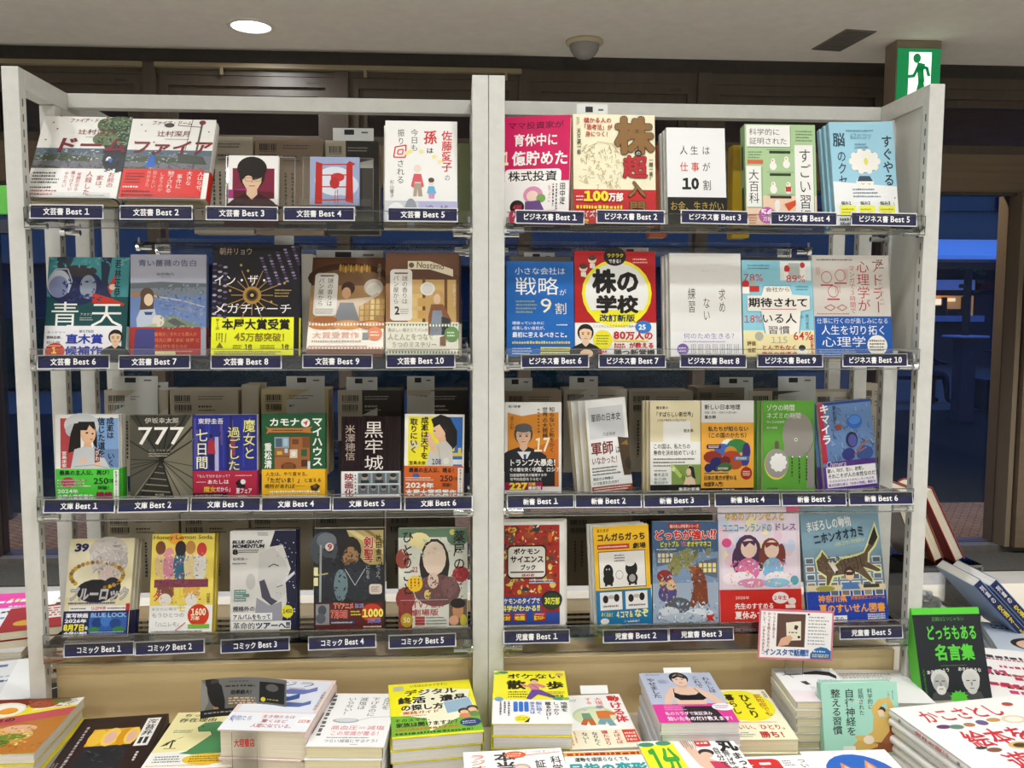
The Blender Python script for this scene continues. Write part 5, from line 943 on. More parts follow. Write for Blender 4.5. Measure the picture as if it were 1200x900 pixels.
stand('comic_book', 'yellow and white comic volume with a red badge reading 1600', (174, 742), (248, 742), 625.5, 12, .03, .014, c, zmin=.8735, cover='e4cc58', copies=1, cdx=.002, clab='yellow comic with red 1600 badge')
c = A().R(0, 0, 100, 100, 'dcdad6').P([(68, 0), (100, 0), (100, 100), (74, 100), (86, 70), (84, 50), (92, 38), (80, 14), (60, 16)], '1b1c3a').P([(44, 22), (66, 16), (84, 30), (90, 42), (82, 48), (84, 62), (72, 70), (52, 66), (42, 50)], 'cfcdcb').P([(44, 50), (52, 48), (62, 66), (72, 70), (62, 74), (48, 66)], '4a4a58').P([(40, 66), (60, 74), (78, 70), (80, 96), (30, 96), (38, 80)], '9a9aa4').E(31, 50, 7, 8, 'c2c0be').L([(58, 36), (66, 33), (74, 35)], 1.4, '2a2a3c').L([(70, 56), (80, 54)], 1, '2a2a3c').P([(78, 50), (98, 40), (98, 43), (80, 54)], 'd4d4dc')
r_ = random.Random(4)
for k in range(40): c.E(70 + 30 * r_.random(), 4 + 92 * r_.random(), .7 + .8 * r_.random(), .6, ('c8cce0', '8a90b4', 'e8eaf2')[k % 3], 6)
c.T('BLUE GIANT', 4, 9, 50, 12.5, '2a2a38', .05, sk=.2).T('MOMENTUM', 4, 13, 52, 17, '2a2a38', .05, sk=.2).T('8', 4, 18, 12, 23.5, '1c1c28', .07).lines(13, 18, 44, 22, 2, '5a5a64').T('石塚真一', 4, 26, 28, 29, '4a4a54').lines(4, 31, 28, 33, 1, '4a4a54').lines(42, 1, 58, 5, 2, '8a8a8a')
for k in range(3): c.R(6, 58 + 4 * k, 24 + (5 if k == 1 else 0), 61 + 4 * k, '5a8a84').lines(7, 58.4 + 4 * k, 23, 60.6 + 4 * k, 1, 'e2efec')
c.T('規格外の', 4, 74, 38, 79.5, '2a2a38', .015).R(2, 81, 64, 88, 'ecebe8').T('アルバムをもって', 4, 82, 62, 87.5, '24264a', .03).R(2, 89, 92, 97.5, 'ecebe8').T('革命的', 4, 90, 38, 97, '2a2a38', .01).T('ツアーへ!!', 38, 90, 91, 97, '24264a', .045).E(87, 80, 9, 6.4, 'e2d82c').T('1450', 80, 77.5, 94, 82, '3a3a1c', .03)
stand('comic_book', 'grey and navy comic volume with bold slanted lettering, third on the lowest shelf', (269.8, 739), (347, 739), 622, 5, .03, .015, c, zmin=.8735, cover='1b1c3a', copies=1, cdx=.002, clab='grey and navy comic')
c = A().R(0, 0, 100, 100, '24242a').P([(46, 2), (98, 2), (98, 36), (74, 36), (60, 24)], 'b8a468').P([(46, 2), (56, 2), (98, 20), (98, 26)], 'd8c88a').P([(70, 2), (78, 2), (98, 12), (98, 16)], '8a7440')
blobs(c, [(14, 20, 20, 17, '4a5058'), (18, 12, 14, 8, '6a7078'), (52, 22, 15, 14, '2a2220'), (52, 28, 11, 10, 'a8835c'), (52, 35, 9, 5, '7a5a3c'), (62, 52, 28, 20, '2c3038'), (20, 50, 20, 22, '2a2c34'), (38, 56, 10, 16, '6a8088')])
c.spk(0, 4, 98, 72, 170, ('1e2026', '30343c', '3a3e46', '24262c'), 2.4, 5, (40, 44, 60, 30)).spk(40, 22, 64, 36, 22, ('b08c64', '8a6848', '6a4c34'), 1.6, 6)
c.L([(10, 16), (9, 72)], 3, '9aa0a0').L([(2, 46), (20, 44)], 2, 'b0a068').L([(44, 40), (58, 56), (72, 40)], .8, 'c8ccd0').R(0, 38, 6, 46, 'e8e0b0').R(0, 48, 6, 56, 'e8e0b0').E(22, 18, 6, 4, 'e2dcd4').T('9', 19, 15, 26, 21.5, 'a82a24', .04)
c.V('剣聖', 70, 8, 84, 32, 'b03024', .03, 'f0e6d8', .03).V('片田舎の', 87, 6, 96, 34, '2a2422', .015).V('おっさん、', 87, 36, 94, 52, 'b8bcc0').V('になる', 73, 36, 79, 50, 'b8bcc0').RR(78, 55, 96, 65, 'd8ccc0', 4, .6).lines(81, 57, 93, 63, 3, '8a5a4c')
b = A().R(3, 73, 96, 99, '5a2420').R(3, 74, 22, 94, '8a8c90'); blobs(b, [(12, 80, 6, 5, '4a4e54'), (10, 88, 7, 5, '5a5e64')])
b.T('TVアニメ', 28, 73, 56, 79, 'd8481c', .04, 'f4ecd8', .03).T('第二期', 58, 74, 70, 78, '3a4ab0', .03, 'f4ecd8', .03).T('7月8日', 24, 80, 48, 88, 'c8281c', .04, 'f4ecd8', .03).lines(52, 80, 66, 86, 2, 'e8d83a').R(24, 90, 58, 94, '2c3a7a').lines(25, 90.6, 56, 93.4, 1, 'e8d83a').E(82, 83, 15, 9, 'c23a24').T('1000', 68, 79, 98, 88, 'f4ea6a', .05, '2a1c14', .03).T('万部', 76, 88.5, 94, 93, '3a4ab0', .04, 'f4ecd8', .03).lines(70, 95, 96, 98, 1, 'e8e2da')
stand('comic_book', 'dark comic volume numbered 9 with a grey-coated sword figure shape and maroon band', (367.6, 737), (451, 737), 619, 6, .03, .014, c, zmin=.8735, cover='d0c8b8', band=(72, 99.5, '3a2420', b))
c = A().R(0, 0, 100, 100, 'd6d8cc').R(0, 0, 100, 9, '5f7a64').R(0, 60, 20, 100, '8a3a34')
blobs(c, [(86, 10, 16, 8, '5a7660'), (30, 12, 16, 8, 'e8dca0'), (6, 30, 10, 10, '9a4a40'), (90, 46, 12, 8, '9c2c34'), (10, 70, 14, 12, '8a3a38'), (52, 36, 22, 26, '2a2422'), (52, 30, 17, 17, 'e2cdbb'), (56, 62, 34, 16, '6a4a4c'), (50, 52, 8, 8, 'd8c0ae'), (74, 58, 12, 10, '7a5656'), (42, 66, 5, 5, 'd8c46a'), (78, 4, 4, 3, 'c8c46a')])
c.spk(20, 46, 92, 72, 90, ('6a4a4c', '7a5a5c', '5a3c40', '84646a'), 2.2, 5).spk(0, 60, 22, 98, 40, ('8a3a34', 'a04c44', '6a2a28'), 2, 6).spk(80, 40, 100, 54, 24, ('b03a40', '8a2028', 'c85a58'), 1.8, 7).spk(0, 10, 100, 30, 40, ('c4ccbc', 'dfe0d4', 'b4c0b0'), 2.4, 8)
c.V('薬屋の', 79, 2, 97, 42, '1d1c18', .01).V('ひとりごと', 5, 2, 22, 66, '1d1c18', .01).T('22', 20, 38, 28, 44, 'a82a30', .02).E(24, 55, 11, 8, 'ecc428').vlines(16, 50, 32, 60, 3, '9a4a1c')
c.T('TVアニメ', 20, 72, 66, 80, 'a83a3c', .01).T('劇場版', 20, 80, 58, 87, 'a83a3c', .01).R(3, 71, 72, 71.4, 'c8c4ba').R(73, 71, 99, 97, '6a5a48')
blobs(c, [(86, 82, 8, 8, 'c08a62'), (86, 75, 11, 5, '2a2420'), (80, 92, 7, 5, 'd8a080'), (94, 92, 5, 6, 'c4b43c')])
for k in range(3): c.R(24, 87.6 + 3 * k, 38, 90 + 3 * k, 'a83a3c').lines(40, 87.6 + 3 * k, 70, 89.8 + 3 * k, 1, '5a5a54')
c.E(12, 91, 9, 7, 'b89a2c').T('50', 7, 88, 17, 94, 'e8dca0', .03).lines(22, 97, 70, 99, 1, '8a8a84')
stand('comic_book', 'pale green comic volume with wine-red flowers and tall black brush lettering', (467, 734), (548, 734), 619, 5, .03, .014, c, zmin=.8735, cover='9ab0a0')
# ---- children's books, lowest shelf, right bay
c = A().R(0, 0, 100, 100, 'ece9e4').R(0, 3, 92, 98, 'a82820'); r_ = random.Random(21)
for k in range(54):
    u, v = 4 + 84 * r_.random(), 5 + 62 * r_.random(); c.E(u, v, 3 + 5 * r_.random(), 2 + 3.6 * r_.random(), ('c85a24', 'd8b03a', '8a3420', '3a3440', '6a2a1c', 'e0c86a', '9c4a1c', '4a4c50')[k % 8], 9)
c.spk(2, 4, 90, 70, 220, ('c85a24', 'd8b03a', '7a2c1c', '3a3440', 'e0c86a', 'f0e0c0', '9c4a1c', '5a5c60', 'b83a28'), 2.4, 9)
c.RR(12, 22, 72, 54, '241c18', 7, .65).RR(14, 23.5, 70, 52.5, 'e2dfd8', 6, .65).T('ポケモン', 22, 25, 62, 31, '241c18', .045).T('サイエンス', 17, 32, 68, 39, '241c18', .045).T('ブック', 32, 40.5, 56, 46, '241c18', .04).R(17, 47, 68, 48.4, '4a4038').T('ほのお', 34, 49, 54, 52, 'a82820', .04).R(44, 57, 86, 58, '3a6a9a').lines(46, 54, 84, 59, 2, 'd8e4ee').E(80, 74, 16, 8.5, '20242c').T('30万部', 70, 71, 92, 78, 'e2e43a', .04).R(0, 71, 64, 97, '2c4a98').R(0, 86, 92, 97, '2c4a98').E(80, 76, 15, 8, '2a3a2c').T('30万部', 69, 72, 92, 79, 'e2e43a', .04)
c.T('ポケモンのタイプで', 0, 72, 62, 78, 'f2f0ea', .03, '2a1c14', .03).T('科学がわかる!!', 2, 79, 62, 85, 'f2ee8a', .035, '2a1c14', .03)
for k, u in enumerate((0, 22, 52)): c.R(u, 86.5, u + 19, 94, 'b0281c').T(('放射', '地震', '重エネルギー')[k], u + 1, 89, u + 17, 93.5, 'f2dc3a', .04).lines(u + 2, 87, u + 18, 88.6, 1, 'f2e8d8')
stand('childrens_book', 'red picture-crowded science book with a white eight-sided title panel, beside middle posts', (585, 732), (662, 732), 611.5, 5, .03, .012, c, zmin=.8735, side='L', cover='e8e6e0', copies=2, cdx=.0035, clab='red picture-crowded science book')
c = A().R(0, 0, 100, 100, 'f0bd22').R(0, 64, 100, 100, '1b74a6').T('あたまが', 6, 2, 28, 6, '2a2410', .02).T('コんガらガっち', 6, 7, 94, 15, '241e0c', .045).R(6, 18, 64, 23, 'c83a24').lines(8, 19, 62, 22, 1, 'f8e8e0').T('劇場', 70, 17.5, 94, 23.5, '2a2410', .03).R(7, 25, 92, 62, '2a2a28').R(8, 25.7, 91, 61.3, 'e9e7e3')
blobs(c, [(24, 46, 9, 8, '161412'), (24, 53, 10, 6, '161412'), (66, 43, 11, 8, '161412'), (67, 53, 10, 6, '161412'), (67, 53, 6, 4, 'a8a6a2'), (44, 49, 7, 4.6, '8a8884'), (44, 49, 6.2, 4, 'e9e7e3'), (64, 37, 9, 4, 'e2e0dc')])
for u in (19, 29, 62, 73): c.R(u - 2, 56, u + 2, 60, '161412')
for (u, v) in ((21, 43), (26, 43), (61, 40), (66, 40)): c.E(u, v, 1.2, .8, 'e9e7e3', 8)
c.lines(36, 28, 58, 36, 3, '2a2a28').T('めくるめく', 8, 86, 30, 91, 'd8dc6a', .03, rot=6).T('４コマ＆', 34, 85, 66, 93, 'f2ee9a', .03).T('なぞ', 68, 84, 94, 93, 'f2ee9a', .04).lines(56, 95, 74, 98, 1, 'dfe8ee').T('ユーフラテス', 48, 94.5, 78, 97.5, 'dfe8ee').E(14, 95, 8, 3, 'e8e6e2')
for u in (7, 53): c.R(u, 66, u + 40, 84, 'e9e7e3'); blobs(c, [(u + 10, 73, 5, 4, '161412'), (u + 30, 72, 5, 4, '161412'), (u + 20, 71, 6, 2, 'b8b6b2')]); c.lines(u + 5, 78, u + 36, 82, 1, '5a5a58')
stand('childrens_book', 'yellow and blue picture book with simple black blob figures', (700, 731), (764.5, 731), 616, 4, .03, .012, c, zmin=.8735, roll=-2.5, side='L', cover='ebebe6', copies=2, cdx=-.004, clab='yellow and blue picture book')
c = A().R(0, 0, 100, 100, '3f5f86').R(0, 30, 100, 60, '7a94b4').R(0, 60, 100, 100, '9fb0c4').P([(4, 30), (30, 26), (34, 40), (6, 44)], '5a6678').P([(66, 40), (98, 36), (98, 56), (66, 50)], '5a6678')
for k in range(8): c.R(8 + (k % 4) * 6, 31 + (k // 4) * 5, 12.5 + (k % 4) * 6, 35 + (k // 4) * 5, 'e2d8b0'); c.R(70 + (k % 4) * 7, 41 + (k // 4) * 5, 75 + (k % 4) * 7, 45 + (k // 4) * 5, 'e8d88a')
c.P([(22, 44), (34, 32), (52, 26), (66, 28), (70, 34), (62, 38), (58, 46), (44, 46), (36, 54), (28, 50)], '8a8a54').P([(58, 26), (70, 30), (64, 36)], '6a6a3c').L([(30, 44), (26, 52)], 2, '5a5a34').P([(56, 46), (64, 42), (74, 46), (82, 60), (84, 80), (74, 84), (66, 80), (60, 86), (56, 80), (62, 66)], '7a3f24').P([(54, 44), (66, 44), (64, 52), (58, 54)], '8f5030')
blobs(c, [(20, 58, 11, 7, 'c8a848'), (18, 53, 12, 6, '8a2a24'), (22, 70, 14, 9, '4a4a86'), (28, 62, 8, 5, 'e0bc98'), (38, 82, 20, 8, '54585f'), (24, 88, 16, 5, 'cfd4da'), (70, 90, 22, 5, 'dfe4ea'), (46, 94, 30, 5, 'b8c4d0'), (84, 30, 4, 4, '8a845c')])
c.spk(22, 26, 70, 52, 90, ('9a9a60', '6a6a3c', 'b0ac74', '54542e', '7a7a48'), 1.6, 5, (46, 39, 22, 11)).spk(54, 44, 84, 84, 90, ('8f5030', '6a3218', 'a86440', '542610'), 1.6, 6, (70, 64, 12, 22)).spk(10, 50, 36, 78, 60, ('4a4a86', 'c8a848', '8a2a24', 'e0bc98', '34346a'), 1.8, 7).spk(0, 78, 100, 100, 110, ('cfd8e2', '8a9cb0', 'e8eef4', '70849c', 'b0c0d0'), 2.6, 8).spk(0, 26, 100, 60, 60, ('8aa2c0', '6a84a6', 'a4b6cc'), 2.4, 9)
c.R(24, 2, 72, 7, 'b02a24').T('角川まんが科学シリーズ', 26, 2.8, 70, 6.4, 'f0e0d4', .02).T('どっちが強い!?', 2, 8, 97, 18, 'c82a20', .05, 'f4f0e8', .04).T('ピットブル', 11, 19, 40, 25, 'e8e43a', .04, '1c2a1c', .03).T('VS', 43, 19.5, 50, 24.5, 'c82a20', .03, 'f4f0e8', .03).T('オオヤマネコ', 51, 19, 89, 25, 'e8e43a', .04, '1c2a1c', .03).lines(6, 26, 40, 28, 1, 'e8ecf0').P([(80, 92), (94, 91), (90, 94), (94, 99), (86, 96), (79, 99), (83, 95)], 'c82a20')
stand('childrens_book', 'blue snowy picture book with a fighting dog and wild cat, beside the yellow book', (765.3, 730), (842.5, 730), 611, 6, .03, .011, c, zmin=.8735, side='L', cover='4a6a8e')
c = A().R(0, 0, 100, 100, 'ded2dc').R(4, 3, 96, 70, 'e6d8e4'); r_ = random.Random(8)
for k in range(26): c.E(6 + 88 * r_.random(), 4 + 62 * r_.random(), 4 + 5 * r_.random(), 3 + 3 * r_.random(), ('e8c8d8', 'c8d4ea', 'efe4b8', 'd8c4e4')[k % 4], 10)
blobs(c, [(36, 38, 16, 14, '4a3050'), (24, 46, 8, 12, '4a3050'), (50, 46, 6, 10, '4a3050'), (37, 36, 10, 8.5, 'ecd0be'), (64, 38, 12, 11, '7a3a30'), (54, 44, 5, 9, '7a3a30'), (77, 42, 5, 10, '7a3a30'), (65, 37, 9, 8, 'ecd0be'), (36, 54, 14, 10, 'd870a0'), (66, 54, 13, 10, '7ab4d8'), (28, 62, 16, 6, 'ece6ea'), (40, 66, 18, 4, 'd88ab0'), (72, 62, 16, 6, 'ece6ea'), (70, 66, 16, 4, '8ac0dc'), (14, 62, 10, 5, 'f2e4ea'), (10, 31, 6, 4, 'd8508a'), (92, 64, 5, 4, '5aa0b0')])
c.spk(14, 46, 88, 70, 130, ('e890b8', 'f0d8e4', '8ac4e0', 'f4ece0', 'd870a0', 'b8a0d8', 'f0d880'), 1.8, 5)
c.P([(28, 30), (46, 29), (44, 34), (38, 31), (32, 35)], '4a3050').P([(56, 31), (74, 31), (72, 35), (65, 33), (58, 36)], '7a3a30').T('ゆめのプリンセスと', 8, 4, 82, 12, 'c8a03c', .03, 'f4ecd8', .03).T('ユニコーンランドの', 5, 14, 66, 22, '5a90b0', .03, 'f2f0f0', .03).T('ドレス', 68, 14, 96, 21, '8a5aa0', .03, 'f2f0f0', .03).R(84, 0, 100, 5, 'c83a6a')
b = A().T('2026年', 19, 77, 36, 80, 'f2e4dc').T('先生のすすめる', 18, 83, 66, 88.5, 'f4ece6', .025).T('夏休みすいせん図書', 18, 90, 98, 97, 'f4ece6', .03).E(74, 79, 10, 5, 'f0ece8').T('２年生', 65, 77, 82, 81, 'c8302c', .03).R(80, 85, 92, 88, 'f0dcd4').E(88, 82, 5, 3, 'f0dcd4')
stand('childrens_book', 'pastel pink picture book of two girls in dresses with red band', (844, 729), (940, 729), 594, 9, .03, .012, c, zmin=.8735, side='L', cover='dcd4de', band=(71.5, 99.6, 'c8271e', b))
c = A().R(0, 0, 100, 100, '7fa0b0').R(0, 46, 100, 72, '6f8494')
for i in range(7):
    for j in range(5): c.R(2 + 14 * i, 44 + 7 * j, 13 + 14 * i, 49.5 + 7 * j, 'dfe3e4'); c.R(3 + 14 * i, 45 + 7 * j, 12 + 14 * i, 49 + 7 * j, ('5a6e80', '7a6a5c', '4f6272', '8a8474')[(i * 3 + j) % 4])
c.R(0, 68, 100, 73, 'd8caa8').P([(16, 56), (14, 46), (20, 41), (24, 37), (28, 41), (36, 50), (50, 44), (66, 42), (76, 40), (82, 32), (94, 14), (98, 28), (92, 36), (84, 42), (82, 50), (96, 54), (98, 58), (92, 59), (76, 55), (86, 64), (86, 69), (80, 66), (66, 58), (50, 60), (36, 62), (30, 70), (24, 69), (26, 62)], 'd8dc9a').P([(17, 55), (16, 47), (22, 43), (24, 39), (28, 43), (36, 52), (50, 46), (66, 44), (77, 41), (84, 33), (93, 18), (96, 28), (90, 35), (82, 41), (80, 49), (94, 55), (96, 57), (91, 57.5), (74, 53), (84, 64), (84, 67), (78, 64), (65, 57), (50, 59), (35, 60), (29, 68), (26, 68), (27, 60)], '5c4a38')
for k in range(6): c.L([(46 + 5 * k, 46 - k * .4), (48 + 5 * k, 56 - k * .4)], 1, '2f2620')
c.spk(18, 42, 82, 60, 120, ('6a5642', '4a3a2c', '7a6650', '3a2c22'), 1.5, 5, (48, 51, 32, 9))
c.P([(30, 48), (36, 47), (42, 55), (38, 58)], 'd8d0c4').E(34, 48, 1, .8, '1c1814', 8).E(40, 57, 1.6, 1.2, '1c1814', 8).P([(83, 33), (93, 18), (96, 28), (88, 35)], '2a221c').E(56, 58, 7, 5.4, '3a2a24').E(56, 60, 5.4, 4.4, 'e2bc9c').P([(50, 57), (62, 57), (60, 60), (52, 60)], '3a2a24').P([(48, 66), (64, 66), (68, 72), (44, 72)], '4a78b0').R(72, 68, 92, 71, '3a3830').E(24, 71, 12, 2.6, '9a9444')
c.T('まぼろしの動物', 6, 10, 64, 20, 'eef0ec', .015, rot=-7).T('ニホンオオカミ', 14, 20, 80, 30, '20303a', .03, rot=-9).T('小原尾 泣かない犬を保護せよ！', 40, 29, 82, 33, 'd8dc9a', rot=-9).lines(4, 3, 28, 6, 2, '3a4a54')
b = A().T('神奈川県', 14, 76, 50, 83, 'e29a3a', .02).T('読書感想文コンクール', 55, 77, 98, 81, 'c87a34', .015).T('夏のすいせん図書', 14, 84, 97, 92, 'e29a3a', .03).lines(74, 93, 96, 98, 3, 'e2e6ee', .7, .05).R(12, 94, 48, 99.2, 'e6e6e2').T('小学３年の', 16, 94.8, 44, 98.8, '3a3a4a', .02)
stand('childrens_book', 'picture book of a striped wolf leaping through a library, cobalt blue band', (948, 726), (1041.8, 725), 593.5, 15, .022, .012, c, zmin=.8735, side='L', cover='7fa0b0', band=(73.5, 99.5, '163a9c', b), roll=-1)
make_copies()
# ---------------------------------------------------------------- clear stands under the two mini books and the leaning books
def easel(px, py, w, h, label, Y=.012, tilt=8, z=None):
    p = at(px, py, Y); z = PLZ[0] if z is None else z
    o = empty('clear_book_stand', (p.x, Y, z)); tag(o, label, 'book stand', 'clear acrylic book stands')
    a = math.radians(tilt); hb = p.z - z - .002
    MB().box((-w / 2, -.004, hb - .002), (w / 2, .028, hb), acr).build('ledge', o)
    b = MB(); xf = Matrix.Translation((0, .0285, 0)) @ Matrix.Rotation(-a, 4, 'X')
    b.box((-w / 2, 0, 0), (w / 2, .002, h), acr, xf=xf).box((-w / 2, -.0005, h - .001), (w / 2, .0025, h + .0005), acr_edge, xf=xf).box((-w / 2 - .0006, -.0005, 0), (-w / 2 + .0006, .0025, h), acr_edge, xf=xf).box((w / 2 - .0006, -.0005, 0), (w / 2 + .0006, .0025, h), acr_edge, xf=xf)
    b.build('back_plate', o)
    MB().box((-w / 2, -.006, hb), (w / 2, -.0042, hb + .012), acr).build('stop', o)
    return o
easel(300, 240, .118, .118, 'clear stand holding the mini book with a portrait photo')
easel(393, 240.5, .122, .118, 'clear stand holding the mini book with a red brush character')
easel(84, 233, .13, .12, 'clear tilted stand under the white-banded hardcover', .026, 30)
easel(190, 235, .13, .12, 'clear tilted stand under the red-banded hardcover', .026, 30)
# ---------------------------------------------------------------- far-side stock: books seen from the back with barcodes
BACKS = {0: [(234, 303, 158, 'b9afa0', 'pale illustrated'), (305, 383, 160, '93816f', 'brown-grey'), (386, 447, 163, '3d3a38', 'black'), (538, 552, 166, '8f9a70', 'moss green'), (757, 777, 168, 'a8583a', 'rust red'), (852, 872, 168, 'b8981e', 'mustard yellow')],
         1: [(356, 369, 297, 'd6d2c6', 'off-white'), (869, 952, 301, '6a625c', 'grey-brown'), (597, 668, 300, '8d8a80', 'drab grey')],
         2: [(122, 197, 458, 'cdc4b2', 'cream'), (199, 279, 458, 'cbc2b0', 'pale cream'), (283, 303, 452, 'c4bba8', 'narrow cream'), (306, 385, 457, 'd2c39a', 'yellow-edged cream'), (396, 471, 458, '3b3735', 'black'), (478, 549, 458, '37332f', 'brown-black'),
             (592, 658, 459, 'b7a993', 'tan'), (660, 735, 457, 'c0baad', 'light grey'), (737, 812, 459, 'b9b3a5', 'stone grey'), (816, 872, 455, '8a8072', 'taupe'), (877, 950, 459, '565450', 'dark grey'), (954, 1010, 460, 'c2bcaf', 'ivory'), (1013, 1040, 452, 'a59c8c', 'grey-edged')],
         3: [(118, 205, 604, 'b9b09c', 'beige'), (208, 288, 604, 'b4ab98', 'dull beige'), (291, 364, 604, 'aca391', 'sand'), (368, 447, 603, '8f8776', 'khaki'), (451, 532, 603, '7c7566', 'dim khaki'), (598, 662, 606, '6d6355', 'brown'), (664, 742, 606, '7a7060', 'light brown'), (746, 838, 605, '6b6052', 'dark brown'), (850, 930, 605, '7d7365', 'mid brown'), (944, 1018, 604, '8a8174', 'stone brown')]}
ROWN = ('top', 'second', 'third', 'lowest')
def back_art(h, dark, w, hh):
    a = Art(); ink = 'c8c4bc' if dark else '4a463e'; pl = 'cbc3b0'
    if dark: a.R(0, 0, 38, 60, pl)
    r = random.Random(int(w * 1e5) + int(h, 16))
    for v in (6, 17):
        u = 7
        while u < 31:
            k = .5 + 1.3 * r.random(); a.R(u, v, u + k, v + 7, '2c2a28'); u += k + .5 + .9 * r.random()
        a.lines(7, v + 7.4, 31, v + 9, 1, '3a3632')
    a.lines(42, 6, 80, 12, 2, ink, .4).lines(42, 17, 66, 21, 1, ink, .6).lines(42, 22, 72, 25, 1, ink, .5)
    a.vlines(10, 36, 60, 86, 5, ink, .35)
    return a
SLOT = {0: .30, 1: .30, 2: .235, 3: .25}
for row, lst in BACKS.items():
    for (xa, xb, yt, h, nm) in lst:
        Yb = .262; t = .017; n = 4 if row in (2,) else 2
        P, Q = at(xa, 500, Yb - .0), at(xb, 500, Yb); w = Q.x - P.x
        z0 = PLZ[row] + .001; ztop = at((xa + xb) / 2, yt, Yb - .012).z; hh = max(.1, ztop - z0)
        dark = int(h[:2], 16) < 0x60
        cov = h
        b = make_book('stock_book', 'back cover with barcodes of the %s book, far side of the %s shelf' % (nm, ROWN[row]), w, hh, t, back_art(h, dark, w, hh) if w > .05 else Art(), side='L', cover=cov, pages='d8cdb2', group='books facing the far side of the shelves')
        b.location = ((P.x + Q.x) / 2, Yb, z0); b.rotation_euler = (math.radians(-1.5), 0, 0)
        for k in range(1, n):
            c = copy_tree(b); c.location = b.location + Vector((random.uniform(-.002, .002), k * (t + .001), 0))
            c['label'] = '%s copy behind the %s far-side book of the %s shelf' % (('next', 'third', 'fourth')[k - 1], nm, ROWN[row])
# ---------------------------------------------------------------- order slips sticking out of the far books
SL = [(2, 158, 446, 52, 'cream far-side book at the left'), (2, 166, 453, 60, 'pale cream far-side book', 1), (2, 358, 446, 44, 'yellow-edged cream book'), (2, 424, 447, 36, 'black far-side book'), (2, 493, 446, 32, 'brown-black far-side book'), (2, 607, 448, 34, 'tan far-side book beside the middle posts'), (2, 684, 446, 34, 'light grey far-side book'), (2, 863, 447, 40, 'taupe far-side book'), (2, 934, 446, 46, 'dark grey far-side book'),
      (0, 414, 155.5, 46, 'black far-side book on the top shelf'), (0, 694, 129, 36, 'cream and red book with brown characters'), (1, 632, 301, 36, 'drab grey book on the second shelf'), (1, 742, 296, 36, 'red stock book behind the yellow ring'), (1, 333, 282, 22, 'black sunburst hardcover'), (1, 410, 299, 76, 'leaning bakery-interior paperback'), (3, 778, 602, 34, 'dark brown far-side book on the lowest shelf')]
for k, s in enumerate(SL):
    row, px, py, wp, txt = s[:5]
    near = k in (10, 12, 13, 14)
    Y = .075 if near else .268 + .002 * (k % 2)
    if k == 14: Y = .145
    p = at(px, py, Y); w = wp * (Y + 1.494) / 1006; zb = PLZ[row] + .05
    o = empty('order_slip', (p.x, Y, p.z)); tag(o, 'white order slip tucked into the ' + txt, 'paper slip', 'order slips sticking out of books')
    hb = .009 if row != 0 or k == 9 else .011
    o.rotation_euler = (math.radians(-4), 0, random.uniform(-.04, .04))
    MB().box((-w / 2, 0, -.07), (w / 2, .0006, hb), M('dcdedb', .5)).build('slip', o)
    if wp > 30: MB().box((-w * .22, -.0004, -.004), (w * .02, 0, .006), M('2a2c30', .5)).box((w * .2, -.0004, -.001), (w * .36, 0, .002), M('6a6c70', .5)).build('printed_mark', o)
# ---------------------------------------------------------------- the table
o = empty('display_table', (0, 0, 0)); tag(o, 'long pale display table carrying the frames and the book stacks', 'table')
MB().box((-1.9, -.75, TABLE - .035), (1.9, .75, TABLE), noise_mat('table_laminate', 'cfc6b6', 'd8d0c0', 5, .4), bev=.003).build('table_top', o)
MB().box((-1.8, -.62, .06), (1.8, .68, TABLE - .035), noise_mat('table_body', 'bfa87e', 'c8b28a', 5, .5, stretch=(1, 1, .2))).build('cabinet', o)
MB().box((-1.76, -.58, 0), (1.76, .64, .06), M('2c2a28', .6)).build('plinth', o)
# ---------------------------------------------------------------- books lying in stacks
def lie(name, label, quad, Z, t, art, n=1, stack=None, down=True, jig=.003, extra=None, **kw):
    """top cover corners tl,tr,br,bl in the picture at height Z; n books in the stack down towards the table"""
    P = [atz(*q, Z) if q else None for q in quad]
    if P[2] is None: P[2] = P[1] + P[3] - P[0]
    w = ((P[1] - P[0]).length + (P[2] - P[3]).length) / 2; h = ((P[0] - P[3]).length + (P[1] - P[2]).length) / 2
    d = (P[1] - P[0]).normalized() + (P[2] - P[3]).normalized(); ang = math.atan2(d.y, d.x)
    return lieC(name, label, (P[2] + P[3]) / 2, ang, w, h, Z, t, art, n, stack, jig, **kw)
def lieC(name, label, near, ang, w, h, Z, t, art, n=1, stack=None, jig=.003, **kw):
    b = make_book(name, label, w, h, t, art, group=('stack of ' + stack) if n > 1 else None, **kw)
    b.location = (near.x, near.y, Z); b.rotation_euler = Euler((-math.pi / 2, 0, ang), 'XYZ')
    nth = ('second', 'third', 'fourth', 'fifth', 'sixth', 'seventh', 'eighth')
    r = random.Random(label)
    for k in range(1, n):
        c = copy_tree(b); c.location = (near.x + r.uniform(-jig, jig), near.y + r.uniform(-jig, jig), Z - k * (t + .0006)); c.rotation_euler.z = ang + r.uniform(-.012, .012)
        c['label'] = '%s book from the top in the stack of %s' % (nth[k - 1], stack); c['group'] = 'stack of ' + stack
    return b
def fill(Z, t):
    return max(1, int(round((Z - TABLE - .002) / (t + .0006))))
def stk(name, label, quad, Z, n, art, stack, **kw):
    t = (Z - TABLE - .0035) / n - .0006
    return lie(name, label, quad, Z, t, art, n, stack, **kw)
def food(c, seed, pts): 
    for (u, v, a, b_, h) in pts: c.E(u, v, a, b_, h, 16)
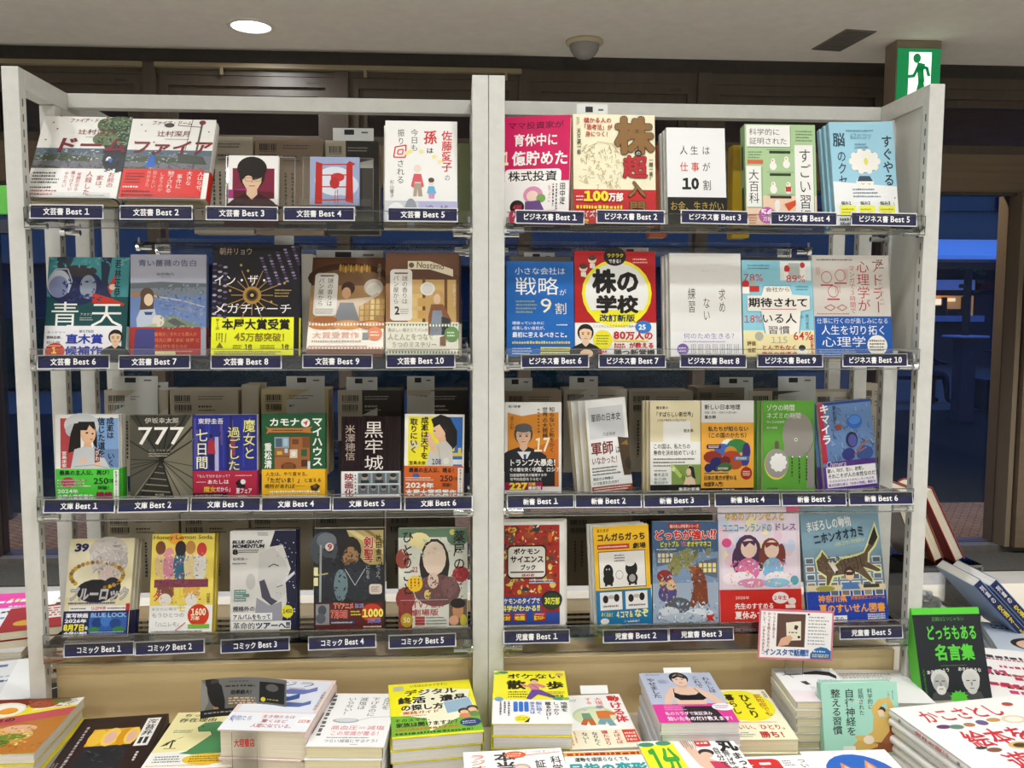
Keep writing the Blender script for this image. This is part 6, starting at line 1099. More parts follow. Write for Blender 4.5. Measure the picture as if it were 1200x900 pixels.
# cookbook, far left
c = A().R(0, 0, 100, 100, '7a3424').P([(0, 38), (64, 8), (100, 0), (100, 20), (0, 62)], 'ecdf30').P([(70, 6), (100, -0), (100, 14), (60, 24)], 'e9e7e0').P([(0, 50), (100, 18), (100, 40), (0, 76)], 'c0525a').P([(0, 66), (100, 34), (100, 100), (0, 100)], 'b8762e')
food(c, 1, [(32, 22, 22, 15, 'e8dcc4'), (34, 22, 18, 12, 'f2ede0'), (38, 24, 9, 6.5, 'e89a28'), (66, 12, 14, 8, 'a8502c'), (80, 6, 10, 4, '5a7a2c'), (54, 70, 30, 14, 'dcae58'), (66, 58, 16, 7, 'e2b08c'), (60, 78, 20, 8, 'c89a3c'), (52, 82, 18, 6, '5c7a28'), (66, 72, 14, 5, '6f8a34'), (30, 88, 24, 7, 'd8a850')])
c.spk(28, 56, 84, 86, 110, ('e8c878', 'c88a30', 'f0dca0', 'b87428', '6f8a34', 'e2b08c'), 2, 3).spk(36, 76, 70, 88, 40, ('5c7a28', '7a9a3c', '44601c'), 2, 4).spk(50, 4, 92, 18, 40, ('8a3c24', 'b86038', '6a2c1c'), 2, 5).spk(0, 80, 100, 100, 40, ('c8843a', '9a5c20'), 2.4, 6)
c.T('まいにちの', 6, 40, 54, 48, '2a2210', .03, rot=-10).lines(78, 3, 98, 12, 3, '7a7a74').lines(6, 50, 36, 56, 1, '2a2210')
stk('cookbook', 'cookbook with a fried egg and pasta on its cover, front left corner', [(-40, 822), (86, 818), (37, 882), (-96, 888)], .777, 4, c, 'fried-egg cookbooks', side='L', cover='e4d838', pages='e8e2d8')
# black bento book
c = A().R(0, 0, 100, 100, '2a1c1c').R(20, 16, 76, 88, '3c1818').R(22, 18, 74, 90, '22242a').R(22, 18, 74, 42, 'e0a828')
food(c, 2, [(30, 30, 9, 12, 'ecc040'), (46, 30, 10, 13, 'f0cc58'), (46, 31, 6, 9, 'e2b4a4'), (62, 31, 8, 12, 'd89a1e'), (70, 30, 8, 12, 'f0cc58'), (70, 31, 5, 8, 'e2b4a4')])
r_ = random.Random(31)
for k in range(40): u, v = 24 + 46 * r_.random(), 44 + 44 * r_.random(); c.L([(u, v), (u + 5, v - 2 + 4 * r_.random())], .9, ('3c4248', '5a626a', '15171a')[k % 3])
c.R(78, 6, 94, 46, 'eeece8').V('海苔弁', 80, 8, 92, 32, '1c1a1a', .02).R(81, 34, 85, 43, '2a2828').R(87, 34, 91, 43, '2a2828').vlines(10, 14, 17, 78, 1, 'b8aeb0', .5).vlines(84, 54, 90, 66, 1, 'e0dcd8', .5).vlines(1, 62, 8, 100, 2, 'b8aeb0', .4)
stk('large_book', 'black large book with a nori lunch box photo and white title strip', [(100, 843), (200, 836), (152, 925), (34, 934)], .741, 2, c, 'black lunch-box books', side='R', cover='2a1c1c')
# cream dinosaur book
c = A().R(0, 0, 100, 100, 'efe6ac').R(0, 76, 100, 100, 'f2f1ec').P([(0, 74), (60, 70), (60, 78), (0, 80)], 'f2f1ec').P([(40, 72), (48, 60), (58, 44), (54, 38), (40, 38), (36, 30), (42, 22), (58, 20), (74, 26), (86, 40), (90, 76), (48, 78), (32, 76)], '4c8a5a').L([(40, 72), (48, 60), (58, 44), (54, 38), (40, 38), (36, 30), (42, 22), (58, 20), (74, 26)], .8, '1f4028').E(42, 29, 1.4, 1, '16241a')
for k in range(6): c.P([(16, 52), (16 + 11 * math.cos(k * .9 - .6), 52 + 9 * math.sin(k * .9 - 1.9) + 2), (18 + 8 * math.cos(k * .9 - .3), 54 + 9 * math.sin(k * .9 - 1.6))], '1f3a24')
c.L([(16, 52), (18, 66)], 2, '2a2a1c').L([(11, 67), (25, 67)], 1, '2a2a1c').T('ちっぽけな', 10, 3, 66, 10, '3a3a24', .015, sk=.1).T('存在理由', 8, 12, 54, 20, '3a3a24', .015).lines(10, 34, 32, 40, 2, '8a8460').lines(8, 79, 40, 91, 3, '6a6a64').E(66, 86, 26, 9, 'ecc23a').lines(48, 80, 86, 91, 3, '5a4410').lines(4, 94, 90, 97, 1, 'c8a040')
stk('paperback_book', 'cream paperback with a green long-necked dinosaur and palm', [(204, 836), (292, 833), (275, 899), (160, 902)], .741, 2, c, 'green-dinosaur paperbacks', side='R', cover='efe6ac')
# whale book stack
c = A().R(0, 0, 100, 100, 'e9d2cc').R(5, 3, 95, 66, 'e2e6ee').R(0, 68, 100, 100, 'eceef2').T('クジラ', 8, 4, 78, 16, '2a2a34', .0, sk=-.2).lines(10, 17, 80, 20, 1, '5a5a64')
for (u, v, k) in ((60, 26, 1.2), (40, 42, 1.4), (66, 52, 1)): c.P([(u - 22 * k, v), (u - 8 * k, v - 5 * k), (u + 10 * k, v - 4 * k), (u + 18 * k, v - 9 * k), (u + 20 * k, v - 2 * k), (u + 8 * k, v + 4 * k), (u - 12 * k, v + 4 * k)], ('3a5a94', '5a6ea8', '6f78b4')[int(k * 7) % 3])
c.T('生き物たちは', 40, 72, 78, 78, 'b8484a', .01).T('驚くほど', 42, 80, 72, 86, 'b8484a', .01).T('人間に似ている。', 34, 88, 84, 95, 'b8484a', .01).E(90, 82, 9, 9, 'f4f2f0').T('10万部', 84, 79, 98, 85, 'c83a3c', .02).V('大絶賛の生態学', 92, 24, 97, 62, '5a5a64').L([(4, 78), (10, 86)], 1, '8a90b0').T('動物たち', 4, 74, 30, 84, '6a7ab4', .0)
sp = A().vlines(20, 6, 80, 90, 1, '6a4a4a', .7)
stk('hardcover_book', 'thick pink-bordered hardcover with blue whales, topmost under the black card', [(285, 796), (378, 797), (357, 859), (256, 854)], .800, 2, c, 'thick whale hardcovers', side='R', cover='e8d4ce', hard=True, pages='efe6d0', spine=sp)
# white blood-pressure book
c = A().R(0, 0, 100, 100, 'f0f0ee').V('血圧を', 80, 8, 92, 33, '3a3a3c', .0).V('下げるのに', 63, 8, 75, 46, '3a3a3c', .0).V('減塩は', 46, 8, 58, 33, '3a3a3c', .0).V('いらない！', 29, 8, 41, 44, '3a3a3c', .0).vlines(6, 4, 14, 94, 1, '5a5a5c', .8).vlines(94, 10, 99, 40, 1, '9a9a9c').E(38, 54, 18, 4.6, 'a8acb0').E(38, 53, 15, 3.4, 'd4d8da').L([(54, 54), (70, 48), (98, 46)], 1.4, 'b8bcc0').T('高血圧＝減塩', 22, 63, 94, 71, 'd84a5a', .0).T('この常識が覆る！', 24, 73, 94, 81, 'd84a5a', .0).lines(22, 83, 94, 86, 1, '5a5a5c').T('つらい減塩にサヨナラ！', 20, 87, 94, 93, '3a3a3c', .0).lines(56, 95, 66, 97, 1, '6a6a6c')
stk('paperback_book', 'white paperback with thin black vertical characters and a grey spoon', [(380, 813), (459, 813), (450, 876), (357, 875)], .781, 4, c, 'white spoon paperbacks', side='R', cover='f0f0ee', pages='e8dfb8')
# yellow-green digital book
c = A().R(0, 0, 100, 100, 'f2e92a').P([(0, 62), (100, 70), (100, 97), (0, 97)], '7ab83c').P([(10, 60), (44, 12), (98, 20), (80, 70), (42, 92), (40, 70)], 'f2f0d0').R(6, 5, 18, 14, 'b8bcb0').T('いちばんわかりやすい', 26, 3, 72, 9, '6a641c', .01).T('デジタル', 18, 14, 82, 26, '2a2a2c', .03).T('終活・遺品', 10, 28, 92, 41, '2a2a2c', .045).T('の探し方', 12, 43, 62, 54, '2a2a2c', .04).T('実践ガイド', 14, 55, 56, 61, 'd8702c', .03).lines(14, 62, 46, 65, 1, 'b08a3c').P([(62, 42), (94, 36), (97, 58), (64, 64)], '9ab8cc').L([(62, 42), (94, 36), (97, 58), (64, 64), (62, 42)], 1, 'f0f2f4')
food(c, 3, [(84, 62, 7, 6, '4a3228'), (84, 64, 5, 4, 'e8c4a0'), (94, 58, 7, 6, '4a3228'), (94, 60, 5, 4, 'e8c4a0'), (84, 70, 7, 4, 'e08a5c'), (95, 68, 6, 5, '6f8a4c'), (88, 82, 12, 7, '243a74')])
c.T('そのスマホ、', 4, 68, 48, 74, '2a3a1c', .015).T('家族は開けますか？', 5, 75, 78, 83, '2a2a2c', .02).lines(4, 84, 76, 89, 1, 'c8703c', .8, .02).lines(4, 91, 92, 96, 1, '3a5a1c', .7, .05).lines(79, 79, 97, 85, 2, 'dfe6f0')
stk('paperback_book', 'yellow and green paperback with bold black characters and a computer screen', [(468, 802), (563, 796), (567, 857), (460, 867)], .785, 4, c, 'yellow-green screen paperbacks', side='R', cover='efe72c', pages='e6e4de')
# yellow walking book
c = A().R(0, 0, 100, 100, 'f0e83a').R(0, 58, 100, 100, 'f0f0ee').T('ボケない', 18, 6, 94, 17, '2a2818', .02).T('散', 18, 20, 44, 38, '2a2818', .045).T('歩', 72, 22, 96, 38, '2a2818', .045)
food(c, 4, [(56, 20, 6, 4, '5a3428'), (56, 23, 4.4, 3.4, 'e8c0a0'), (12, 4, 8, 3, '4a8a6a'), (4, 6, 4, 2.6, '6fa87a'), (88, 56, 9, 3, '4a9a7a'), (96, 56, 5, 2.6, '8ab84a'), (8, 57, 6, 4, '7aa0b8'), (92, 8, 6, 3, 'd8a880')])
c.P([(50, 27), (62, 27), (72, 32), (68, 36), (62, 33), (62, 40), (52, 40), (48, 33), (42, 34), (36, 28), (40, 27), (46, 31)], 'd8868c').P([(52, 39), (64, 39), (74, 46), (84, 52), (80, 55), (60, 48), (50, 58), (44, 56)], '6a4a9a').L([(52, 28), (62, 38)], 1, '5a4a8a').lines(20, 41, 48, 55, 3, '6a6420').lines(72, 42, 96, 48, 2, '6a6420').T('七田秀覚', 72, 49, 94, 54, '3a3618', .01)
c.V('地面を', 88, 62, 97, 80, '2a2a2c', .015).V('しっかり', 78, 62, 86, 86, '2a2a2c', .015).V('蹴るだけ！', 68, 62, 76, 94, '2a2a2c', .02).V('脳に効く', 56, 62, 64, 84, '2a5ab0', .015).V('歩き方は', 48, 62, 55, 84, '2a5ab0', .015).vlines(8, 62, 24, 92, 3, '4a4a4c')
for u in (27, 34, 41): c.RR(u, 62, u + 5.6, 80, '3a72c8', 2.4, .6)
c.E(38, 92, 10, 6, 'ecdf3a').lines(31, 89, 45, 95, 2, '8a7a1c').P([(40, 98), (48, 90), (46, 98)], '2a2818')
stk('paperback_book', 'yellow and white paperback with a striding figure in purple trousers', [(569, 786), (651, 787), (671, 848), (576, 849)], .806, 5, c, 'yellow walking-figure paperbacks', side='L', cover='f0e83a', pages='e4e2dc')
# moving body book
c = A().R(0, 0, 100, 100, 'f0efeb').R(0, 68, 100, 100, 'f0e8cc').V('動ける体', 78, 3, 97, 56, 'cf2a30', .035).V('大復活', 58, 6, 70, 28, 'd8585c', .01).V('する', 44, 6, 54, 20, 'd8585c', .01).E(50, 42, 32, 18, 'c4d8b4').E(50, 44, 30, 15, 'd8e0b8')
food(c, 5, [(38, 32, 5, 4, 'e8d8c8'), (62, 28, 6, 4.6, 'e8d8c8'), (38, 30, 5, 3, 'c8c8c4'), (62, 26, 6, 3, '8a9aa0')])
c.P([(32, 37), (44, 37), (46, 48), (32, 48)], '6a9a7a').P([(32, 48), (46, 48), (48, 60), (40, 60), (38, 52), (34, 60), (26, 58)], 'c86a3c').P([(54, 34), (70, 33), (82, 38), (80, 42), (72, 42), (72, 48), (54, 48)], 'd87a3c').P([(56, 48), (72, 48), (76, 62), (66, 62), (64, 54), (60, 60), (50, 58)], '7aa0a8').vlines(4, 8, 12, 64, 1, '3a3a3a', .8).lines(20, 8, 32, 14, 2, '8a8a84')
c.V('よぼよぼ', 66, 70, 76, 94, 'c83a3c', .01).V('寝たきり', 50, 70, 60, 96, 'c83a3c', .01).V('なりたく', 36, 72, 45, 96, '2a2a2c', .015).V('ない！', 22, 72, 31, 92, '2a2a2c', .015).R(80, 70, 99, 92, 'd83a2c').lines(82, 73, 97, 90, 3, 'f6e0c8', .6, .05).vlines(4, 70, 16, 96, 2, 'd8a070')
stk('paperback_book', 'white and cream paperback with red vertical characters and a walking couple', [(661, 815), (732, 814), (757, 874), (665, 880)], .765, 3, c, 'walking-couple paperbacks', side='R', cover='f0ece0', pages='ece6d8')
# grey-blue woman book
c = A().R(0, 0, 100, 100, 'b8c0d4').P([(0, 66), (100, 64), (100, 100), (0, 100)], 'd83c98')
c.P([(32, 34), (40, 30), (62, 30), (72, 34), (86, 46), (98, 66), (86, 66), (74, 50), (72, 66), (34, 66), (34, 50), (26, 66), (16, 66), (24, 46)], 'e2bfa8').P([(36, 42), (44, 47), (54, 48), (64, 47), (70, 42), (76, 54), (70, 58), (40, 58), (34, 52)], '17161a').L([(38, 34), (36, 43)], 1, '17161a').L([(66, 34), (70, 43)], 1, '17161a').P([(46, 22), (58, 22), (58, 32), (52, 34), (46, 32)], 'd8b09a').E(52, 12, 13, 13, '1c1a1c').E(52, 16, 10, 12, 'e8c8b2').P([(42, 10), (52, 4), (62, 10), (60, 14), (52, 9), (44, 14)], '1c1a1c').E(48, 15, 1.5, .9, '2a2220', 8).E(56, 15, 1.5, .9, '2a2220', 8).R(49, 22, 55, 23.2, 'b8605c')
c.P([(36, 70), (78, 70), (86, 100), (40, 100)], '2a2228').V('わたしは', 84, 10, 94, 44, '2a2a30', .015).V('これで', 70, 8, 80, 34, '2a2a30', .015).V('やせました', 6, 12, 18, 54, '2a2a30', .015).lines(8, 3, 30, 6, 1, '5a5a64').E(28, 20, 8, 5.5, 'aab2c8').lines(22, 17, 34, 23, 3, '6a7088')
c.T('私のカラダで実証済み', 12, 80, 72, 87, 'f4e4ee', .015).T('効いたものだけ教えます！', 12, 89, 98, 97, 'f8eef4', .025).lines(14, 68, 46, 78, 3, 'f0a8d0').E(90, 72, 14, 7, 'f0eef0').lines(80, 68, 99, 75, 3, '8a4a70')
stk('paperback_book', 'grey-blue and pink paperback with a woman in a black sports top', [(738, 789), (822, 789), (866, 846), (774, 848)], .802, 5, c, 'black-sports-top paperbacks', side='L', cover='e8e8ec', pages='e4e4e2')
# yellow-circle book
c = A().R(0, 0, 100, 100, 'efeccc').E(52, 34, 46, 32, 'f0e52e').V('認知症でも', 76, 10, 88, 56, 'b8641c', .02).V('ひとり', 52, 10, 68, 60, '2a2412', .035).V('暮らし', 30, 10, 44, 52, '2a2412', .03).V('新装版', 92, 4, 98, 18, '4a4434').lines(24, 66, 86, 69, 1, 'c86a4c').T('いい、ひとり。', 24, 72, 98, 82, 'b8322c', .02).T('勝ち！', 50, 85, 92, 97, 'b8322c', .035).lines(6, 86, 44, 96, 3, '6a6450')
stk('paperback_book', 'cream paperback with a big yellow circle and brown-red characters', [(822, 808), (894, 809), (937, 866), (852, 868)], .768, 3, c, 'yellow-circle paperbacks', side='L', cover='efeccc', pages='e6dcb8')
# slim white stack with an ink figure
c = A().R(0, 0, 100, 100, 'ecebea').P([(44, 14), (70, 8), (90, 12), (96, 24), (92, 34), (84, 24), (66, 20), (46, 20)], '2a2a2c').L([(40, 18), (10, 22)], 2, '2a2a2c').L([(16, 12), (24, 30)], 1.6, '2a2a2c').P([(30, 42), (40, 40), (44, 50), (36, 52)], '3a3a3c').lines(60, 34, 96, 48, 2, '8aa0c8').lines(40, 56, 90, 66, 2, 'a8b0d0').lines(50, 76, 96, 90, 2, 'd0a0b8').R(0, 68, 100, 100, 'ece0e4').lines(44, 76, 96, 92, 3, 'c8a8b8')
stk('slim_book', 'slim white book with a black ink bird, topmost of the tallest stack', [(895, 783), (966, 784), (1010, 822), (933, 823)], .800, 7, c, 'slim white ink-bird books', side='L', cover='ecebe8', pages='e6deb8', jig=.002)
c = A().R(0, 0, 100, 100, 'ebeae8').lines(10, 10, 80, 30, 3, 'a8a8a8')
stk('slim_book', 'plain white book lying behind the mint green standing book', [(962, 784), (1050, 786), (1096, 824), (1004, 824)], .775, 4, c, 'plain white books', side='L', cover='e8e7e4', pages='e0dcd0')
# ---- front edge of the table
c = A().R(0, 0, 100, 100, 'f1f0ee').V('ラジオ体操', 6, 6, 22, 60, 'e0703c', .02).V('本当は', 30, 4, 52, 60, '2a2a2c', .03).T('しつはすごい', 62, 3, 96, 8, 'e0886a', .01).E(52, 10, 11, 7, 'e0602c').lines(44, 6, 60, 14, 2, 'f6e4d8').L([(62, 12), (98, 8)], 1.4, 'e0886a').V('科学', 86, 16, 97, 48, '2a2a2c', .015).V('証明', 70, 22, 81, 54, '2a2a2c', .015).E(56, 36, 9, 8, 'c8b0a0').E(54, 44, 14, 10, '8a5aa0').E(56, 38, 7, 6, 'ead0bc')
stk('paperback_book', 'white paperback with orange and black characters at the front table edge', [(549, 882), (660, 876), (678, 940), (546, 946)], .772, 3, c, 'orange-and-black titled paperbacks', side='R', cover='f1f0ee', pages='e6e2d8')
c = A().R(0, 0, 100, 100, 'f1f1ee').R(0, 2, 100, 10, 'e8a03c').lines(4, 3, 96, 9.4, 1, 'a82a20', .9, .02).T('運動を頑張らなくても', 12, 13, 80, 22, '2a2a2c', .025).T('足指の変形', 2, 25, 98, 48, '1f9a9c', .05).lines(6, 60, 90, 80, 3, '4a4a4c')
stk('paperback_book', 'white paperback with big teal characters under an orange strip, front edge', [(663, 881), (752, 879), (780, 940), (672, 944)], .766, 3, c, 'teal-titled paperbacks', side='L', cover='f1f1ee', pages='e6e2d8')
c = A().R(0, 0, 100, 100, 'f1f1ee').P([(0, 10), (36, 4), (40, 100), (0, 100)], 'ecec2c').T('1分', 5, 12, 34, 56, '3aa03c', .05).E(8, 6, 8, 4, '4a8a6a').E(26, 5, 8, 4, '4a8a6a').P([(42, 0), (50, 0), (60, 30), (72, 40), (84, 60), (62, 60), (50, 44)], 'e0bca4').E(64, 24, 8, 6, '2a2224').E(63, 28, 6, 5, 'e0bca4').P([(62, 38), (76, 40), (84, 60), (64, 60)], 'c83a5c').RR(58, 2, 74, 14, 'c8302c', 4, .6).lines(60, 5, 72, 11, 1, 'f4e2dc').T('丸', 80, 0, 99, 24, '17161a', .05).V('まった', 88, 26, 98, 60, '17161a', .03).V('自分で', 72, 16, 79, 50, '2a2a2c', .02).V('伸ばす', 80, 20, 87, 60, '2a2a2c', .015).vlines(44, 0, 58, 18, 6, '4a4a4c')
stk('paperback_book', 'yellow and white paperback with a green numeral and a stretching woman', [(764, 869), (870, 864), (912, 938), (782, 946)], .770, 3, c, 'green-numeral paperbacks', side='L', cover='f1f1ee', pages='e6e2d8')
c = A().R(0, 0, 100, 100, 'f1f1ef').RR(-4, 6, 62, 100, 'd0282c', 10, .7).T('こ', 30, 10, 54, 40, 'f6f2f0', .05).T('本当に', 4, 16, 26, 30, 'f6f2f0', .03).V('手足の', 4, 34, 18, 70, 'f6f2f0', .02).lines(66, 10, 80, 24, 3, '6a6a6c').V('ついに', 86, 8, 97, 40, '3a3a3c', .01)
stk('paperback_book', 'white paperback with a large red rounded panel at the front edge', [(872, 888), (957, 885), (986, 940), (888, 944)], .748, 2, c, 'red-panelled paperbacks', side='L', cover='f1f1ef', pages='e6e2d8')
c = A().R(0, 0, 100, 100, 'f0f0ee').E(52, 52, 40, 44, '2a62c0').P([(30, 44), (36, 24), (46, 38), (58, 38), (66, 20), (76, 44), (84, 74), (54, 96), (26, 74)], 'd8885a').E(44, 52, 4, 4, '2a2220').E(62, 52, 4, 4, '2a2220').P([(38, 30), (44, 38), (34, 42)], 'e8b8a0').P([(66, 26), (70, 42), (61, 38)], 'e8b8a0')
stk('paperback_book', 'white paperback with a cat head on a blue oval', [(970, 882), (1062, 880), (1100, 940), (980, 944)], .745, 2, c, 'blue-oval cat books', side='L', cover='f0f0ee', pages='e8e6e0')
# big white picture-book stack at right
c = A().R(0, 0, 100, 100, 'f2f1ee').T('かこさとし', 12, 8, 72, 28, 'cf2a38', .02).T('絵本を', 20, 42, 66, 66, 'cf2a38', .02).T('遊ぶ', 26, 74, 60, 98, 'cf2a38', .02)
food(c, 6, [(18, 34, 5, 3, '6a3a6a'), (26, 36, 5, 3.4, '6a8a7a'), (36, 35, 4, 3, 'b87a5a'), (46, 34, 4, 4, '6a5a8a'), (56, 32, 5, 3, 'c89a5a'), (70, 34, 9, 6, 'e4d4b8'), (70, 34, 6, 4, 'f2ece0'), (28, 70, 5, 3, '8a5a4a'), (48, 68, 8, 5, 'd8b878'), (48, 68, 5, 3, '5a4028'), (76, 58, 5, 4, '8a6a8a'), (82, 12, 4, 3, 'b84a3a'), (60, 64, 4, 2, '5a5a8a'), (22, 66, 4, 2, '3a4a4a')])
c.lines(28, 99, 70, 100, 1, '6a6a6a')
sp = A().V('絵本を遊ぶ', 22, 30, 78, 66, 'c8343c', .01).lines(20, 10, 80, 16, 1, '5a5a5a').E(50, 86, 30, 3, '9a3a34').lines(20, 72, 80, 78, 1, '6a6a6a')
stk('picture_book', 'large white picture book with red lettering, topmost of the right-hand stack', [(1066, 829), (1216, 813.5), None, (1156, 912)], .792, 6, c, 'large white picture books', side='L', cover='f0efec', pages='e2e0da', spine=sp, hard=True)
# mint standing book
def prop(name, label, bl, br, ytop, tilt, Yb, t, art, **kw):
    return stand(name, label, bl, br, ytop, tilt, Yb, t, art, **kw)
c = A().R(0, 0, 100, 100, 'a4d8c4').V('科学的に', 60, 8, 67, 38, '2a3030', .01).V('証明された', 48, 8, 55, 46, '2a3030', .01).V('自律神経を', 30, 8, 43, 74, '2a3030', .01).V('整える習慣', 12, 8, 25, 72, '2a3030', .01).V('小林弘幸', 86, 12, 90, 28, 'a8743c').vlines(92, 12, 95, 30, 1, '7a8a80')
food(c, 7, [(76, 40, 7, 6, '4a3024'), (76, 43, 5, 4.6, 'ead0b0'), (88, 76, 16, 16, '9a5a38'), (60, 88, 20, 6, '8a5030')])
c.P([(66, 50), (88, 48), (88, 66), (74, 84), (58, 84), (44, 80), (40, 74), (56, 74), (64, 68)], 'd8b464').P([(68, 52), (64, 36), (74, 24), (88, 22), (90, 27), (80, 30), (72, 40), (74, 50)], 'd8b464').P([(84, 50), (94, 36), (90, 24), (84, 28), (86, 36), (80, 44)], 'd8b464').P([(44, 80), (70, 86), (66, 98), (42, 96), (36, 88)], 'd0a858').R(86, 62, 99, 97, '9a5a38').P([(56, 94), (88, 84), (92, 98), (56, 99)], '8a5030').E(58, 80, 7, 6, 'e8dcc8').R(24, 88, 40, 99, 'dfe0da')
for k in range(9): c.L([(86, 63 + 4 * k), (99, 63 + 4 * k)], .4, '7a4024').L([(87 + 1.6 * k, 62), (87 + 1.6 * k, 97)], .4, '7a4024')
mint = prop('hardcover_book', 'mint green hardcover standing on the table with a stretching figure on a sofa', (967, 884), (1057, 884), 800, 14, -.165, .026, c, side='L', cover='9fd2be', hard=True, pages='efeee8')
# box-like green and black book
c = A().R(0, 0, 100, 100, '22262b').R(0, 0, 100, 7.5, '58c83c').T('正解は１つじゃない', 28, 10, 76, 15, '4a9a3a').T('どっちもある', 17, 19, 92, 36, '58c83c', .025).T('名言集', 26, 40, 84, 58, '58c83c', .035).lines(32, 62, 78, 64, 1, '5a7a54')
for u, h in ((28, 'b4b4b0'), (73, 'ccccc8')):
    c.P([(u - 16, 100), (u - 12, 92), (u, 88), (u + 12, 92), (u + 16, 100)], '4a4a4a').E(u, 80, 12, 12, h).E(u, 77, 13, 10, 'd2d2ce').E(u, 82, 10, 10, h).E(u, 89, 7, 5, 'e2e2de' if u < 50 else h).R(u - 7, 79, u - 2, 80, '3a3a3a').R(u + 2, 79, u + 7, 80, '3a3a3a').R(u - 1, 81, u + 1.4, 85, '8a8a86').R(u - 3, 87.4, u + 3, 88.2, '5a5a56')
c.T('あきらめよう', 10, 66.5, 44, 71, 'e2e2dc', .02, rot=-6).T('あきらめるな', 56, 65.5, 90, 70, 'e2e2dc', .02, rot=4).V('人を支える言葉', 4, 66, 8, 98, '4a9a3a').E(52, 97, 11, 6, '58c83c')
for k in range(12): c.P([(52 + 10 * math.cos(k * .52), 97 + 5 * math.sin(k * .52)), (52 + 14 * math.cos(k * .52 + .26), 97 + 8 * math.sin(k * .52 + .26)), (52 + 10 * math.cos(k * .52 + .52), 97 + 5 * math.sin(k * .52 + .52))], '58c83c')
prop('hardcover_book', 'black and bright green book propped upright with two engraved-style heads', (1082, 823), (1163, 818), 712, 20, -.06, .035, c, side='L', cover='5cc43e', pages='cfe8c4')
# ---------------------------------------------------------------- cards
def card(name, label, quad, Y, art, cover, curve=0.0, stalk=None, back='d8d8d4'):
    P = [at(x, y, Y) for x, y in quad]; w = (P[1].x - P[0].x + P[2].x - P[3].x) / 2; h = (P[0].z - P[3].z + P[1].z - P[2].z) / 2
    o = empty(name, ((P[2].x + P[3].x) / 2, Y, (P[2].z + P[3].z) / 2)); tag(o, label, 'pop card')
    ry = math.atan2(P[3].z - P[2].z, P[2].x - P[3].x); o.rotation_euler = (math.radians(-6), ry, 0)
    bend = (lambda p, w_, h_: Vector((p.x, p.y + curve * ((p.x / w_) ** 2 * 4), p.z))) if curve else None
    mb = MB(); n = 14
    for j in range(2):
        pass
    V = []; F = []
    for y in (0, .0008):
        for i in range(n + 1):
            for z in (0, h):
                p = Vector((-w / 2 + w * i / n, y, z)); V.append(bend(p, w, h) if bend else p)
    k = 2 * (n + 1)
    for i in range(n):
        a = 2 * i; F += [(a, a + 1, a + 3, a + 2), (k + a, k + a + 2, k + a + 3, k + a + 1), (a, a + 2, k + a + 2, k + a), (a + 1, k + a + 1, k + a + 3, a + 3)]
    F += [(0, k, k + 1, 1), (2 * n, 2 * n + 1, k + 2 * n + 1, k + 2 * n)]
    mb.add(V, F, M(cover, .35)); mb.build('card', o)
    QUEUE.append((art, 'card_print', w, h, o, bend, .0003, .3, None))
    if stalk: MB().box((-.016, .001, -stalk), (.016, .002, .02), acr).box((-.0165, .0008, -stalk), (-.0155, .0024, .02), acr_edge).box((.0155, .0008, -stalk), (.0165, .0024, .02), acr_edge).build('clear_stalk', o)
    return o, w, h
c = A().R(0, 0, 100, 100, '6a6a68').R(0, 80, 100, 100, '1a1a1c').R(66, 10, 98, 64, '15161a').P([(4, 0), (14, 0), (22, 20), (26, 60), (26, 80), (16, 80), (10, 60), (6, 30)], '17171a').P([(12, 58), (20, 64), (22, 80), (14, 80)], 'b08460').E(14, 8, 5, 7, '3a3430').P([(0, 0), (6, 20), (8, 60), (4, 80), (0, 80)], '8a8886').T('効果絶大！', 32, 32, 60, 44, '1c1c1c', .04, sk=.15).lines(26, 18, 62, 24, 1, '2a2820', .8, .05).lines(30, 50, 64, 70, 3, 'd8b88a', .6, .1).lines(30, 6, 58, 12, 1, '4a4a48').lines(4, 84, 62, 92, 1, '9a9a98').E(71, 56, 3, 6, 'd8c82c').lines(76, 52, 94, 58, 1, 'b8a83a').E(82, 24, 8, 10, '5a5856').R(74, 72, 94, 78, '1c1c1c').lines(70, 68, 96, 70, 1, '3a3a38')
card('shop_card', 'curved black and grey advertising card standing over the whale hardcovers', [(234, 794), (335, 797), (336, 838), (239, 838)], -.10, c, '58585a', curve=-.016, stalk=.052)
c = A().R(0, 0, 100, 100, 'd0788a').R(2.5, 4, 97.5, 96, 'f0eeee').R(24, 8, 62, 74, '5a4038').P([(36, 26), (56, 22), (57, 60), (38, 62)], 'e4dcc8').P([(26, 74), (30, 58), (42, 50), (46, 56), (40, 70)], 'd8a88c').P([(48, 30), (53, 32), (51, 40), (47, 38)], '2a2624').lines(40, 42, 54, 48, 1, '6a6a64').E(54, 54, 2, 2.6, '2a2624').V('つらさを抱える', 18, 6, 22, 58, '8a2434', .015).V('かつてを抱えたあなたへ', 11, 6, 15.5, 84, '8a2434', .015).V('そして、いまもそのあなたへ', 4.5, 6, 9, 92, '8a2434', .015).lines(66, 10, 94, 70, 9, '9a9aa0', .4).E(66, 8, 1.6, 2, '3a3a3a').T('インスタで話題!!', 8, 78, 68, 92, '2a5a9c', .045, 'f4f4f4', .03).P([(70, 96), (70, 86), (76, 76), (84, 72), (92, 74), (97.5, 80), (97.5, 96)], '2a6aa8').lines(74, 78, 94, 84, 1, 'dfe8f0').lines(73, 86, 95, 93, 2, 'e8d83a', .7, .05)
card('shop_card', 'pink-bordered photo card on a clear stalk in front of the lowest right shelf', [(893, 716.5), (980, 716.5), (975.5, 775), (887, 772)], -.035, c, 'd8a0a8', stalk=.05)
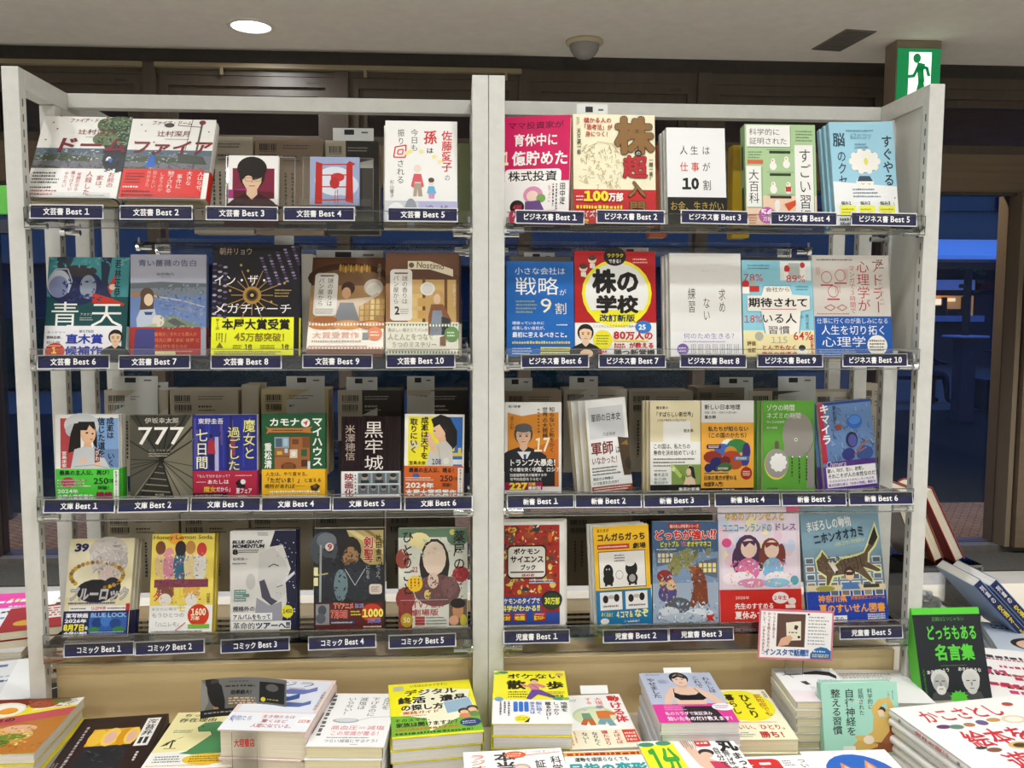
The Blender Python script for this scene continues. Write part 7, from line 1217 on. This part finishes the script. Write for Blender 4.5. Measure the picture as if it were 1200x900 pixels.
# clear strip with the shop's red print hanging on the whale stack
p = atz(287, 857, .800)
o = empty('clear_price_strip', (p.x, p.y - .004, .797)); tag(o, 'clear strip with red print hanging down the side of the whale stack', 'plastic strip')
MB().box((-.019, -.001, -.095), (.019, 0, .004), acr).box((-.0193, -.0014, -.095), (-.0187, .0002, .004), acr_edge).box((.0187, -.0014, -.095), (.0193, .0002, .004), acr_edge).build('strip', o)
QUEUE.append((A().T('大垣書店', 8, 10, 92, 24, 'b83a30', .03), 'red_print', .038, .099, o, None, .0012, .4, Matrix.Translation((0, 0, -.095))))
# paper index tabs sticking out behind the front stacks
for (px, py, w, Z, lab) in ((698, 808, .05, .765, 'walking-couple paperback'), (797, 787, .05, .802, 'black-sports-top paperback')):
    p = atz(px, py + 6, Z); o = empty('order_slip', (p.x, p.y + .012, Z - .004)); tag(o, 'white slip standing at the head of the ' + lab, 'paper slip')
    o.rotation_euler = (math.radians(-50), 0, 0); MB().box((-w / 2, 0, 0), (w / 2, .0006, .016), M('e6e6e2', .5)).build('slip', o)
# ---------------------------------------------------------------- far left end of the table, behind the post
def side(name, label, px, py, Z, ang, w, h, t, art, n=1, stack=None, **kw):
    p = atz(px, py, Z); d = Vector((math.sin(ang), -math.cos(ang), 0)) * h / 2
    return lieC(name, label, p + d, ang, w, h, Z, t, art, n, stack, **kw)
def pop(seed, bg, cols, n=9):
    r = random.Random(seed); a = Art().R(0, 0, 100, 100, bg)
    for k in range(n):
        u, v = 4 + 60 * r.random(), 4 + 84 * r.random(); a.lines(u, v, min(98, u + 20 + 40 * r.random()), v + 3 + 7 * r.random(), 1, cols[k % len(cols)], .8, .1, k)
    return a
c = pop(41, 'd83a9c', ('f6e8f2', 'f2e23a', 'f6f0f4')); c.P([(60, 0), (100, 0), (100, 60)], 'eeeef0')
side('magazine', 'magenta magazine lying at the far left behind the front post', 2, 714, .745, .12, .21, .24, .008, c, 5, 'magenta magazines', side='L', cover='d83a9c')
c = pop(42, 'e8e8ec', ('3a5a9a', 'c83a3c', '2a2a2c', '5a8ab0')); c.R(0, 60, 100, 76, '5a9ac8')
side('magazine', 'white magazine with blue print between the magenta one and red spines', -8, 738, .765, .12, .21, .28, .009, c, 6, 'white-blue magazines', side='L', cover='e8e8ec')
c = A().R(0, 0, 100, 100, 'a8242c').R(40, 8, 100, 60, 'e8e4dc').lines(44, 12, 96, 54, 4, 'a8242c', .6).E(30, 70, 16, 12, 'd8a83a')
sp = A().R(10, 20, 90, 60, 'e8e2dc').lines(20, 24, 80, 56, 3, '5a2a2c')
side('red_book', 'red-spined book, topmost of the red stack beside the left front post', 52, 722, .800, .30, .150, .15, .018, c, 5, 'red-spined books', side='L', cover='a8242c', spine=sp)
c = pop(44, 'dfe2e6', ('5a6a9a', '8a90a0', '3a4a7a', 'b0b4bc')); c.R(70, 0, 100, 100, 'eceef0')
side('large_book', 'pale grey-blue book stack at the left edge below the red spines', -18, 800, .755, .28, .19, .20, .016, c, 3, 'pale grey-blue books', side='L', cover='dfe2e4')
c = A().R(0, 0, 100, 100, '17181c').L([(4, 90), (96, 8)], 1.6, 'e6e6e6').lines(10, 20, 60, 40, 2, 'b8b8bc')
side('large_book', 'black book with a thin white line at the left edge behind the cookbook', 10, 822, .738, .2, .2, .13, .016, c, 2, 'black white-lined books', side='L', cover='17181c')
c = pop(46, 'f0efe8', ('2a2a2c', 'c83a5c')); c.R(0, 40, 100, 70, '2458a8').P([(0, 40), (60, 40), (20, 66), (0, 66)], 'f0d830')
side('magazine', 'white, yellow and blue magazine seen between the two left posts', 82, 718, .785, .1, .12, .20, .012, c, 6, 'yellow-blue magazines', side='L', cover='f0efe8')
# ---------------------------------------------------------------- far right end of the table
ac = atz(1104, 705, TABLE + .0)
P0, P1 = atz(1068, 738, TABLE), atz(1132, 738, TABLE)
o = empty('acrylic_riser', ((P0.x + P1.x) / 2 + .02, P0.y + .09, TABLE)); tag(o, 'clear acrylic riser box at the right end carrying leaning books', 'display box'); rz_ = at(1104, 663, o.location.y - .08).z - TABLE; rw = .09
MB().box((-rw, -.08, rz_ - .004), (rw, .10, rz_), acr).build('top', o)
MB().box((-rw, -.08, 0), (rw, -.076, rz_ - .004), acr).box((-rw, -.081, rz_ - .005), (rw, -.079, rz_ + .0005), acr_edge).build('front', o)
for x in (-rw, rw - .004): MB().box((x, -.076, 0), (x + .004, .10, rz_ - .004), acr).box((x, -.081, 0), (x + .004, -.079, rz_), acr_edge).build('side_panel', o)
for x in (-.045, .02): pass
ro = o
b_ = empty('white_bag', (ro.location.x - .02, ro.location.y, TABLE)); tag(b_, 'crumpled white plastic wrap inside the clear riser box', 'wrapping')
bm = bmesh.new(); bmesh.ops.create_icosphere(bm, subdivisions=4, radius=1)
r_ = random.Random(5)
from mathutils import noise as N_
for v in bm.verts:
    k = 1 + .25 * N_.noise(v.co * 3) + .12 * N_.noise(v.co * 8); v.co = Vector((v.co.x * .05 * k, v.co.y * .045 * k, .034 + v.co.z * .03 * k))
me = bpy.data.meshes.new('wrap'); bm.to_mesh(me); bm.free(); me.materials.append(noise_mat('plastic_wrap', 'cfd2d2', 'e4e6e6', 20, .2)); 
wo = bpy.data.objects.new('wrap', me); C.objects.link(wo); wo.parent = b_
# three books leaning on the riser
lean = [(-.072, 'dark brown', '3c2a20', 22), (-.030, 'orange-brown', 'a8542c', 24), (.022, 'red cloth', 'a83a34', 27)]
for k, (dx, nm, col, th) in enumerate(lean):
    bk = make_book('leaning_book', '%s hardcover leaning sideways on the clear riser box' % nm, .13, .17 + .012 * k, .024, Art(), side='R', cover=col, hard=True, pages='e6dcc6', group='books leaning on the riser')
    bk.rotation_euler = Euler((0, math.radians(-th), math.radians(80)), 'XYZ')
    bk.rotation_mode = 'XYZ'
    Rm = Matrix.Rotation(math.radians(-th), 3, 'Y') @ Matrix.Rotation(math.radians(90), 3, 'Z')
    bk.rotation_euler = Rm.to_euler(); bk.location = (ro.location.x + dx + .035, ro.location.y + .005, TABLE + rz_ + .011)
# two navy-spined volumes leaning further right
for k, (dx, nm) in enumerate(((0, 'first'), (.034, 'second'))):
    spn = A().R(0, 0, 100, 100, '20285a').V('交通オール', 22, 40, 78, 92, 'e8d83a', .03).V('列車の', 24, 6, 76, 36, 'e8e8ee', .02)
    bk = make_book('leaning_book', '%s navy-spined volume with yellow characters leaning at the right end' % nm, .15, .18, .022, Art().R(0, 0, 100, 100, '8aa4d0'), side='R', cover='8aa4d0', pages='eceae4', spine=spn, group='navy-spined volumes')
    Rm = Matrix.Rotation(math.radians(-44), 3, 'Y') @ Matrix.Rotation(math.radians(90), 3, 'Z') @ Matrix.Rotation(math.pi, 3, 'Z')
    bk.rotation_euler = Rm.to_euler(); p = atz(1196 + 560 * dx, 757, TABLE + .02); bk.location = (p.x + .02, p.y + .09, TABLE + .022)
c = pop(51, 'eceae8', ('c83a6c', '2a2a2c', 'd8584c', 'b82a5c'), 22)
side('magazine', 'white magazine crowded with pink and black print, right of the green book', 1188, 790, .748, -.35, .16, .26, .008, c, 5, 'pink-print magazines', side='L', cover='e8e6e4')
c = A().R(0, 0, 100, 100, 'c8d4e2').lines(10, 6, 90, 20, 2, '2a3a5a', .7).E(56, 62, 36, 22, '3a2a24').E(56, 64, 30, 18, 'e2bfa6')
side('magazine', 'pale blue magazine with a face lying on the table at the right edge', 1212, 752, .742, -.35, .17, .2, .008, c, 4, 'pale blue face magazines', side='L', cover='c8d4e2')
flush()
